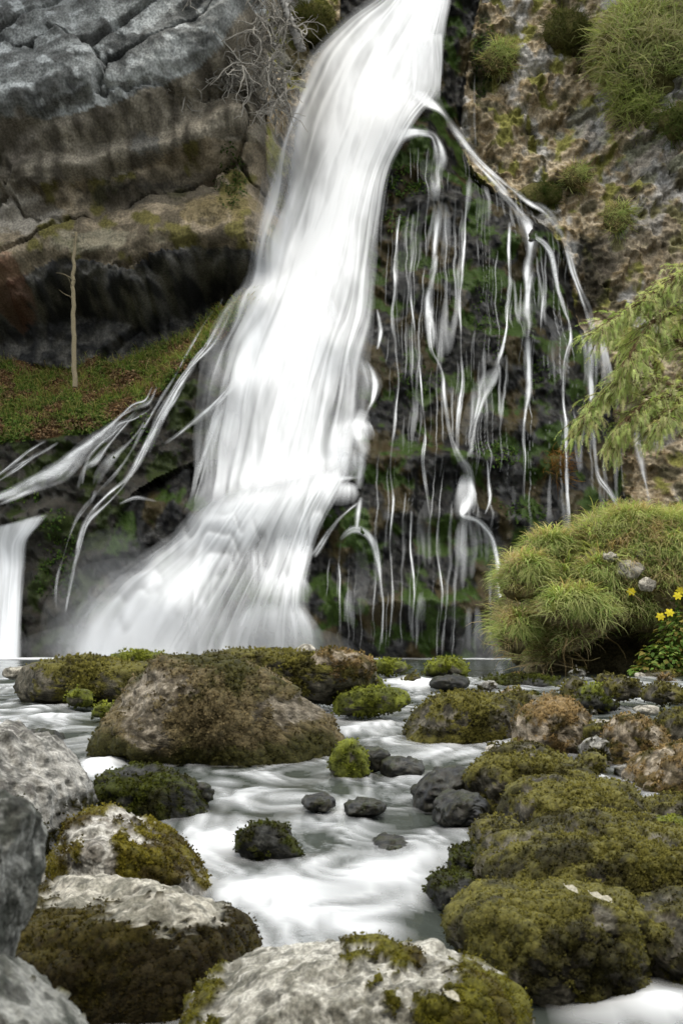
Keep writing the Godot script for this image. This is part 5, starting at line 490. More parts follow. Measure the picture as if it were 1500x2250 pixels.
func grid_normals(v: PackedVector3Array, w: int, h: int, toward: Vector3) -> PackedVector3Array:
	var n := PackedVector3Array()
	n.resize(v.size())
	for j in h:
		var j0 := maxi(j - 1, 0) * w
		var j1 := mini(j + 1, h - 1) * w
		for i in w:
			var du := v[j * w + mini(i + 1, w - 1)] - v[j * w + maxi(i - 1, 0)]
			var dv := v[j1 + i] - v[j0 + i]
			var q := du.cross(dv).normalized()
			n[j * w + i] = q if q.dot(toward) >= 0.0 else -q
	return n

# ------------------------------------------------------------------ materials
func noise_tex(kind: int, freq: float, oct: int, lo: float, hi: float, size := 512, seed_ := 3, ridged := false) -> NoiseTexture2D:
	var n := FastNoiseLite.new()
	n.seed = seed_
	n.noise_type = kind
	n.frequency = freq
	n.fractal_octaves = oct
	n.fractal_type = FastNoiseLite.FRACTAL_RIDGED if ridged else FastNoiseLite.FRACTAL_FBM
	var t := NoiseTexture2D.new()
	t.width = size
	t.height = size
	t.seamless = true
	t.noise = n
	var g := Gradient.new()
	g.set_color(0, Color(lo, lo, lo))
	g.set_color(1, Color(hi, hi, hi))
	g.set_offset(0, 0.22)
	g.set_offset(1, 0.72)
	t.color_ramp = g
	return t

func surface(rough: float, spec: float, grain: float, bump_cm: float, key := "") -> StandardMaterial3D:
	var m := StandardMaterial3D.new()
	m.vertex_color_use_as_albedo = true
	m.roughness = rough
	m.metallic_specular = spec
	if grain > 0.0:
		m.albedo_texture = tex.grain
		m.heightmap_enabled = true
		m.heightmap_texture = tex.bump
		m.heightmap_scale = bump_cm
		m.uv1_triplanar = true
		m.uv1_world_triplanar = true
		m.uv1_scale = Vector3.ONE * grain
	return m

func make_materials() -> void:
	tex.grain = noise_tex(FastNoiseLite.TYPE_SIMPLEX_SMOOTH, 0.03, 6, 0.66, 1.0, 1024, 5)
	tex.bump = noise_tex(FastNoiseLite.TYPE_SIMPLEX_SMOOTH, 0.03, 6, 0.0, 1.0, 1024, 8)
	mats.cliff = surface(0.85, 0.3, 0.45, 0.7)
	mats.wetrock = surface(0.6, 0.3, 0.8, 0.4)
	mats.soil = surface(0.95, 0.2, 0.7, 0.5)
	mats.boulder = surface(0.88, 0.3, 2.2, 0.16)
	mats.wetstone = surface(0.5, 0.35, 2.2, 0.08)
	mats.bed = surface(0.6, 0.4, 1.0, 0.3)
	mats.leafy = surface(0.75, 0.3, 0.0, 0.0)
	mats.leafy.backlight_enabled = true
	mats.leafy.backlight = Color(0.95, 0.97, 0.8)
	mats.mossy = surface(0.95, 0.15, 0.0, 0.0)
	mats.bark = surface(0.9, 0.2, 4.0, 1.0)
	var w := StandardMaterial3D.new()
	w.albedo_color = Color(1, 1, 1)
	w.vertex_color_use_as_albedo = true
	w.transparency = BaseMaterial3D.TRANSPARENCY_ALPHA
	w.roughness = 0.65
	w.metallic_specular = 0.2
	mats.white_water = w
	var p := StandardMaterial3D.new()
	p.albedo_color = Color(0.045, 0.052, 0.045).linear_to_srgb()
	p.roughness = 0.12
	p.metallic_specular = 0.5
	p.heightmap_enabled = true
	p.heightmap_texture = tex.bump
	p.heightmap_scale = 0.06
	p.uv1_triplanar = true
	p.uv1_world_triplanar = true
	p.uv1_scale = Vector3(0.8, 0.8, 0.8)
	mats.water = p

# ------------------------------------------------------------------ the cliff
const CX0 := -11.5
const CX1 := 11.0
const CY0 := -0.8
const CY1 := 18.6
const BS := 0.07
var bw := 0
var bh := 0
var base_d := PackedFloat32Array()
var base_k := PackedFloat32Array()   # 1 where the mound is in front of the wall

func relief_at(x: float, y: float, led: Array, mo: Vector3) -> Vector2:
	var dl: float
	if y > led[0]:
		var q: float = y - led[0]
		dl = 26.2 + 0.32 * q + 0.6 * pow(maxf(0.0, 1.0 - q / 0.7), 2.0)
	elif y > led[1]:
		var q: float = y - led[1]
		var t: float = q / maxf(0.05, led[0] - led[1])
		dl = 27.1 + 0.8 * t * t * (3.0 - 2.0 * t) + 0.4 * pow(maxf(0.0, 1.0 - q / 0.4), 2.0)
		dl = lerpf(26.8, dl, ss(0.0, 0.75, led[0] - y))
	elif y > led[2]:
		var q: float = y - led[2]
		var t: float = minf(1.0, q / maxf(0.05, led[1] - led[2]))
		dl = 27.3 + 0.9 * t * t * (3.0 - 2.0 * t) + 0.4 * pow(maxf(0.0, 1.0 - q / 0.4), 2.0)
		dl = lerpf(27.7, dl, ss(0.0, 0.65, led[1] - y))
	elif y > led[3]:
		dl = 29.5
		dl = lerpf(27.7, dl, ss(0.0, 0.9, led[2] - y))
	else:
		var q: float = led[3] - y
		var g: float = maxf(0.3, led[3] - led[4])
		dl = 28.7 - 2.0 * minf(1.0, q / g) - 0.22 * maxf(0.0, q - g)
	var dr := 29.6 + 0.11 * (y - 8.0) - 1.6 * ss(5.0, 8.5, x) - 0.5 * ss(6.0, 1.0, y) * ss(4.0, 7.0, x)
	var dw := lerpf(dr, dl, 1.0 - ss(-2.2, -1.1, x))
	var t2 := absf((x - (mo.x + mo.y) * 0.5) / ((mo.y - mo.x) * 0.5))
	var dm := mo.z + (30.2 - mo.z) * pow(t2, 4.0 - 1.8 * clampf(y / 15.0, 0.0, 1.0))
	var h := maxf(0.0, 0.35 - absf(dw - dm)) / 0.35
	return Vector2(minf(dw, dm) - h * h * 0.0875, clampf((dw - dm) / 0.5 + 0.5, 0.0, 1.0))

func bake_relief() -> void:
	bw = int((CX1 - CX0) / BS) + 2
	bh = int((CY1 - CY0) / BS) + 2
	base_d.resize(bw * bh)
	base_k.resize(bw * bh)
	var led_at := []
	for i in bw:
		var x := CX0 + i * BS
		led_at.append([along(LEDGE_A, x), along(LEDGE_B, x), along(LEDGE_C, x), along(LEDGE_FLOOR, x), along(LEDGE_LIP, x)])
	for j in bh:
		var y := CY0 + j * BS
		var mo := Vector3(along(MOUND_LEFT, y), along(MOUND_RIGHT, y), along(MOUND_DIST, y))
		for i in bw:
			var r := relief_at(CX0 + i * BS, y, led_at[i], mo)
			base_d[j * bw + i] = r.x
			base_k[j * bw + i] = r.y
	for b in NOSES:
		var i0 := maxi(0, int((b[0] - b[2] * 2.5 - CX0) / BS))
		var i1 := mini(bw - 1, int((b[0] + b[2] * 2.5 - CX0) / BS))
		var j0 := maxi(0, int((b[1] - b[3] * 4.5 - CY0) / BS))
		var j1 := mini(bh - 1, int((b[1] + b[3] * 2.5 - CY0) / BS))
		for j in range(j0, j1 + 1):
			for i in range(i0, i1 + 1):
				var ex: float = (CX0 + i * BS - b[0]) / b[2]
				var ey: float = (CY0 + j * BS - b[1]) / b[3]
				if ey < 0.0: ey *= 0.55
				var e := ex * ex + ey * ey
				if e < 6.0: base_d[j * bw + i] -= b[4] * exp(-e)

func sample(a: PackedFloat32Array, x: float, y: float) -> float:
	var fx := clampf((x - CX0) / BS, 0.0, bw - 1.001)
	var fy := clampf((y - CY0) / BS, 0.0, bh - 1.001)
	var i := int(fx)
	var j := int(fy)
	var u := fx - i
	var v := fy - j
	var k := j * bw + i
	return lerpf(lerpf(a[k], a[k + 1], u), lerpf(a[k + bw], a[k + bw + 1], u), v)

func wall(x: float, y: float) -> float:
	return sample(base_d, x, y)

var env_d := PackedFloat32Array()

func bake_front() -> void:
	# the rock's front smoothed: nearest within 0.2 m, then averaged over 0.5 m
	var a := base_d.duplicate()
	for pass_ in 4:
		var b := PackedFloat32Array()
		b.resize(a.size())
		var st := 1 if pass_ % 2 == 0 else bw
		var r := 3 if pass_ < 2 else 4
		for j in bh:
			for i in bw:
				var k := j * bw + i
				var at := i if st == 1 else j
				var lim := bw if st == 1 else bh
				var acc := 99.0 if pass_ < 2 else 0.0
				for o in range(-r, r + 1):
					var x := a[k + (clampi(at + o, 0, lim - 1) - at) * st]
					if pass_ < 2: acc = minf(acc, x)
					else: acc += x
				b[k] = acc if pass_ < 2 else acc / (2 * r + 1)
		a = b
	env_d = a

var cover := PackedByteArray()

func mark_cover() -> void:
	# where water falls, so that the rock stays behind it
	cover.resize(bw * bh)
	for net in [NET_MAIN, NET_LOW, NET_LEFT]:
		for j in net.size() - 1:
			for i in net[0].size() - 1:
				for a in 13:
					for b in 13:
						var p: Vector3 = (net[j][i] as Vector3).lerp(net[j][i + 1], b / 12.0).lerp((net[j + 1][i] as Vector3).lerp(net[j + 1][i + 1], b / 12.0), a / 12.0)
						if p.z < 0.3: continue
						var x := clampi(int((p.x - CX0) / BS), 1, bw - 2)
						var y := clampi(int((p.y - CY0) / BS), 1, bh - 2)
						for o in [0, 1, -1, bw, -bw]: cover[y * bw + x + o] = 1

func front(x: float, y: float) -> float:
	return sample(env_d, x, y)

func mixc(a: Color, b: Color, t: float) -> Color:
	return a.lerp(b, clampf(t, 0.0, 1.0))

var cliff_v := PackedVector3Array()
var cliff_n := PackedVector3Array()
var cliff_w := 0
var cliff_h := 0
const CS := 0.042

func build_cliff() -> void:
	cliff_w = int((CX1 - CX0 - 0.2) / CS)
	cliff_h = int((CY1 - CY0 - 0.2) / CS)
	var w := cliff_w
	var h := cliff_h
	var v := PackedVector3Array()
	var c := PackedColorArray()
	var region := PackedByteArray()
	v.resize(w * h)
	c.resize(w * h)
	region.resize(w * h)
	var led := []
	for i in w:
		var x := CX0 + 0.1 + i * CS
		led.append([along(LEDGE_A, x), along(LEDGE_B, x), along(LEDGE_C, x), along(LEDGE_FLOOR, x), along(LEDGE_LIP, x)])
	for j in h:
		var y := CY0 + 0.1 + j * CS
		for i in w:
			var x := CX0 + 0.1 + i * CS
			var wob := ns.get_noise_2d(x * 0.9 + 40.0, y * 0.9) * 0.16
			var k := sample(base_k, x, y)
			var left := 1.0 - ss(-2.2, -1.1, x)
			var d := sample(base_d, x, y + wob * left * (1.0 - k))
			var f1 := nz.get_noise_3d(x * 0.55, y * 0.55, 3.0)
			var f2 := nz.get_noise_3d(x * 2.3, y * 2.3, 9.0)
			var rg := nr.get_noise_2d(x * 0.8, y * 0.8)
			var cell := nc.get_noise_2d(x * 2.2, y * 2.2)
			var q := 0
			var col: Color
			var bx := x * 0.20 + 0.16 * f1 + 0.05 * f2
			var by := y * 0.62 - x * 0.16 + 0.2 * f1 + 0.05 * f2
			var seam := 1.0 - ss(0.0, 0.055, nd.get_noise_2d(bx, by) + 1.0)
			var block := nv.get_noise_2d(bx, by)
			if k > 0.5:
				q = 1
				# wet tufa: rounded nodules, pitted, mostly set back behind the water
				var ver := nz.get_noise_2d(x * 3.0, y * 1.1 + 7.0)
				var nod := nc.get_noise_2d(x * 1.5 + f1, y * 1.5 + f2 * 0.4)
				var fin := nz.get_noise_2d(x * 6.0, y * 6.0 + 40.0)
				d += 0.16 + 0.6 * nz.get_noise_2d(x * 0.36 + 60.0, y * 0.30) + 0.22 * f1 + 0.09 * f2 + 0.07 * layered(x, y) + 0.12 * ver + 0.05 * fin
				col = mixc(Color(0.007, 0.007, 0.007), Color(0.042, 0.041, 0.037), 0.4 + 1.3 * f2 + 0.5 * ver + 1.0 * fin)
				col = mixc(col, Color(0.12, 0.12, 0.12), ss(0.24, 0.5, nz.get_noise_2d(x * 1.6 + 70.0, y * 2.4)) * 0.5)
				col = mixc(col, Color(0.06, 0.045, 0.014), ss(0.02, 0.25, nz.get_noise_2d(x * 0.9 + 20.0, y * 0.7)) * 0.7)
				var green := nz.get_noise_2d(x * 0.7 - 31.0, y * 0.8 + 5.0) + 0.6 * f2
				col = mixc(col, Color(0.035, 0.06, 0.01), ss(0.08, 0.26, green))
			elif x > -1.7:
				q = 2
				# dry crumbly tufa wall with holes
				var fin := nz.get_noise_2d(x * 6.0, y * 6.0 + 40.0)
				d += 0.45 * f1 + 0.20 * f2 + 0.22 * nv.get_noise_2d(x * 1.3 + 0.5 * f2, y * 1.3 + 0.5 * f1) + 0.12 * fin
				col = mixc(Color(0.25, 0.185, 0.10), Color(0.62, 0.52, 0.37), 0.5 + 1.2 * f2 + 1.3 * fin)
				col = mixc(col, Color(0.50, 0.475, 0.44), ss(0.08, 0.3, nz.get_noise_2d(x * 0.8 + 11.0, y * 0.5 - 8.0) + 0.35 * f2))
				col = mixc(col, Color(0.11, 0.095, 0.055), ss(0.12, 0.4, nz.get_noise_2d(x * 1.1 - 50.0, y * 1.1)))
				col = mixc(col, Color(0.26, 0.25, 0.07), ss(0.14, 0.3, nz.get_noise_2d(x * 1.3 + 90.0, y * 1.0) + 0.25 * f2))
			else:
				var L: Array = led[i]
				if y < L[3] + 0.1 and y > L[4] - 0.25:
					q = 3
					d += 0.25 * f1 + 0.18 * f2
					col = mixc(Color(0.05, 0.03, 0.014), Color(0.11, 0.065, 0.03), 0.5 + 1.5 * f2)
					col = mixc(col, Color(0.05, 0.075, 0.012), ss(-0.02, 0.14, nz.get_noise_2d(x * 1.2, y * 1.6) + 0.05))
				elif y <= L[4]:
					q = 1
					d += 0.3 * f1 + 0.3 * f2 + 0.2 * (cell + 0.5)
					col = mixc(Color(0.018, 0.017, 0.013), Color(0.06, 0.055, 0.045), 0.5 + 1.4 * f2)
					col = mixc(col, Color(0.03, 0.042, 0.008), ss(0.0, 0.2, nz.get_noise_2d(x * 1.2 - 9.0, y * 1.2) + 0.3 * f2))
				else:
					q = 0
					var ver := nz.get_noise_2d(x * 2.2, y * 0.55)
					var lay := nz.get_noise_2d(x * 0.35, y * 2.2 - x * 0.7)
					var crack := nr.get_noise_2d(x * 0.45 + 3.0, y * 0.8 - x * 0.25)
					if y > L[0]:
						d += 0.30 * f1 + 0.08 * f2 + 0.15 * block + 0.36 * seam + 0.06 * ver + 0.08 * lay
						col = mixc(Color(0.165, 0.168, 0.16), Color(0.46, 0.475, 0.46), 0.45 + 1.1 * lay + 0.9 * f2)
						col = mixc(col, Color(0.09, 0.093, 0.09), ss(0.08, 0.34, f1 + 0.4 * f2))
						col = mixc(col, Color(0.60, 0.62, 0.61), ss(0.2, 0.42, nz.get_noise_2d(x * 1.3 + 60.0, y * 1.8) + 0.2 * f2))
					elif y > L[1]:
						d += 0.30 * f1 + 0.08 * f2 + 0.15 * block + 0.36 * seam + 0.06 * ver + 0.08 * lay
						col = mixc(Color(0.12, 0.105, 0.08), Color(0.36, 0.32, 0.25), 0.45 + 1.3 * ver + 0.7 * f2)
					elif y > L[2]:
						d += 0.30 * f1 + 0.08 * f2 + 0.15 * block + 0.36 * seam + 0.06 * ver + 0.08 * lay
						col = mixc(Color(0.12, 0.10, 0.07), Color(0.40, 0.33, 0.23), 0.42 + 1.2 * f2 + 0.8 * lay)
						col = mixc(col, Color(0.14, 0.125, 0.04), ss(0.1, 0.3, nz.get_noise_2d(x * 0.9 + 33.0, y * 0.9)))
					else:
						d += 0.7 * f1 + 0.24 * f2 + 0.3 * block + 0.3 * seam + 0.2 * ver
						col = mixc(Color(0.04, 0.04, 0.04), Color(0.22, 0.21, 0.185), 0.4 + 1.5 * f2 + 0.5 * ver)
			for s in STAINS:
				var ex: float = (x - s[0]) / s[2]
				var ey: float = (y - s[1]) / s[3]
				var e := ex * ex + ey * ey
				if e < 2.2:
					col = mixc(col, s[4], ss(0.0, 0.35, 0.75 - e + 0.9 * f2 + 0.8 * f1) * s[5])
			if cover[clampi(int((y - CY0) / BS), 0, bh - 1) * bw + clampi(int((x - CX0) / BS), 0, bw - 1)]: d = maxf(d, front(x, y) - 0.03)
			region[j * w + i] = q
			v[j * w + i] = Vector3(x, y, -d)
			c[j * w + i] = col
	for i in w:
		# an overhang's underside slopes back, it does not jump
		for j in range(h - 2, -1, -1):
			var a := j * w + i
			if region[a] == 1: continue
			var lim := v[a + w].z - 0.13
			if v[a].z < lim: v[a].z = lim
	var n := grid_normals(v, w, h, Vector3(0, 0.2, 1))
	cliff_v = v
	cliff_n = n
	var names := ["cliff", "waterfall_mound", "cliff_right", "grassy_ledge"]
	var mm := [mats.cliff, mats.wetrock, mats.cliff, mats.soil]
	for q in 4:
		var remap := PackedInt32Array()
		remap.resize(w * h)
		remap.fill(-1)
		var pv := PackedVector3Array()
		var pn := PackedVector3Array()
		var pc := PackedColorArray()
		var idx := PackedInt32Array()
		for j in h - 1:
			for i in w - 1:
				var a := j * w + i
				if region[a] != q: continue
				for t in [a, a + w, a + 1, a + 1, a + w, a + w + 1]:
					if remap[t] < 0:
						remap[t] = pv.size()
						pv.append(v[t])
						pn.append(n[t])
						pc.append(c[t])
					idx.append(remap[t])
		if idx.size(): part(names[q], mesh_of(pv, pn, pc, idx), mm[q], self, "structure")

func layered(x: float, y: float) -> float:
	# ledges: saw-toothed in height, wandering along the face
	var t := y * 1.05 + 1.3 * ns.get_noise_2d(x * 0.55, y * 0.25) + 0.6 * ns.get_noise_2d(x * 1.7, y * 0.6)
	t = t - floorf(t)
	return ss(0.0, 0.75, t) - ss(0.75, 1.0, t) 

func cliff_point(x: float, y: float) -> Array:
	var i := clampi(int((x - CX0 - 0.1) / CS), 0, cliff_w - 1)
	var j := clampi(int((y - CY0 - 0.1) / CS), 0, cliff_h - 1)
	return [cliff_v[j * cliff_w + i], cliff_n[j * cliff_w + i]]

# ------------------------------------------------------------------ falling water
func cr(a: Vector3, b: Vector3, c: Vector3, d: Vector3, t: float) -> Vector3:
	return b.cubic_interpolate(c, a, d, t)

func sheet(called: String, net: Array, off: float, nu: int, nv: int, seed_: float, parent: Node, streak := 0.45, fade_in := 0.05, fade_out := 0.02, steps_below := -99.0) -> void:
	# net: rows of (x, y, how much water); the sheet lies OFF metres in front of the rock
	var rows := net.size()
	var cols: int = net[0].size()
	var v := PackedVector3Array()
	var c := PackedColorArray()
	v.resize(nu * nv)
	c.resize(nu * nv)
	var s := 0.0
	for j in nv:
		var fj := float(j) / (nv - 1) * (rows - 1)
		var j1 := mini(int(fj), rows - 2)
		var tj := fj - j1
		var ctrl := []
		for k in cols:
			ctrl.append(cr(net[maxi(j1 - 1, 0)][k], net[j1][k], net[j1 + 1][k], net[mini(j1 + 2, rows - 1)][k], tj))
		var wide := Vector2(ctrl[0].x, ctrl[0].y).distance_to(Vector2(ctrl[-1].x, ctrl[-1].y))
		if j == 0: s = 0.5 * (wide + (net[-1][0] as Vector3).distance_to(net[-1][-1]))
		for i in nu:
			var fi := float(i) / (nu - 1) * (cols - 1)
			var i1 := mini(int(fi), cols - 2)
			var p: Vector3 = cr(ctrl[maxi(i1 - 1, 0)], ctrl[i1], ctrl[i1 + 1], ctrl[mini(i1 + 2, cols - 1)], fi - i1)
			var du := fi / (cols - 1) * s * 5.0
			var wv := ns.get_noise_2d(du * 0.9 + seed_, p.y * 0.35) * 0.35
			var st := ns.get_noise_2d((du + wv) * 1.3 + seed_, p.y * 0.16) * 0.55 + ns.get_noise_2d((du + wv) * 3.2 + seed_, p.y * 0.2) * 0.2 + ns.get_noise_2d((du + wv) * 7.0 - seed_, p.y * 0.25) * 0.07
			var big := nz.get_noise_2d(p.x * 1.1 + seed_, p.y * 0.4)
			var edge := ss(0.0, 0.22, i / float(nu)) * ss(0.0, 0.14, (nu - 1 - i) / float(nu))
			var stp := ss(steps_below, steps_below - 2.5, p.y)
			stp *= ss(-0.25, 0.35, ns.get_noise_2d(p.x * 0.8 + 30.0, p.y * 0.7))
			var ph := p.y * 0.85 + 1.5 * ns.get_noise_2d(p.x * 0.8 + 5.0, p.y * 0.3) + 0.5 * ns.get_noise_2d(p.x * 2.4 + 5.0, p.y * 0.5)
			var td := 1.0 - (ph - floorf(ph))
			var tb := ss(0.0, 0.25, td) * (1.0 - ss(0.25, 1.0, td))
			var a := p.z + st * streak * (0.35 + 0.9 * clampf(1.15 - p.z, 0.0, 1.0)) + big * 0.24
			a *= 1.0 + stp * (0.26 * tb - 0.16)
			a = clampf(a * 0.94, 0.0, 0.97) * edge
			var fj2 := float(j) / (nv - 1)
			a = pow(a, 1.6) * ss(0.0, fade_in, fj2) * ss(0.0, fade_out, 1.0 - fj2)
			v[j * nu + i] = Vector3(p.x, p.y, -front(p.x, p.y) + off + 0.014 * st + 0.02 * stp * tb)
			c[j * nu + i] = Color(0.74, 0.75, 0.77, a * 0.985)
	var n := grid_normals(v, nu, nv, Vector3(0, 0.2, 1))
	trimmed(called, v, n, c, nu, nv, parent)

func trimmed(called: String, v: PackedVector3Array, n: PackedVector3Array, c: PackedColorArray, nu: int, nv: int, parent: Node) -> void:
	var idx := PackedInt32Array()
	for j in nv - 1:
		for i in nu - 1:
			var a := j * nu + i
			if c[a].a + c[a + 1].a + c[a + nu].a + c[a + nu + 1].a < 0.12: continue
			idx.append_array([a, a + 1, a + nu, a + 1, a + nu + 1, a + nu])
	part(called, mesh_of(v, n, c, wound(v, n, idx)), mats.white_water, parent)

func trickle(pts: Array, dens: float, seed_: float, parent: Node, called := "trickle") -> void:
	# pts: (x, y, half width) down the rock; several strands that wander within that width
	var nu := 19
	var v := PackedVector3Array()
	var c := PackedColorArray()
	var steps := 0
	var s := 0.0
	var segs := pts.size() - 1
	var total := 0.0
	var per := []
	for i in segs:
		var l := Vector2(pts[i].x, pts[i].y).distance_to(Vector2(pts[i + 1].x, pts[i + 1].y))
		total += l
		per.append(maxi(4, int(l / 0.05)))
	for i in segs:
		var cnt: int = per[i] + (1 if i == segs - 1 else 0)
		for k in cnt:
			var t: float = float(k) / per[i]
			var p: Vector3 = cr(pts[maxi(i - 1, 0)], pts[i], pts[i + 1], pts[mini(i + 2, segs)], t)
			var p2: Vector3 = cr(pts[maxi(i - 1, 0)], pts[i], pts[i + 1], pts[mini(i + 2, segs)], t + 0.02)
			var dir := Vector2(p2.x - p.x, p2.y - p.y).normalized()
			var across := Vector2(-dir.y, dir.x)
			if s > 0.0: s += 0.05
			else: s = 0.001
			var wob := ns.get_noise_2d(s * 0.8, seed_) * 0.3 + ns.get_noise_2d(s * 2.6, seed_) * 0.06
			wob *= minf(1.0, 0.10 / maxf(0.03, p.z * 1.55))
			var hw := maxf(0.03, p.z * 1.55) * (1.0 + 0.4 * ns.get_noise_2d(s * 0.9, seed_ + 50.0))
			var cs := []
			for q in 4:
				cs.append(Vector3(0.6 * ns.get_noise_2d(s * 0.32 + q * 9.0, seed_ * 1.7 + q * 31.0), 0.15 + 0.2 * absf(ns.get_noise_2d(s * 0.4, q * 17.0 + seed_)), clampf((1.0 if q == 0 else 0.75) + 1.3 * ns.get_noise_2d(s * 0.9 + q * 5.0, seed_ + q * 3.0), 0.0, 1.3)))
			for q in nu:
				var tt := float(q) / (nu - 1) * 2.0 - 1.0
				var at := Vector2(p.x, p.y) + across * (tt + wob) * hw
				var a := 0.10 * dens
				for st in cs:
					var e: float = (tt - st.x) / st.y
					a += 0.64 * dens * st.z * exp(-e * e)
				a *= pow(1.0 - tt * tt, 1.5)
				var ends := minf(minf(1.0, s / clampf(0.22 * total, 0.15, 0.5)), (total - s) / clampf(0.4 * total, 0.25, 1.2))
				a *= clampf(0.68 + 0.9 * ns.get_noise_2d(s * 0.7, seed_ * 2.3 + 11.0), 0.2, 1.05)
				a *= 0.92 + 0.45 * nz.get_noise_2d(at.x * 3.0 + seed_, at.y * 3.0)
				v.append(Vector3(at.x, at.y, -lerpf(wall(at.x, at.y), front(at.x, at.y), 0.7) + 0.15))
				c.append(Color(0.74, 0.75, 0.765, clampf(a, 0.0, 0.96) * clampf(ends, 0.0, 1.0)))
			steps += 1
	var n := grid_normals(v, nu, steps, Vector3(0, 0.2, 1))
	trimmed(called, v, n, c, nu, steps, parent)

func build_waterfall() -> void:
	var f := thing("waterfall", Vector3.ZERO, "silky white waterfall fanning out over the dark mossy mound", "waterfall", "", "structure")
	sheet("upper_fall", NET_MAIN, 0.16, 150, 420, 1.0, f, 0.55, 0.01, 0.08)
	sheet("lower_apron", NET_LOW, 0.22, 170, 160, 14.0, f, 0.4, 0.16, 0.02, 6.0)
	sheet("side_fall", NET_LEFT, 0.2, 60, 120, 27.0, f, 0.4, 0.12)
	sheet("lip_curtain", NET_CURTAIN, 0.24, 50, 60, 44.0, f, 0.7, 0.1, 0.4)
	var dk := 0
	for net in NET_VEILS:
		dk += 1
		sheet("veil", net, 0.22, 44, 50, 30.0 + dk * 6.3, f, 0.6, 0.3, 0.8)
	# spray standing over the foot of the fall
	for q in [[Vector3(-3.0, 0.2, -23.8), Vector3(6.6, 1.3, 1.6), 0.13], [Vector3(-3.2, 0.4, -23.9), Vector3(5.2, 2.0, 1.5), 0.12], [Vector3(-4.2, 0.7, -24.2), Vector3(3.4, 2.6, 1.3), 0.10], [Vector3(-4.5, 1.0, -24.3), Vector3(2.2, 3.2, 1.2), 0.09], [Vector3(-1.6, 0.3, -23.7), Vector3(2.6, 1.6, 1.2), 0.10], [Vector3(-7.2, 0.3, -24.4), Vector3(2.0, 1.4, 1.0), 0.12], [Vector3(2.8, 0.2, -24.0), Vector3(1.2, 0.9, 0.8), 0.10]]:
		var mist := FogVolume.new()
		mist.name = "spray"
		mist.shape = RenderingServer.FOG_VOLUME_SHAPE_ELLIPSOID
		mist.size = q[1]
		mist.position = q[0]
		var fm := FogMaterial.new()
		fm.density = q[2]
		fm.albedo = Color(0.95, 0.96, 0.97)
		mist.material = fm
		mist.set_meta("kind", "stuff")
		f.add_child(mist, true)
	var k := 0
	for t in TRICKLES:
		k += 1
		trickle(t[1], minf(1.0, t[0] * 1.25), k * 3.7, f)
	film(NET_FILM, 0.10, 330, 260, f)

func film(net: Array, off: float, nu: int, nv_: int, parent: Node) -> void:
	# the thin skin of water over the side of the mound: threads that run down, fade and start again
	var rows := net.size()
	var cols: int = net[0].size()
	var v := PackedVector3Array()
	var c := PackedColorArray()
	v.resize(nu * nv_)
	c.resize(nu * nv_)
	for j in nv_:
		var fj := float(j) / (nv_ - 1) * (rows - 1)
		var j1 := mini(int(fj), rows - 2)
		var ctrl := []
		for k in cols:
			ctrl.append(cr(net[maxi(j1 - 1, 0)][k], net[j1][k], net[j1 + 1][k], net[mini(j1 + 2, rows - 1)][k], fj - j1))
		for i in nu:
			var fi := float(i) / (nu - 1) * (cols - 1)
			var i1 := mini(int(fi), cols - 2)
			var p: Vector3 = cr(ctrl[maxi(i1 - 1, 0)], ctrl[i1], ctrl[i1 + 1], ctrl[mini(i1 + 2, cols - 1)], fi - i1)
			var du := p.x * 0.95 - p.y * 0.04 + 0.05 * ns.get_noise_2d(p.x * 1.2, p.y * 0.7) + 0.012 * ns.get_noise_2d(p.x * 4.0, p.y * 2.5)
			var th := 1.0 - absf(ns.get_noise_2d(du * 2.6, p.y * 0.07 + 3.0)) * 7.5
			var th2 := 1.0 - absf(ns.get_noise_2d(du * 5.5 + 50.0, p.y * 0.10)) * 7.0
			var on := ss(-0.45, 0.2, ns.get_noise_2d(p.x * 0.9, p.y * 0.45 + 20.0))
			var on2 := ss(-0.25, 0.4, ns.get_noise_2d(p.x * 1.5 + 9.0, p.y * 0.6 - 20.0))
			var soft := ss(0.0, 0.6, ns.get_noise_2d(du * 1.2 + 8.0, p.y * 0.3))
			var a := p.z * (maxf(0.0, th) * on * 0.36 + maxf(0.0, th2) * on2 * 0.2 + 0.05 * soft * on)
			a *= minf(1.0, minf(i, nu - 1 - i) / 12.0) * minf(1.0, minf(j, nv_ - 1 - j) / 12.0)
			v[j * nu + i] = Vector3(p.x, p.y, -lerpf(wall(p.x, p.y), front(p.x, p.y), 0.5) + off)
			c[j * nu + i] = Color(0.74, 0.75, 0.765, clampf(a, 0.0, 0.9))
	trimmed("film", v, grid_normals(v, nu, nv_, Vector3(0, 0.2, 1)), c, nu, nv_, parent)

# ------------------------------------------------------------------ stream, pool, bed
func stream_y(d: float) -> float:
	return along(STREAM_LEVEL, d)

func bank(x: float, d: float) -> float:
	var yw := stream_y(d)
	var r := along(BANK_RIGHT, d)
	var l := along(BANK_LEFT, d)
	var y := yw - 0.16 + ss(0.0, -12.0, d) * 1.6
	y += ss(r - 0.15, r + 0.5, x) * 0.12 + ss(r + 0.3, r + 2.6, x) * 0.16
	y += ss(l + 0.15, l - 0.5, x) * 0.16 + ss(l - 0.4, l - 3.0, x) * 0.9
	return y

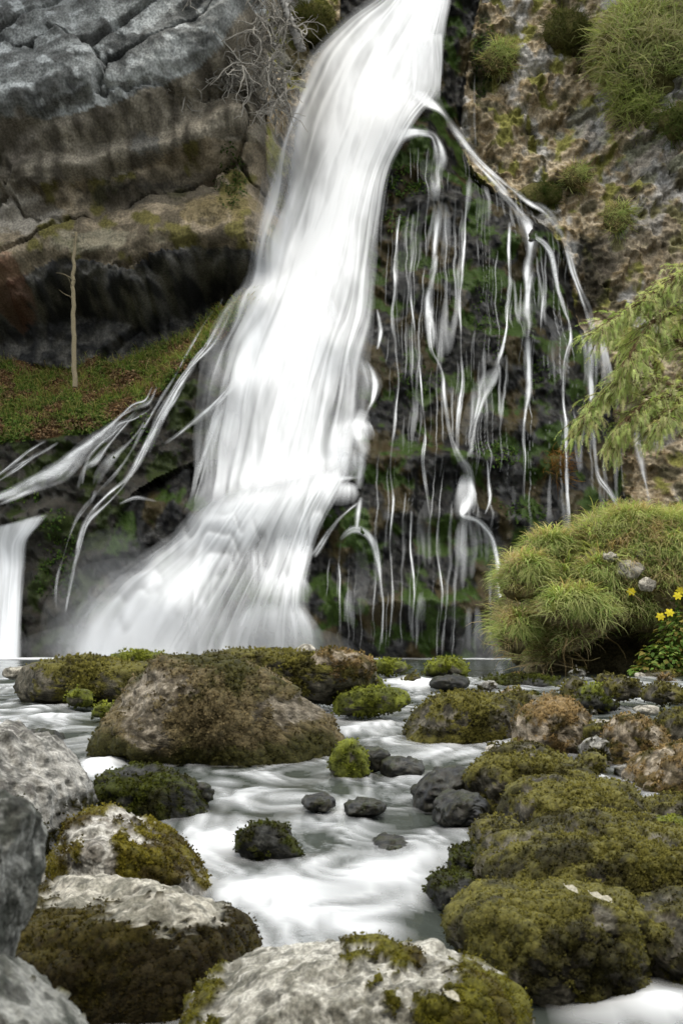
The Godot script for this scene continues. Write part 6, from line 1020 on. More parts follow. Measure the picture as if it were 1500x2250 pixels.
func build_stream() -> void:
	# bed and banks: one sheet from behind the camera to the foot of the cliff
	var w := 300
	var h := 300
	var v := PackedVector3Array()
	var c := PackedColorArray()
	v.resize(w * h)
	c.resize(w * h)
	for j in h:
		var tj := float(j) / (h - 1)
		var d := lerpf(-14.0, 30.0, tj * tj * 0.25 + tj * 0.75)
		for i in w:
			var ti := float(i) / (w - 1) * 2.0 - 1.0
			var x := 13.0 * (ti * 0.35 + 0.65 * ti * ti * ti)
			var y := bank(x, d) + nz.get_noise_2d(x * 1.6, d * 1.6) * 0.09 + nc.get_noise_2d(x * 4.0, d * 4.0) * 0.05
			if d > 12.5: y = minf(y, -0.3 + ss(4.6, 7.0, absf(x)) * 0.8)
			v[j * w + i] = Vector3(x, y, -d)
			var f := nz.get_noise_2d(x * 5.0, d * 5.0)
			var col := mixc(Color(0.022, 0.022, 0.016), Color(0.09, 0.085, 0.065), 0.4 + 1.6 * f)
			col = mixc(col, Color(0.05, 0.042, 0.008), ss(0.0, 0.2, nz.get_noise_2d(x * 1.5 + 70.0, d * 1.5) + 0.3 * f) * ss(-0.1, 0.05, y - stream_y(d)))
			c[j * w + i] = col
	var idx := PackedInt32Array()
	for j in h - 1:
		for i in w - 1:
			var a := j * w + i
			idx.append_array([a, a + w, a + 1, a + 1, a + w, a + w + 1])
	part("stream_bed_ground", mesh_of(v, grid_normals(v, w, h, Vector3.UP), c, idx), mats.bed, self, "structure")
	# pool
	water_sheet("pool_water", -9.0, 9.0, 12.2, 26.5, 0.10, 0.12)
	water_sheet("stream_water", -4.2, 4.2, 2.2, 12.3, 0.035, 0.035)

func foam(x: float, d: float) -> float:
	var f := 0.0
	for b in FOAM:
		var ex: float = (x - b[0]) / b[2]
		var ey: float = (d - b[1]) / b[3]
		var e := ex * ex + ey * ey
		if e < 7.0: f += b[4] * exp(-e)
	return f

func water_sheet(called: String, x0: float, x1: float, d0: float, d1: float, sx: float, sd: float) -> void:
	var w := int((x1 - x0) / sx)
	var h := int((d1 - d0) / sd)
	var v := PackedVector3Array()
	var v2 := PackedVector3Array()
	var c := PackedColorArray()
	v.resize(w * h)
	v2.resize(w * h)
	c.resize(w * h)
	var pool := d1 > 20.0
	for j in h:
		var d := d0 + j * sd
		var yw := stream_y(d)
		var cx := along(BANK_MID, d)
		for i in w:
			var x := x0 + i * sx
			var f := foam(x, d)
			var y := yw
			var a := 0.0
			if pool:
				y += 0.012 * ns.get_noise_2d(x * 1.5, d * 1.5)
				a = f + 0.35 * nz.get_noise_2d(x * 1.2, d * 0.7) * clampf(f * 3.0, 0.0, 1.0)
			else:
				var wx := x - cx + 0.25 * ns.get_noise_2d(x * 1.4, d * 1.1)
				var st := nz.get_noise_2d(wx * 3.0, d * 1.3 + 4.0) + 0.5 * ns.get_noise_2d(wx * 9.0 + 2.0 * ns.get_noise_2d(x, d), d * 1.6) + 0.25 * ns.get_noise_2d(wx * 22.0, d * 3.0)
				var lump := ns.get_noise_2d(x * 2.6, d * 2.2)
				y += 0.016 * lump + 0.03 * clampf(f, -0.5, 1.0) + 0.008 * st
				a = pow(clampf(0.22 + 0.78 * f + 0.42 * st * (1.0 - 0.3 * clampf(f, 0.0, 1.0)) + 0.10 * lump, 0.0, 1.0), 1.6)
			v[j * w + i] = Vector3(x, y, -d)
			v2[j * w + i] = Vector3(x, y + 0.012, -d)
			c[j * w + i] = Color(0.74, 0.75, 0.765, clampf(a, 0.0, 0.97))
	var idx := PackedInt32Array()
	for j in h - 1:
		for i in w - 1:
			var a := j * w + i
			idx.append_array([a, a + w, a + 1, a + 1, a + w, a + w + 1])
	var n := grid_normals(v, w, h, Vector3.UP)
	var o := part(called, mesh_of(v, n, PackedColorArray(), idx), mats.water, self, "structure")
	trimmed("foam", v2, n, c, w, h, o)

# ------------------------------------------------------------------ boulders
const STYLES := {
	# bias, up weight, coverage scale, rock A, rock B, moss A, moss B, tufts
	"dry": [0.42, 0.0, Color(0.12, 0.10, 0.07), Color(0.32, 0.28, 0.22), Color(0.150, 0.118, 0.060), Color(0.06, 0.056, 0.018), 1.0],
	"granite": [-0.02, -0.5, Color(0.13, 0.125, 0.11), Color(0.40, 0.385, 0.35), Color(0.05, 0.045, 0.012), Color(0.03, 0.028, 0.008), 0.8],
	"darkmoss": [-0.25, 0.5, Color(0.018, 0.018, 0.015), Color(0.05, 0.05, 0.045), Color(0.045, 0.052, 0.008), Color(0.022, 0.022, 0.007), 0.8],
	"wet": [-0.6, 0.3, Color(0.010, 0.010, 0.008), Color(0.040, 0.038, 0.028), Color(0.03, 0.032, 0.008), Color(0.02, 0.02, 0.007), 0.0],
	"streak": [0.02, 0.2, Color(0.22, 0.20, 0.17), Color(0.52, 0.50, 0.45), Color(0.13, 0.11, 0.015), Color(0.06, 0.045, 0.012), 1.0],
	"rimmoss": [1.0, -0.95, Color(0.20, 0.19, 0.15), Color(0.48, 0.45, 0.38), Color(0.055, 0.045, 0.010), Color(0.035, 0.027, 0.009), 1.0],
	"palemoss": [-0.02, -0.35, Color(0.22, 0.21, 0.17), Color(0.50, 0.48, 0.42), Color(0.12, 0.11, 0.014), Color(0.06, 0.045, 0.012), 1.0],
	"ochre": [0.06, 0.42, Color(0.05, 0.045, 0.032), Color(0.16, 0.145, 0.11), Color(0.130, 0.118, 0.028), Color(0.042, 0.038, 0.014), 1.0],
	"brow": [0.14, 0.45, Color(0.05, 0.045, 0.032), Color(0.16, 0.145, 0.11), Color(0.130, 0.118, 0.028), Color(0.042, 0.038, 0.014), 1.0],
	"tan": [0.0, 0.25, Color(0.14, 0.11, 0.07), Color(0.40, 0.34, 0.26), Color(0.22, 0.15, 0.065), Color(0.06, 0.05, 0.012), 1.0],
	"lime": [0.4, 0.4, Color(0.06, 0.055, 0.04), Color(0.14, 0.13, 0.10), Color(0.17, 0.19, 0.025), Color(0.085, 0.095, 0.018), 1.0],
	"pale": [-1.2, 0.3, Color(0.25, 0.23, 0.19), Color(0.50, 0.47, 0.40), Color(0.08, 0.07, 0.01), Color(0.05, 0.04, 0.01), 0.0],
	"smooth": [-1.2, 0.3, Color(0.07, 0.072, 0.06), Color(0.27, 0.27, 0.245), Color(0.08, 0.07, 0.01), Color(0.05, 0.04, 0.01), 0.0],
}

func radii(outline: Array, n: int) -> PackedFloat32Array:
	# distance from the middle to a smooth closed curve through the outline, for n directions
	var pts := []
	var m := outline.size()
	for i in m:
		for k in 8:
			var a: Vector2 = outline[(i + m - 1) % m]
			var b: Vector2 = outline[i]
			var cc: Vector2 = outline[(i + 1) % m]
			var d: Vector2 = outline[(i + 2) % m]
			pts.append(b.cubic_interpolate(cc, a, d, k / 8.0))
	var out := PackedFloat32Array()
	out.resize(n)
	for i in n:
		var ang := TAU * i / n
		var dir := Vector2(cos(ang), sin(ang))
		var best := 0.0
		for k in pts.size():
			var p: Vector2 = pts[k]
			var e: Vector2 = pts[(k + 1) % pts.size()] - p
			var den := dir.cross(e)
			if absf(den) < 1e-9: continue
			var t := p.cross(e) / den
			var u := p.cross(dir) / den
			if t > best and u >= -0.001 and u <= 1.001: best = t
		out[i] = maxf(best, 0.01)
	return out

func blob_mesh(outline: Array, depth: float, at: Vector3, cell: float, lump: float, fine: float, colour: Callable, trim := 0.66) -> Array:
	# a closed rock with that outline seen from the front and that half depth; returns [mesh, vertices, normals, moss]
	var size := 0.0
	for p in outline: size = maxf(size, p.length())
	var nt := clampi(int(TAU * size * 0.8 / cell), 24, 320)
	var np := clampi(int(PI * (size + depth) * 0.5 / cell), 14, 170)
	var r := radii(outline, nt)
	var w := nt + 1
	var h := np + 1
	var v := PackedVector3Array()
	v.resize(w * h)
	var seed_ := at * 7.3
	var cuts := []
	var rb := RandomNumberGenerator.new()
	rb.seed = int(absf(at.x * 917.0) + absf(at.y * 433.0) + absf(at.z * 71.0))
	for k in 11:
		var cn := Vector3(rb.randfn(), rb.randfn() * 0.9, rb.randfn()).normalized()
		var sup := sqrt(pow(cn.x * size * 0.9, 2.0) + pow(cn.y * size * 0.62, 2.0) + pow(cn.z * depth, 2.0))
		if cn.y < -0.1: cn.y = -cn.y
		cuts.append([cn, sup * rb.randf_range(0.8, 1.0)])
	for j in h:
		var ph := PI * j / np
		var s := pow(sin(ph), 0.72) if j > 0 and j < np else 0.0
		var cz := cos(ph)
		cz = signf(cz) * pow(absf(cz), 0.8)
		for i in w:
			var th := TAU * (i % nt) / nt
			var rr := r[i % nt]
			var p := Vector3(cos(th) * rr * s, sin(th) * rr * s, cz * depth)
			var q := p + seed_
			var big := nz.get_noise_3dv(q * (0.9 / size)) 
			var mid := nz.get_noise_3dv(q * (2.6 / size) + Vector3(31, 0, 0))
			var rid := nr.get_noise_3dv(q * (1.3 / size))
			var fin := nz.get_noise_3dv(q * 14.0)
			var k := 1.0 + lump * (0.55 * big + 0.30 * mid - 0.22 * rid)
			p = p * k
			for cut in cuts:
				var over: float = p.dot(cut[0]) - cut[1]
				if over > 0.0: p -= cut[0] * over * trim
			p += p.normalized() * fin * fine
			v[j * w + i] = p
	var n := PackedVector3Array()
	n.resize(w * h)
	for j in h:
		for i in w:
			var i0 := i - 1 if i > 0 else nt - 1
			var i1 := i + 1 if i < nt else 1
			var du := v[j * w + i1] - v[j * w + i0]
			var dv := v[mini(j + 1, h - 1) * w + i] - v[maxi(j - 1, 0) * w + i]
			var q := dv.cross(du)
			if j == 0: q = Vector3(0, 0, 1)
			elif j == h - 1: q = Vector3(0, 0, -1)
			q = q.normalized()
			if q.dot(v[j * w + i]) < 0.0 and q.dot(v[j * w + i].normalized()) < -0.6: q = -q
			n[j * w + i] = q
	var c := PackedColorArray()
	var moss := PackedFloat32Array()
	c.resize(w * h)
	moss.resize(w * h)
	for k in w * h:
		var cm: Color = colour.call(v[k], n[k], v[k] + seed_, size)
		moss[k] = cm.a
		v[k] += n[k] * cm.a * fine * 0.8
		c[k] = Color(cm.r, cm.g, cm.b)
	var idx := PackedInt32Array()
	for j in h - 1:
		for i in w - 1:
			var a := j * w + i
			if j > 0: idx.append_array([a, a + 1, a + w])
			if j < h - 2: idx.append_array([a + 1, a + w + 1, a + w])
	return [mesh_of(v, n, c, idx), v, n, c, moss]

func rock_colour(style: Array, spots: Array, p: Vector3, nn: Vector3, q: Vector3, size: float) -> Color:
	var f1 := nz.get_noise_3dv(q * (1.6 / size) + Vector3(9, 2, 5))
	var f2 := nz.get_noise_3dv(q * 9.0)
	var f3 := nz.get_noise_3dv(q * 26.0)
	var rock: Color = mixc(style[2], style[3], 0.45 + 1.5 * f1 + 1.2 * f2)
	rock = mixc(rock, style[3] * 1.15, ss(0.12, 0.28, nz.get_noise_3dv(q * 17.0 + Vector3(3, 3, 3))) * 0.7)
	rock = mixc(rock, style[2] * 0.45, ss(0.14, 0.3, nz.get_noise_3dv(q * 12.0 + Vector3(43, 3, 3))) * 0.75)
	var m: float = style[0] + style[1] * nn.y + 1.5 * nz.get_noise_3dv(q * (1.1 / size) + Vector3(70, 1, 4)) + 0.8 * f2 + 0.5 * f3
	var tone := 0.0
	for sp in spots:
		var ex: float = (p.x - sp[0]) / sp[2]
		var ey: float = (p.y - sp[1]) / sp[3]
		var e := ex * ex + ey * ey
		if e < 5.0:
			m += sp[4] * exp(-e)
			tone += sp[5] * exp(-e)
	m = ss(-0.04, 0.10, m)
	var moss: Color = mixc(style[5], style[4], 0.5 + tone + 2.0 * nz.get_noise_3dv(q * (1.7 / size) + Vector3(1, 80, 4)) + 1.2 * f2)
	moss = mixc(moss, moss * 0.5, ss(0.0, 0.35, f3))
	var o := mixc(rock, moss, m)
	o.a = m
	return o

var tuft: ArrayMesh
var blade: ArrayMesh
var leaf: ArrayMesh
var spray: ArrayMesh

func small_meshes() -> void:
	# moss tuft: a few short curved leaflets; unit height
	var r2 := RandomNumberGenerator.new()
	r2.seed = 11
	var v := PackedVector3Array()
	var n := PackedVector3Array()
	var idx := PackedInt32Array()
	for k in 12:
		var a := TAU * k / 12.0 + r2.randf()
		var lean := r2.randf_range(0.1, 0.7)
		var out := Vector3(cos(a), 0, sin(a))
		var side := Vector3(-sin(a), 0, cos(a)) * 0.12
		var top := out * lean + Vector3.UP * r2.randf_range(0.6, 1.0)
		var mid := out * lean * 0.55 + Vector3.UP * 0.5
		var b := v.size()
		v.append_array([out * 0.1 - side * 0.5, out * 0.1 + side * 0.5, mid + side, mid - side, top])
		var nn := (Vector3.UP * 0.8 + out * 0.3).normalized()
		for q in 5: n.append(nn)
		idx.append_array([b, b + 1, b + 2, b, b + 2, b + 3, b + 3, b + 2, b + 4])
	tuft = skinned(v, n, idx, 0.01, 0.8)
	# grass blade bending towards +z, unit length
	v = PackedVector3Array()
	n = PackedVector3Array()
	idx = PackedInt32Array()
	for k in 5:
		var t := k / 4.0
		var y := 0.75 * sin(t * 2.0)
		var z := 0.75 * (1.0 - cos(t * 2.0))
		var wd := 0.022 * (1.0 - t * t)
		v.append_array([Vector3(-wd, y, z), Vector3(wd, y, z)])
		var nn := Vector3(0, sin(t * 2.0) + 0.3, -cos(t * 2.0) + 0.5).normalized()
		n.append_array([nn, nn])
		if k: idx.append_array([k * 2 - 2, k * 2 - 1, k * 2, k * 2, k * 2 - 1, k * 2 + 1])
	blade = mesh_of(v, n, PackedColorArray(), wound(v, n, idx))
	# broad leaf folded along the middle, unit length
	v = PackedVector3Array([Vector3(0, 0, 0), Vector3(-0.3, 0.10, 0.4), Vector3(0, 0.02, 0.45), Vector3(0.3, 0.10, 0.4), Vector3(-0.22, 0.05, 0.75), Vector3(0, -0.03, 0.8), Vector3(0.22, 0.05, 0.75), Vector3(0, -0.1, 1.0)])
	n = PackedVector3Array()
	for k in 8: n.append(Vector3(0, 1, 0.15).normalized())
	leaf = mesh_of(v, n, PackedColorArray(), wound(v, n, PackedInt32Array([0, 2, 1, 0, 3, 2, 1, 2, 5, 1, 5, 4, 2, 3, 6, 2, 6, 5, 4, 5, 7, 5, 6, 7])))
	# needle spray: a drooping twig with needles on either side, unit length along +z
	v = PackedVector3Array()
	n = PackedVector3Array()
	idx = PackedInt32Array()
	for k in 22:
		var t := k / 22.0
		var c := Vector3(0, -0.30 * t * t, t)
		for sd in [-1.0, 1.0]:
			var b := v.size()
			var len := (0.24 - 0.13 * t) * r2.randf_range(0.7, 1.2)
			var tip := c + Vector3(sd * len, r2.randf_range(-0.10, 0.09), 0.13)
			v.append_array([c + Vector3(0, 0, -0.017), c + Vector3(0, 0, 0.017), tip])
			var nn := Vector3(r2.randf_range(-0.4, 0.4), 1, r2.randf_range(-0.3, 0.5)).normalized()
			n.append_array([nn, nn, nn])
			idx.append_array([b, b + 1, b + 2])
	spray = mesh_of(v, n, PackedColorArray(), wound(v, n, idx))

func skinned(v: PackedVector3Array, n: PackedVector3Array, idx: PackedInt32Array, thick: float, lift: float) -> ArrayMesh:
	# a thin leaf with a skin on either side; LIFT leans both sides' normals towards +y, as a soft curved blade would
	var v2 := PackedVector3Array()
	var n2 := PackedVector3Array()
	var i2 := PackedInt32Array()
	for k in range(0, idx.size(), 3):
		var a := v[idx[k]]
		var b := v[idx[k + 1]]
		var c := v[idx[k + 2]]
		var g := (b - a).cross(c - a).normalized()
		for sd in [1.0, -1.0]:
			var at := v2.size()
			var o: Vector3 = g * thick * sd
			var nn: Vector3 = (g * sd * 0.5 + Vector3.UP * lift).normalized()
			v2.append_array([a + o, b + o, c + o])
			n2.append_array([nn, nn, nn])
			if sd > 0.0: i2.append_array([at, at + 2, at + 1])
			else: i2.append_array([at, at + 1, at + 2])
	return mesh_of(v2, n2, PackedColorArray(), i2)

func facing(up: Vector3, toward: Vector3) -> Basis:
	# y along UP, z as near as can be to TOWARD
	var y := up.normalized()
	var x := y.cross(toward)
	x = x.normalized() if x.length() > 0.01 else y.cross(Vector3(0.3, 0.2, 1)).normalized()
	return Basis(x, y, x.cross(y))

func rdir() -> Vector3:
	return Vector3(rng.randfn(), rng.randfn(), rng.randfn()).normalized()

func moss_on(made: Array, count: int, size: float, parent: Node) -> void:
	var v: PackedVector3Array = made[1]
	var n: PackedVector3Array = made[2]
	var c: PackedColorArray = made[3]
	var m: PackedFloat32Array = made[4]
	var where := []
	var tint := PackedColorArray()
	var tries := 0
	while where.size() < count and tries < count * 6:
		tries += 1
		var k := rng.randi() % v.size()
		if m[k] < 0.6 or n[k].z < -0.35: continue
		var s := size * rng.randf_range(0.6, 1.5)
		where.append(Transform3D(facing(n[k] + rdir() * 0.35, rdir()).scaled(Vector3.ONE * s), v[k] + rdir() * size * 0.8 - n[k] * size * 0.15))
		tint.append(c[k] * rng.randf_range(0.85, 1.4))
	if where.size(): copies("moss", tuft, mats.mossy, where, tint, parent)

func build_boulders() -> void:
	for b in BOULDERS:
		var at: Vector3 = b[4]
		var o := thing(b[0], at, b[1], "boulder" if b[0] == "boulder" else "stone", b[3])
		var st: Array = STYLES[b[2]]
		var dist := -at.z
		var size := 0.0
		for p in b[6]: size = maxf(size, p.length())
		var tint := rng.randf_range(0.85, 1.15)
		var made := blob_mesh(b[6], b[5], at, dist * 0.0021, 0.30, 0.012 + 0.012 * size, func(p, nn, q, sz): return rock_colour(st, b[7], p, nn, q, sz), 0.66 if b[6].size() == 10 else 0.42)
		part("rock", made[0], mats.wetstone if b[2] == "wet" else mats.boulder, o)
		if st[6] > 0.0:
			var area: float = size * b[5] * 6.0
			var ts := clampf(0.002 * dist, 0.006, 0.03)
			moss_on(made, int(clampf(st[6] * area / (ts * ts) * 0.5, 60, 16000)), ts, o)

# ------------------------------------------------------------------ plants
func grass_patch(made: Array, count: int, length: float, tints: Array, keep: Callable, parent: Node, called := "grass", hang := 0.0) -> void:
	var v: PackedVector3Array = made[1]
	var n: PackedVector3Array = made[2]
	var where := []
	var tint := PackedColorArray()
	var tries := 0
	while where.size() < count and tries < count * 6:
		tries += 1
		var k := rng.randi() % v.size()
		if not keep.call(v[k], n[k]): continue
		var out := Vector3(n[k].x, -0.2, n[k].z) + rdir() * 0.6
		var up := n[k] * 0.55 + Vector3.UP * (0.6 - hang) + rdir() * (0.3 + 0.3 * hang)
		var s := length * rng.randf_range(0.5, 1.3) * (1.0 + 0.9 * nz.get_noise_3dv(v[k] * 2.2 + Vector3(90, 9, 2)))
		where.append(Transform3D(facing(up, out).scaled(Vector3.ONE * s), v[k] - n[k] * 0.02))
		var clump := nz.get_noise_3dv(v[k] * 3.2 + Vector3(5, 9, 2))
		var tc: Color = tints[clampi(int((0.5 + clump * 1.6 + rng.randf_range(-0.25, 0.25)) * tints.size()), 0, tints.size() - 1)]
		tint.append(tc * rng.randf_range(0.75, 1.3))
	if where.size(): copies(called, blade, mats.leafy, where, tint, parent)

func leaf_clump(called: String, at: Vector3, radius: Vector3, count: int, size: float, tints: Array, parent: Node) -> void:
	var where := []
	var tint := PackedColorArray()
	for k in count:
		var p := rdir() * pow(rng.randf(), 0.4)
		p = p * radius
		var out := (p / radius).normalized()
		where.append(Transform3D(facing(Vector3.UP + out * 0.6 + rdir() * 0.5, out + rdir() * 0.7).scaled(Vector3.ONE * size * rng.randf_range(0.6, 1.3)), at + p))
		tint.append(tints[rng.randi() % tints.size()] * rng.randf_range(0.7, 1.3))
	copies(called, leaf, mats.leafy, where, tint, parent)

func tube(st: SurfaceTool, pts: Array, r0: float, r1: float, sides := 6) -> void:
	var m := pts.size()
	for i in m:
		pass
	for i in m - 1:
		var a: Vector3 = pts[i]
		var b: Vector3 = pts[i + 1]
		var ra := lerpf(r0, r1, float(i) / (m - 1))
		var rb := lerpf(r0, r1, float(i + 1) / (m - 1))
		var dir := (b - a).normalized()
		var x := dir.cross(Vector3(0.31, 0.2, 0.93)).normalized()
		var y := dir.cross(x)
		for k in sides:
			var a0 := TAU * k / sides
			var a1 := TAU * (k + 1) / sides
			var n0 := x * cos(a0) + y * sin(a0)
			var n1 := x * cos(a1) + y * sin(a1)
			for q in [[a + n0 * ra, n0], [b + n0 * rb, n0], [a + n1 * ra, n1], [a + n1 * ra, n1], [b + n0 * rb, n0], [b + n1 * rb, n1]]:
				st.set_normal(q[1])
				st.add_vertex(q[0])

func wand(a: Vector3, dir: Vector3, length: float, n: int, bend: float, droop: float) -> Array:
	var pts := [a]
	var p := a
	var d := dir.normalized()
	for i in n:
		d = (d + rdir() * bend + Vector3.DOWN * droop).normalized()
		p += d * length / n
		pts.append(p)
	return pts

func plain(col: Color, rough := 0.9) -> StandardMaterial3D:
	var m := StandardMaterial3D.new()
	m.albedo_color = col.linear_to_srgb()
	m.roughness = rough
	m.metallic_specular = 0.25
	m.albedo_texture = tex.grain
	m.uv1_triplanar = true
	m.uv1_world_triplanar = true
	m.uv1_scale = Vector3.ONE * 3.0
	return m

const GREENS := [Color(0.46, 0.35, 0.19), Color(0.38, 0.37, 0.14), Color(0.38, 0.43, 0.14), Color(0.26, 0.36, 0.10), Color(0.47, 0.49, 0.20)]

func build_bank_mound() -> void:
	var at := BANKMOUND[0] as Vector3
	var o := thing("grassy_bank", at, "rounded bank overgrown with drooping green grass beside the falls", "bank")
	var made := blob_mesh(BANKMOUND[1], 1.3, at, 0.035, 0.42, 0.06, func(p, nn, q, sz):
		var f := nz.get_noise_3dv(q * 3.0)
		var col := mixc(Color(0.13, 0.11, 0.045), Color(0.36, 0.30, 0.17), 0.5 + 1.4 * f)
		return Color(col.r, col.g, col.b, 0.0))
	part("earth", made[0], mats.soil, o)
	grass_patch(made, 26000, 0.17, GREENS, func(p, nn):
		return nn.z > -0.3 and nn.y > -0.55 and nz.get_noise_3dv(p * 1.5 + Vector3(3, 50, 7)) > -0.02 - 0.3 * nn.y, o)
	for q in 46:
		# weeds rooted in the turf
		var k := rng.randi() % (made[1] as PackedVector3Array).size()
		if made[2][k].z < 0.1 or made[2][k].y < -0.2 or made[1][k].x > 0.9: continue
		leaf_clump("weed", made[1][k] + made[2][k] * 0.06, Vector3(0.09, 0.07, 0.08) * rng.randf_range(0.7, 1.5), 26, 0.045, [Color(0.16, 0.30, 0.06), Color(0.10, 0.20, 0.035), Color(0.30, 0.36, 0.10)], o)
	grass_patch(made, 2600, 0.24, [Color(0.46, 0.36, 0.20), Color(0.36, 0.26, 0.13)], func(p, nn): return nn.z > -0.1 and p.x < -0.75 and p.y < -0.45, o, "dead_grass")
	for lb in LOBES:
		var ol := []
		for k in 10: ol.append(Vector2(cos(TAU * k / 10.0) * lb[1].x, sin(TAU * k / 10.0) * lb[1].y) * (0.8 + 0.4 * rng.randf()))
		var lm := blob_mesh(ol, lb[1].z, at + lb[0], 0.05, 0.4, 0.05, func(p, nn, q, sz):
			var col := mixc(Color(0.13, 0.11, 0.045), Color(0.36, 0.30, 0.17), 0.5 + 1.4 * nz.get_noise_3dv(q * 3.0))
			return Color(col.r, col.g, col.b, 0.0))
		var lo := part("turf", lm[0], mats.soil, o)
		lo.position = lb[0]
		grass_patch(lm, int(lb[2]), lb[3], GREENS, func(p, nn): return nn.z > -0.4 and nn.y > -0.5, lo)
	for rk in BANKROCKS:
		var ol := []
		for k in 10: ol.append(Vector2(cos(TAU * k / 10.0) * rk[1], sin(TAU * k / 10.0) * rk[1] * 0.7) * (0.8 + 0.4 * rng.randf()))
		var rm := blob_mesh(ol, rk[1] * 0.6, at + rk[0], 0.04, 0.4, 0.03, func(p, nn, q, sz): return rock_colour(STYLES["pale"], [], p, nn, q, sz))
		part("rock", rm[0], mats.boulder, o).position = rk[0]
	leaf_clump("leafy_plant", Vector3(-0.15, 0.35, 0.95), Vector3(0.22, 0.16, 0.12), 130, 0.07, [Color(0.10, 0.20, 0.03), Color(0.07, 0.14, 0.02)], o)
	leaf_clump("leafy_plant", Vector3(0.75, 0.0, 1.0), Vector3(0.4, 0.3, 0.2), 300, 0.07, [Color(0.10, 0.19, 0.03), Color(0.06, 0.12, 0.02), Color(0.14, 0.2, 0.04)], o)

func build_bank_core() -> void:
	# the dark earth behind the hollow under the grassy bank
	var at := BANKCORE[0] as Vector3
	var o := thing("earth_bank", at, "dark undercut earth in the hollow below the grassy bank", "bank")
	var made := blob_mesh(BANKCORE[1], 0.5, at, 0.06, 0.2, 0.04, func(p, nn, q, sz): return mixc(Color(0.13, 0.11, 0.045), Color(0.36, 0.30, 0.17), 0.5 + 1.4 * nz.get_noise_3dv(q * 3.0)) * Color(1, 1, 1, 0))
	part("earth", made[0], mats.soil, o)
	var b := thing("leafy_bush", BUSH[0], "low leafy green bush at the water's edge under the yellow flowers", "bush")
	for q in BUSH[1]:
		leaf_clump("foliage", q[0], q[1], int(q[2]), 0.075, [Color(0.14, 0.24, 0.04), Color(0.09, 0.16, 0.03), Color(0.20, 0.26, 0.06), Color(0.24, 0.20, 0.05)], b)

func build_flowers() -> void:
	var petal := plain(Color(0.62, 0.52, 0.02), 0.6)
	for p in FLOWERS:
		var at: Vector3 = p
		var o := thing("yellow_flower", at, "yellow flower blooming among the leaves of the grassy bank", "flower", "yellow flowers on the bank")
		var st := SurfaceTool.new()
		st.begin(Mesh.PRIMITIVE_TRIANGLES)
		tube(st, [Vector3(0, -0.22, -0.08), Vector3(0.01, -0.1, -0.02), Vector3.ZERO], 0.006, 0.004, 5)
		part("stem", st.commit(), plain(Color(0.06, 0.1, 0.02)), o)
		for k in 6:
			var l := part("petal", leaf, petal, o)
			l.transform = Transform3D(facing(Vector3(0, 0.4, 0.9), Vector3(cos(TAU * k / 6), sin(TAU * k / 6), 0.25)).scaled(Vector3.ONE * 0.055), Vector3(0, 0, 0.005))

func build_tussocks() -> void:
	for t in TUSSOCKS:
		var cp := cliff_point(t[0].x, t[0].y)
		var at: Vector3 = cp[0] + Vector3(0, 0, 0.05)
		var o := thing(t[4], at, t[3], "plant")
		var r: float = t[1]
		var ol := []
		for k in 10: ol.append(Vector2(cos(TAU * k / 10.0), sin(TAU * k / 10.0) * t[5]) * r * (0.9 + 0.2 * rng.randf()))
		var made := blob_mesh(ol, r * 0.6, at, 0.05, 0.3, 0.04, func(p, nn, q, sz): return Color(0.13, 0.12, 0.045, 0.0))
		part("root_clump", made[0], mats.soil, o)
		grass_patch(made, int(clampf(r * r * t[5] * 4200, 150, 7000)), t[2], t[6], func(p, nn): return nn.z > -0.4 and nz.get_noise_3dv(p * (1.4 / r) + at) > -0.12, o, "grass", 0.75)

func build_leafy() -> void:
	# leafy growth on the wet mound and in the cleft: each patch a plant
	for t in LEAFY:
		var cp := cliff_point(t[0].x, t[0].y)
		var at: Vector3 = cp[0]
		var o := thing(t[4], at, t[3], "plant")
		var where := []
		var tint := PackedColorArray()
		for k in int(t[2] * 1.1):
			var a := rng.randf() * TAU
			var rr := sqrt(rng.randf())
			var q := cliff_point(t[0].x + cos(a) * rr * t[1].x, t[0].y + sin(a) * rr * t[1].y)
			if nz.get_noise_2d(q[0].x * 3.0, q[0].y * 3.0) < -0.08: continue
			where.append(Transform3D(facing(q[1] + Vector3.UP * 0.5 + rdir() * 0.6, Vector3.DOWN + rdir()).scaled(Vector3.ONE * rng.randf_range(0.035, 0.09)), q[0] - at + q[1] * rng.randf_range(0.0, 0.08)))
			tint.append(t[5][rng.randi() % t[5].size()] * rng.randf_range(0.6, 1.4))
		if where.size(): copies("leaves", leaf, mats.leafy, where, tint, o)

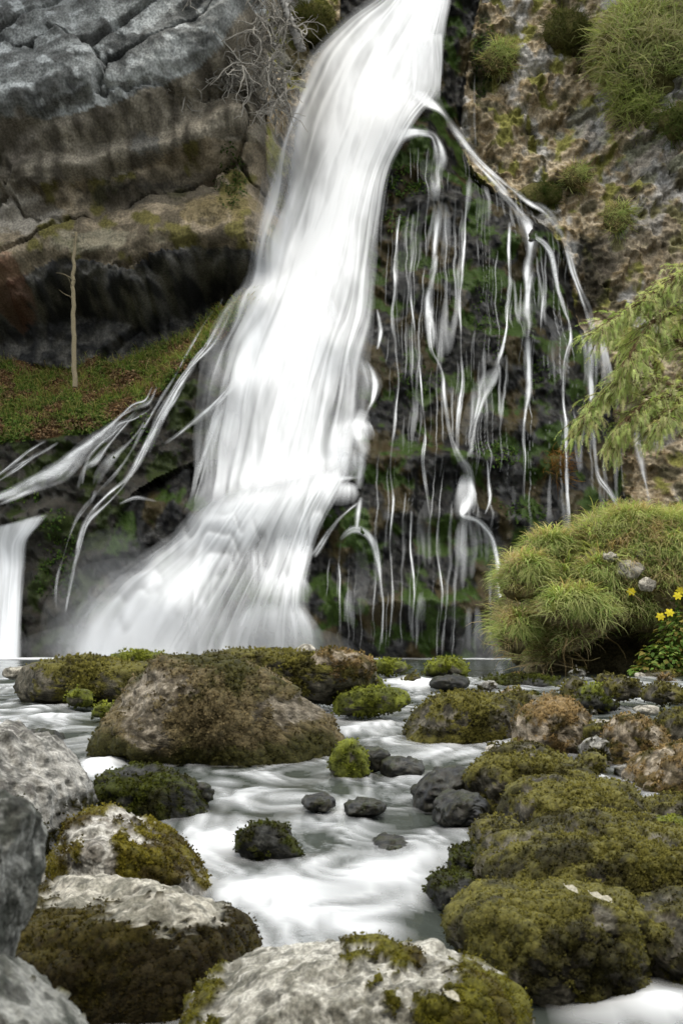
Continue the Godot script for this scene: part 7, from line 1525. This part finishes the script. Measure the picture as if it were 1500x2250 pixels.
func build_ledge_cover() -> void:
	# ground cover and leaf litter on the ledge: nobody could count it
	var blades := []
	var btint := PackedColorArray()
	var where := []
	var tint := PackedColorArray()
	var tries := 0
	while where.size() < 18000 and tries < 80000:
		tries += 1
		var x := rng.randf_range(-10.5, -1.8)
		var top := along(LEDGE_FLOOR, x)
		var low := along(LEDGE_LIP, x)
		var y := rng.randf_range(low - 0.2, top + 0.05)
		var q := cliff_point(x, y)
		var g := nz.get_noise_2d(x * 1.2, y * 1.6) + 0.05 + rng.randf_range(-0.1, 0.1)
		var col: Color
		if g > 0.02: col = [Color(0.12, 0.19, 0.035), Color(0.08, 0.14, 0.025), Color(0.19, 0.19, 0.055)][rng.randi() % 3]
		else: col = [Color(0.20, 0.115, 0.055), Color(0.13, 0.08, 0.04), Color(0.26, 0.18, 0.10)][rng.randi() % 3]
		where.append(Transform3D(facing(q[1] + Vector3.UP * 0.6 + rdir() * 0.5, Vector3(0, -0.3, 1) + rdir()).scaled(Vector3.ONE * rng.randf_range(0.035, 0.085)), q[0] + q[1] * rng.randf_range(0.0, 0.1)))
		tint.append(col * rng.randf_range(0.6, 1.4))
		if g > -0.12 and tries % 2 == 0:
			blades.append(Transform3D(facing(q[1] * 0.5 + Vector3.UP * 0.7 + rdir() * 0.4, Vector3(0, -0.2, 0.7) + rdir()).scaled(Vector3.ONE * rng.randf_range(0.12, 0.3)), q[0]))
			btint.append([Color(0.26, 0.29, 0.08), Color(0.18, 0.26, 0.06), Color(0.34, 0.27, 0.13)][rng.randi() % 3] * rng.randf_range(0.6, 1.3))
	copies("undergrowth", leaf, mats.leafy, where, tint, self)
	copies("ledge_grass", blade, mats.leafy, blades, btint, self)

func build_shrub() -> void:
	# bare twigs hanging over the cleft beside the top of the fall
	var at := Vector3(SHRUB[0].x, SHRUB[0].y, 0)
	at.z = -27.6
	var o := thing("bare_shrub", at, "tangled leafless grey shrub hanging in the cleft beside the fall", "shrub")
	var wood := plain(Color(0.36, 0.34, 0.30))
	for b in 26:
		var st := SurfaceTool.new()
		st.begin(Mesh.PRIMITIVE_TRIANGLES)
		var root := Vector3(rng.randf_range(-1.0, 1.1), rng.randf_range(-0.6, 1.7), rng.randf_range(-0.9, -0.3))
		var main := wand(root, Vector3(rng.randf_range(-0.9, 0.5), rng.randf_range(-0.3, 0.5), 0.6), rng.randf_range(1.0, 1.9), 10, 0.28, 0.10)
		tube(st, main, 0.045, 0.02, 5)
		for k in range(2, 11):
			for z in 2:
				var sub := wand(main[k], rdir() + Vector3(0, -0.1, 0.3), rng.randf_range(0.3, 0.8), 6, 0.35, 0.12)
				tube(st, sub, 0.02, 0.009, 4)
				for s2 in range(2, 7, 2):
					tube(st, wand(sub[s2], rdir(), rng.randf_range(0.15, 0.4), 4, 0.4, 0.1), 0.011, 0.006, 3)
		part("branch", st.commit(), wood, o)

func build_trunks() -> void:
	for t in TRUNKS:
		var o := thing(t[0], t[1][0], t[2], t[3])
		var st := SurfaceTool.new()
		st.begin(Mesh.PRIMITIVE_TRIANGLES)
		var pts := []
		for p in t[1]: pts.append(p - t[1][0])
		var fine := []
		for i in pts.size() - 1:
			for k in 6:
				var t6 := k / 6.0
				fine.append((pts[i] as Vector3).lerp(pts[i + 1], t6) + Vector3(ns.get_noise_1d(i * 6.0 + k), 0, 0) * t[4] * 0.6)
		fine.append(pts[-1])
		tube(st, fine, t[4], t[5], 9)
		part("trunk", st.commit(), plain(t[6]), o)
		if t[7]:
			for k in 5:
				var s2 := SurfaceTool.new()
				s2.begin(Mesh.PRIMITIVE_TRIANGLES)
				tube(s2, wand(fine[rng.randi_range(4, fine.size() - 2)], Vector3(rng.randf_range(-1, 1), rng.randf_range(-0.2, 0.4), 0.4), rng.randf_range(0.15, 0.45), 4, 0.3, 0.05), t[4] * 0.25, 0.004, 4)
				part("dead_twig", s2.commit(), plain(t[6]), o)

func build_conifer() -> void:
	# tree on the bank at the picture's edge, limbs reaching out over the water
	var o := thing("larch_tree", CONIFER[0], "conifer with soft light green drooping branches reaching over the falls", "tree")
	var bark := plain(Color(0.13, 0.085, 0.045))
	var st := SurfaceTool.new()
	st.begin(Mesh.PRIMITIVE_TRIANGLES)
	tube(st, [Vector3(0, -1.6, 0), Vector3(0.04, 0, 0), Vector3(0.1, 1.5, 0), Vector3(0.12, 3.2, -0.1), Vector3(0.2, 5.0, -0.2)], 0.22, 0.10, 10)
	part("trunk", st.commit(), bark, o)
	var where := []
	var tint := PackedColorArray()
	var tones := [Color(0.46, 0.53, 0.20), Color(0.54, 0.58, 0.27), Color(0.34, 0.44, 0.14), Color(0.50, 0.46, 0.25)]
	for L in CONIFER[1]:
		var s2 := SurfaceTool.new()
		s2.begin(Mesh.PRIMITIVE_TRIANGLES)
		var pts := []
		var m: int = L.size()
		for i in m - 1:
			for k in 5:
				pts.append((L[i] as Vector3).cubic_interpolate(L[i + 1], L[maxi(i - 1, 0)], L[mini(i + 2, m - 1)], k / 5.0))
		pts.append(L[-1])
		tube(s2, pts, 0.035, 0.010, 6)
		var np := pts.size()
		for i in range(2, np):
			var dir: Vector3 = (pts[i] - pts[i - 1]).normalized()
			for z in 7:
				var side := dir.cross(Vector3.UP).normalized() * (1.0 if z % 2 else -1.0)
				var tw := wand(pts[i] + rdir() * 0.03, dir * rng.randf_range(0.4, 1.0) + side * rng.randf_range(0.3, 0.9) + Vector3(0, rng.randf_range(-0.5, 0.35), 0), rng.randf_range(0.16, 0.42), 4, 0.25, 0.13)
				tube(s2, tw, 0.007, 0.003, 3)
				for q in range(1, 5):
					for e in 2:
						where.append(Transform3D(Basis.looking_at(-((tw[q] - tw[q - 1]).normalized() + rdir() * 0.6 + Vector3(0, -0.15, 0)), Vector3.UP + rdir() * 0.3).scaled(Vector3.ONE * rng.randf_range(0.07, 0.16)), tw[q]))
						tint.append(tones[rng.randi() % 4] * rng.randf_range(0.7, 1.35))
		part("limb", s2.commit(), bark, o)
	copies("needles", spray, mats.leafy, where, tint, o)

func build_added_spruces() -> void:
	# unseen spruces added behind the camera to keep low sky light off near boulders
	var o := thing("added_spruce", Vector3.ZERO, "tall dark spruce added unseen behind the camera to block low sky light", "tree", "unseen spruces added to shade the near boulders")
	var st := SurfaceTool.new()
	st.begin(Mesh.PRIMITIVE_TRIANGLES)
	tube(st, [Vector3(0, -0.5, 0), Vector3(0.05, 4, 0), Vector3(0, 9, 0.05), Vector3(0, 14.5, 0)], 0.24, 0.03, 9)
	part("trunk", st.commit(), plain(Color(0.10, 0.075, 0.05)), o)
	var where := []
	var tint := PackedColorArray()
	for k in 1500:
		var t := pow(rng.randf(), 0.8)
		var h := lerpf(14.6, 1.2, t)
		var r := 0.15 + 2.3 * t * rng.randf_range(0.35, 1.0)
		var a := rng.randf() * TAU
		var out := Vector3(cos(a), -0.35, sin(a))
		where.append(Transform3D(Basis.looking_at(-out, Vector3.UP + rdir() * 0.3).scaled(Vector3.ONE * rng.randf_range(0.8, 1.5)), Vector3(cos(a) * r * 0.6, h, sin(a) * r * 0.6)))
		tint.append([Color(0.03, 0.055, 0.02), Color(0.045, 0.075, 0.025), Color(0.06, 0.085, 0.03)][rng.randi() % 3])
	copies("crown", spray, mats.mossy, where, tint, o)
	var spots := [Vector2(-8.5, 3.5), Vector2(-5.8, 6.0), Vector2(-3.2, 7.5), Vector2(-0.6, 6.8), Vector2(2.2, 7.6), Vector2(4.8, 6.2), Vector2(7.6, 4.0), Vector2(-1.9, 10.0), Vector2(1.0, 10.4), Vector2(-10.5, -1.5), Vector2(10.0, -1.0)]
	for k in spots.size():
		var c: Node3D = o if k == 0 else o.duplicate()
		if k:
			c.name = numbered("added_spruce")
			add_child(c)
		c.position = Vector3(spots[k].x, bank(spots[k].x, -spots[k].y), spots[k].y)
		c.rotation.y = k * 1.9
		c.scale = Vector3.ONE * (0.85 + 0.06 * (k % 5))

func build_bits() -> void:
	for p in LEAVES:
		var o := thing("dead_leaf", p, "pale fallen leaf lying on a mossy boulder", "leaf", "fallen leaves on the boulders")
		for k in 2:
			var l := part("blade" if k == 0 else "stalk", leaf, plain(Color(0.45, 0.42, 0.33)), o)
			l.transform = Transform3D(facing(Vector3(0.1, 1, 0.5), Vector3(0.6, 0.1, 0.5)).scaled(Vector3.ONE * 0.045 if k == 0 else Vector3(0.004, 0.01, 0.03)), Vector3(0, 0.012 + k * 0.002, -0.02 * k))

func _ready() -> void:
	rng.seed = 20240611
	for q in [[nz, FastNoiseLite.TYPE_SIMPLEX_SMOOTH, 4], [nr, FastNoiseLite.TYPE_SIMPLEX, 4], [nc, FastNoiseLite.TYPE_CELLULAR, 1], [ns, FastNoiseLite.TYPE_SIMPLEX_SMOOTH, 1], [nv, FastNoiseLite.TYPE_CELLULAR, 1], [nd, FastNoiseLite.TYPE_CELLULAR, 1]]:
		var f: FastNoiseLite = q[0]
		f.seed = 77
		f.noise_type = q[1]
		f.frequency = 1.0
		f.fractal_type = FastNoiseLite.FRACTAL_FBM if q[2] > 1 else FastNoiseLite.FRACTAL_NONE
		f.fractal_octaves = q[2]
	nr.fractal_type = FastNoiseLite.FRACTAL_RIDGED
	nc.cellular_return_type = FastNoiseLite.RETURN_DISTANCE
	nv.cellular_return_type = FastNoiseLite.RETURN_CELL_VALUE
	nd.cellular_return_type = FastNoiseLite.RETURN_DISTANCE2_SUB
	for q in [nv, nd]: q.cellular_jitter = 1.0
	# ---- camera
	var cam := Camera3D.new()
	cam.name = "camera"
	cam.projection = Camera3D.PROJECTION_FRUSTUM
	cam.near = 0.05
	cam.far = 200.0
	cam.size = 2.0 * 0.41421 * 0.05
	cam.frustum_offset = Vector2(0, 0.1027 * 0.05)
	var lens := CameraAttributesPhysical.new()
	lens.frustum_focal_length = 35.0
	lens.frustum_focus_distance = 8.0
	lens.exposure_aperture = 5.6
	cam.attributes = lens
	cam.position = Vector3(0, 0.40, 0)
	add_child(cam)
	cam.current = true
	# ---- sky, sun, exposure: a bright overcast day
	var env := Environment.new()
	env.background_mode = Environment.BG_SKY
	var sky := Sky.new()
	var sm := ProceduralSkyMaterial.new()
	sm.sky_top_color = Color(0.97, 0.985, 1.0)
	sm.sky_horizon_color = Color(0.47, 0.49, 0.50)
	sm.sky_curve = 0.35
	sm.ground_bottom_color = Color(0.10, 0.10, 0.08)
	sm.ground_horizon_color = Color(0.14, 0.14, 0.12)
	sm.sun_angle_max = 1.0
	sky.sky_material = sm
	env.sky = sky
	env.background_energy_multiplier = 2.7
	env.tonemap_mode = Environment.TONE_MAPPER_LINEAR
	env.tonemap_exposure = 1.5
	env.volumetric_fog_enabled = true
	env.volumetric_fog_density = 0.0
	env.sdfgi_enabled = true
	env.ssao_enabled = true
	env.ssil_enabled = true
	var we := WorldEnvironment.new()
	we.name = "environment"
	we.environment = env
	add_child(we)
	var sun := DirectionalLight3D.new()
	sun.name = "sun"
	sun.light_energy = 0.5
	sun.light_color = Color(1.0, 0.98, 0.94)
	sun.light_angular_distance = 35.0
	sun.shadow_enabled = true
	sun.rotation_degrees = Vector3(-66, 4, 0)
	add_child(sun)
	# ---- setting
	make_materials()
	small_meshes()
	bake_relief()
	bake_front()
	mark_cover()
	build_cliff()
	print("cliff ", Time.get_ticks_msec())
	build_waterfall()
	build_stream()
	print("water ", Time.get_ticks_msec())
	# ---- things
	build_boulders()
	print("boulders ", Time.get_ticks_msec())
	build_bank_mound()
	build_bank_core()
	build_conifer()
	build_shrub()
	build_trunks()
	build_tussocks()
	build_leafy()
	build_ledge_cover()
	build_flowers()
	build_bits()
	build_added_spruces()
	print("plants ", Time.get_ticks_msec())
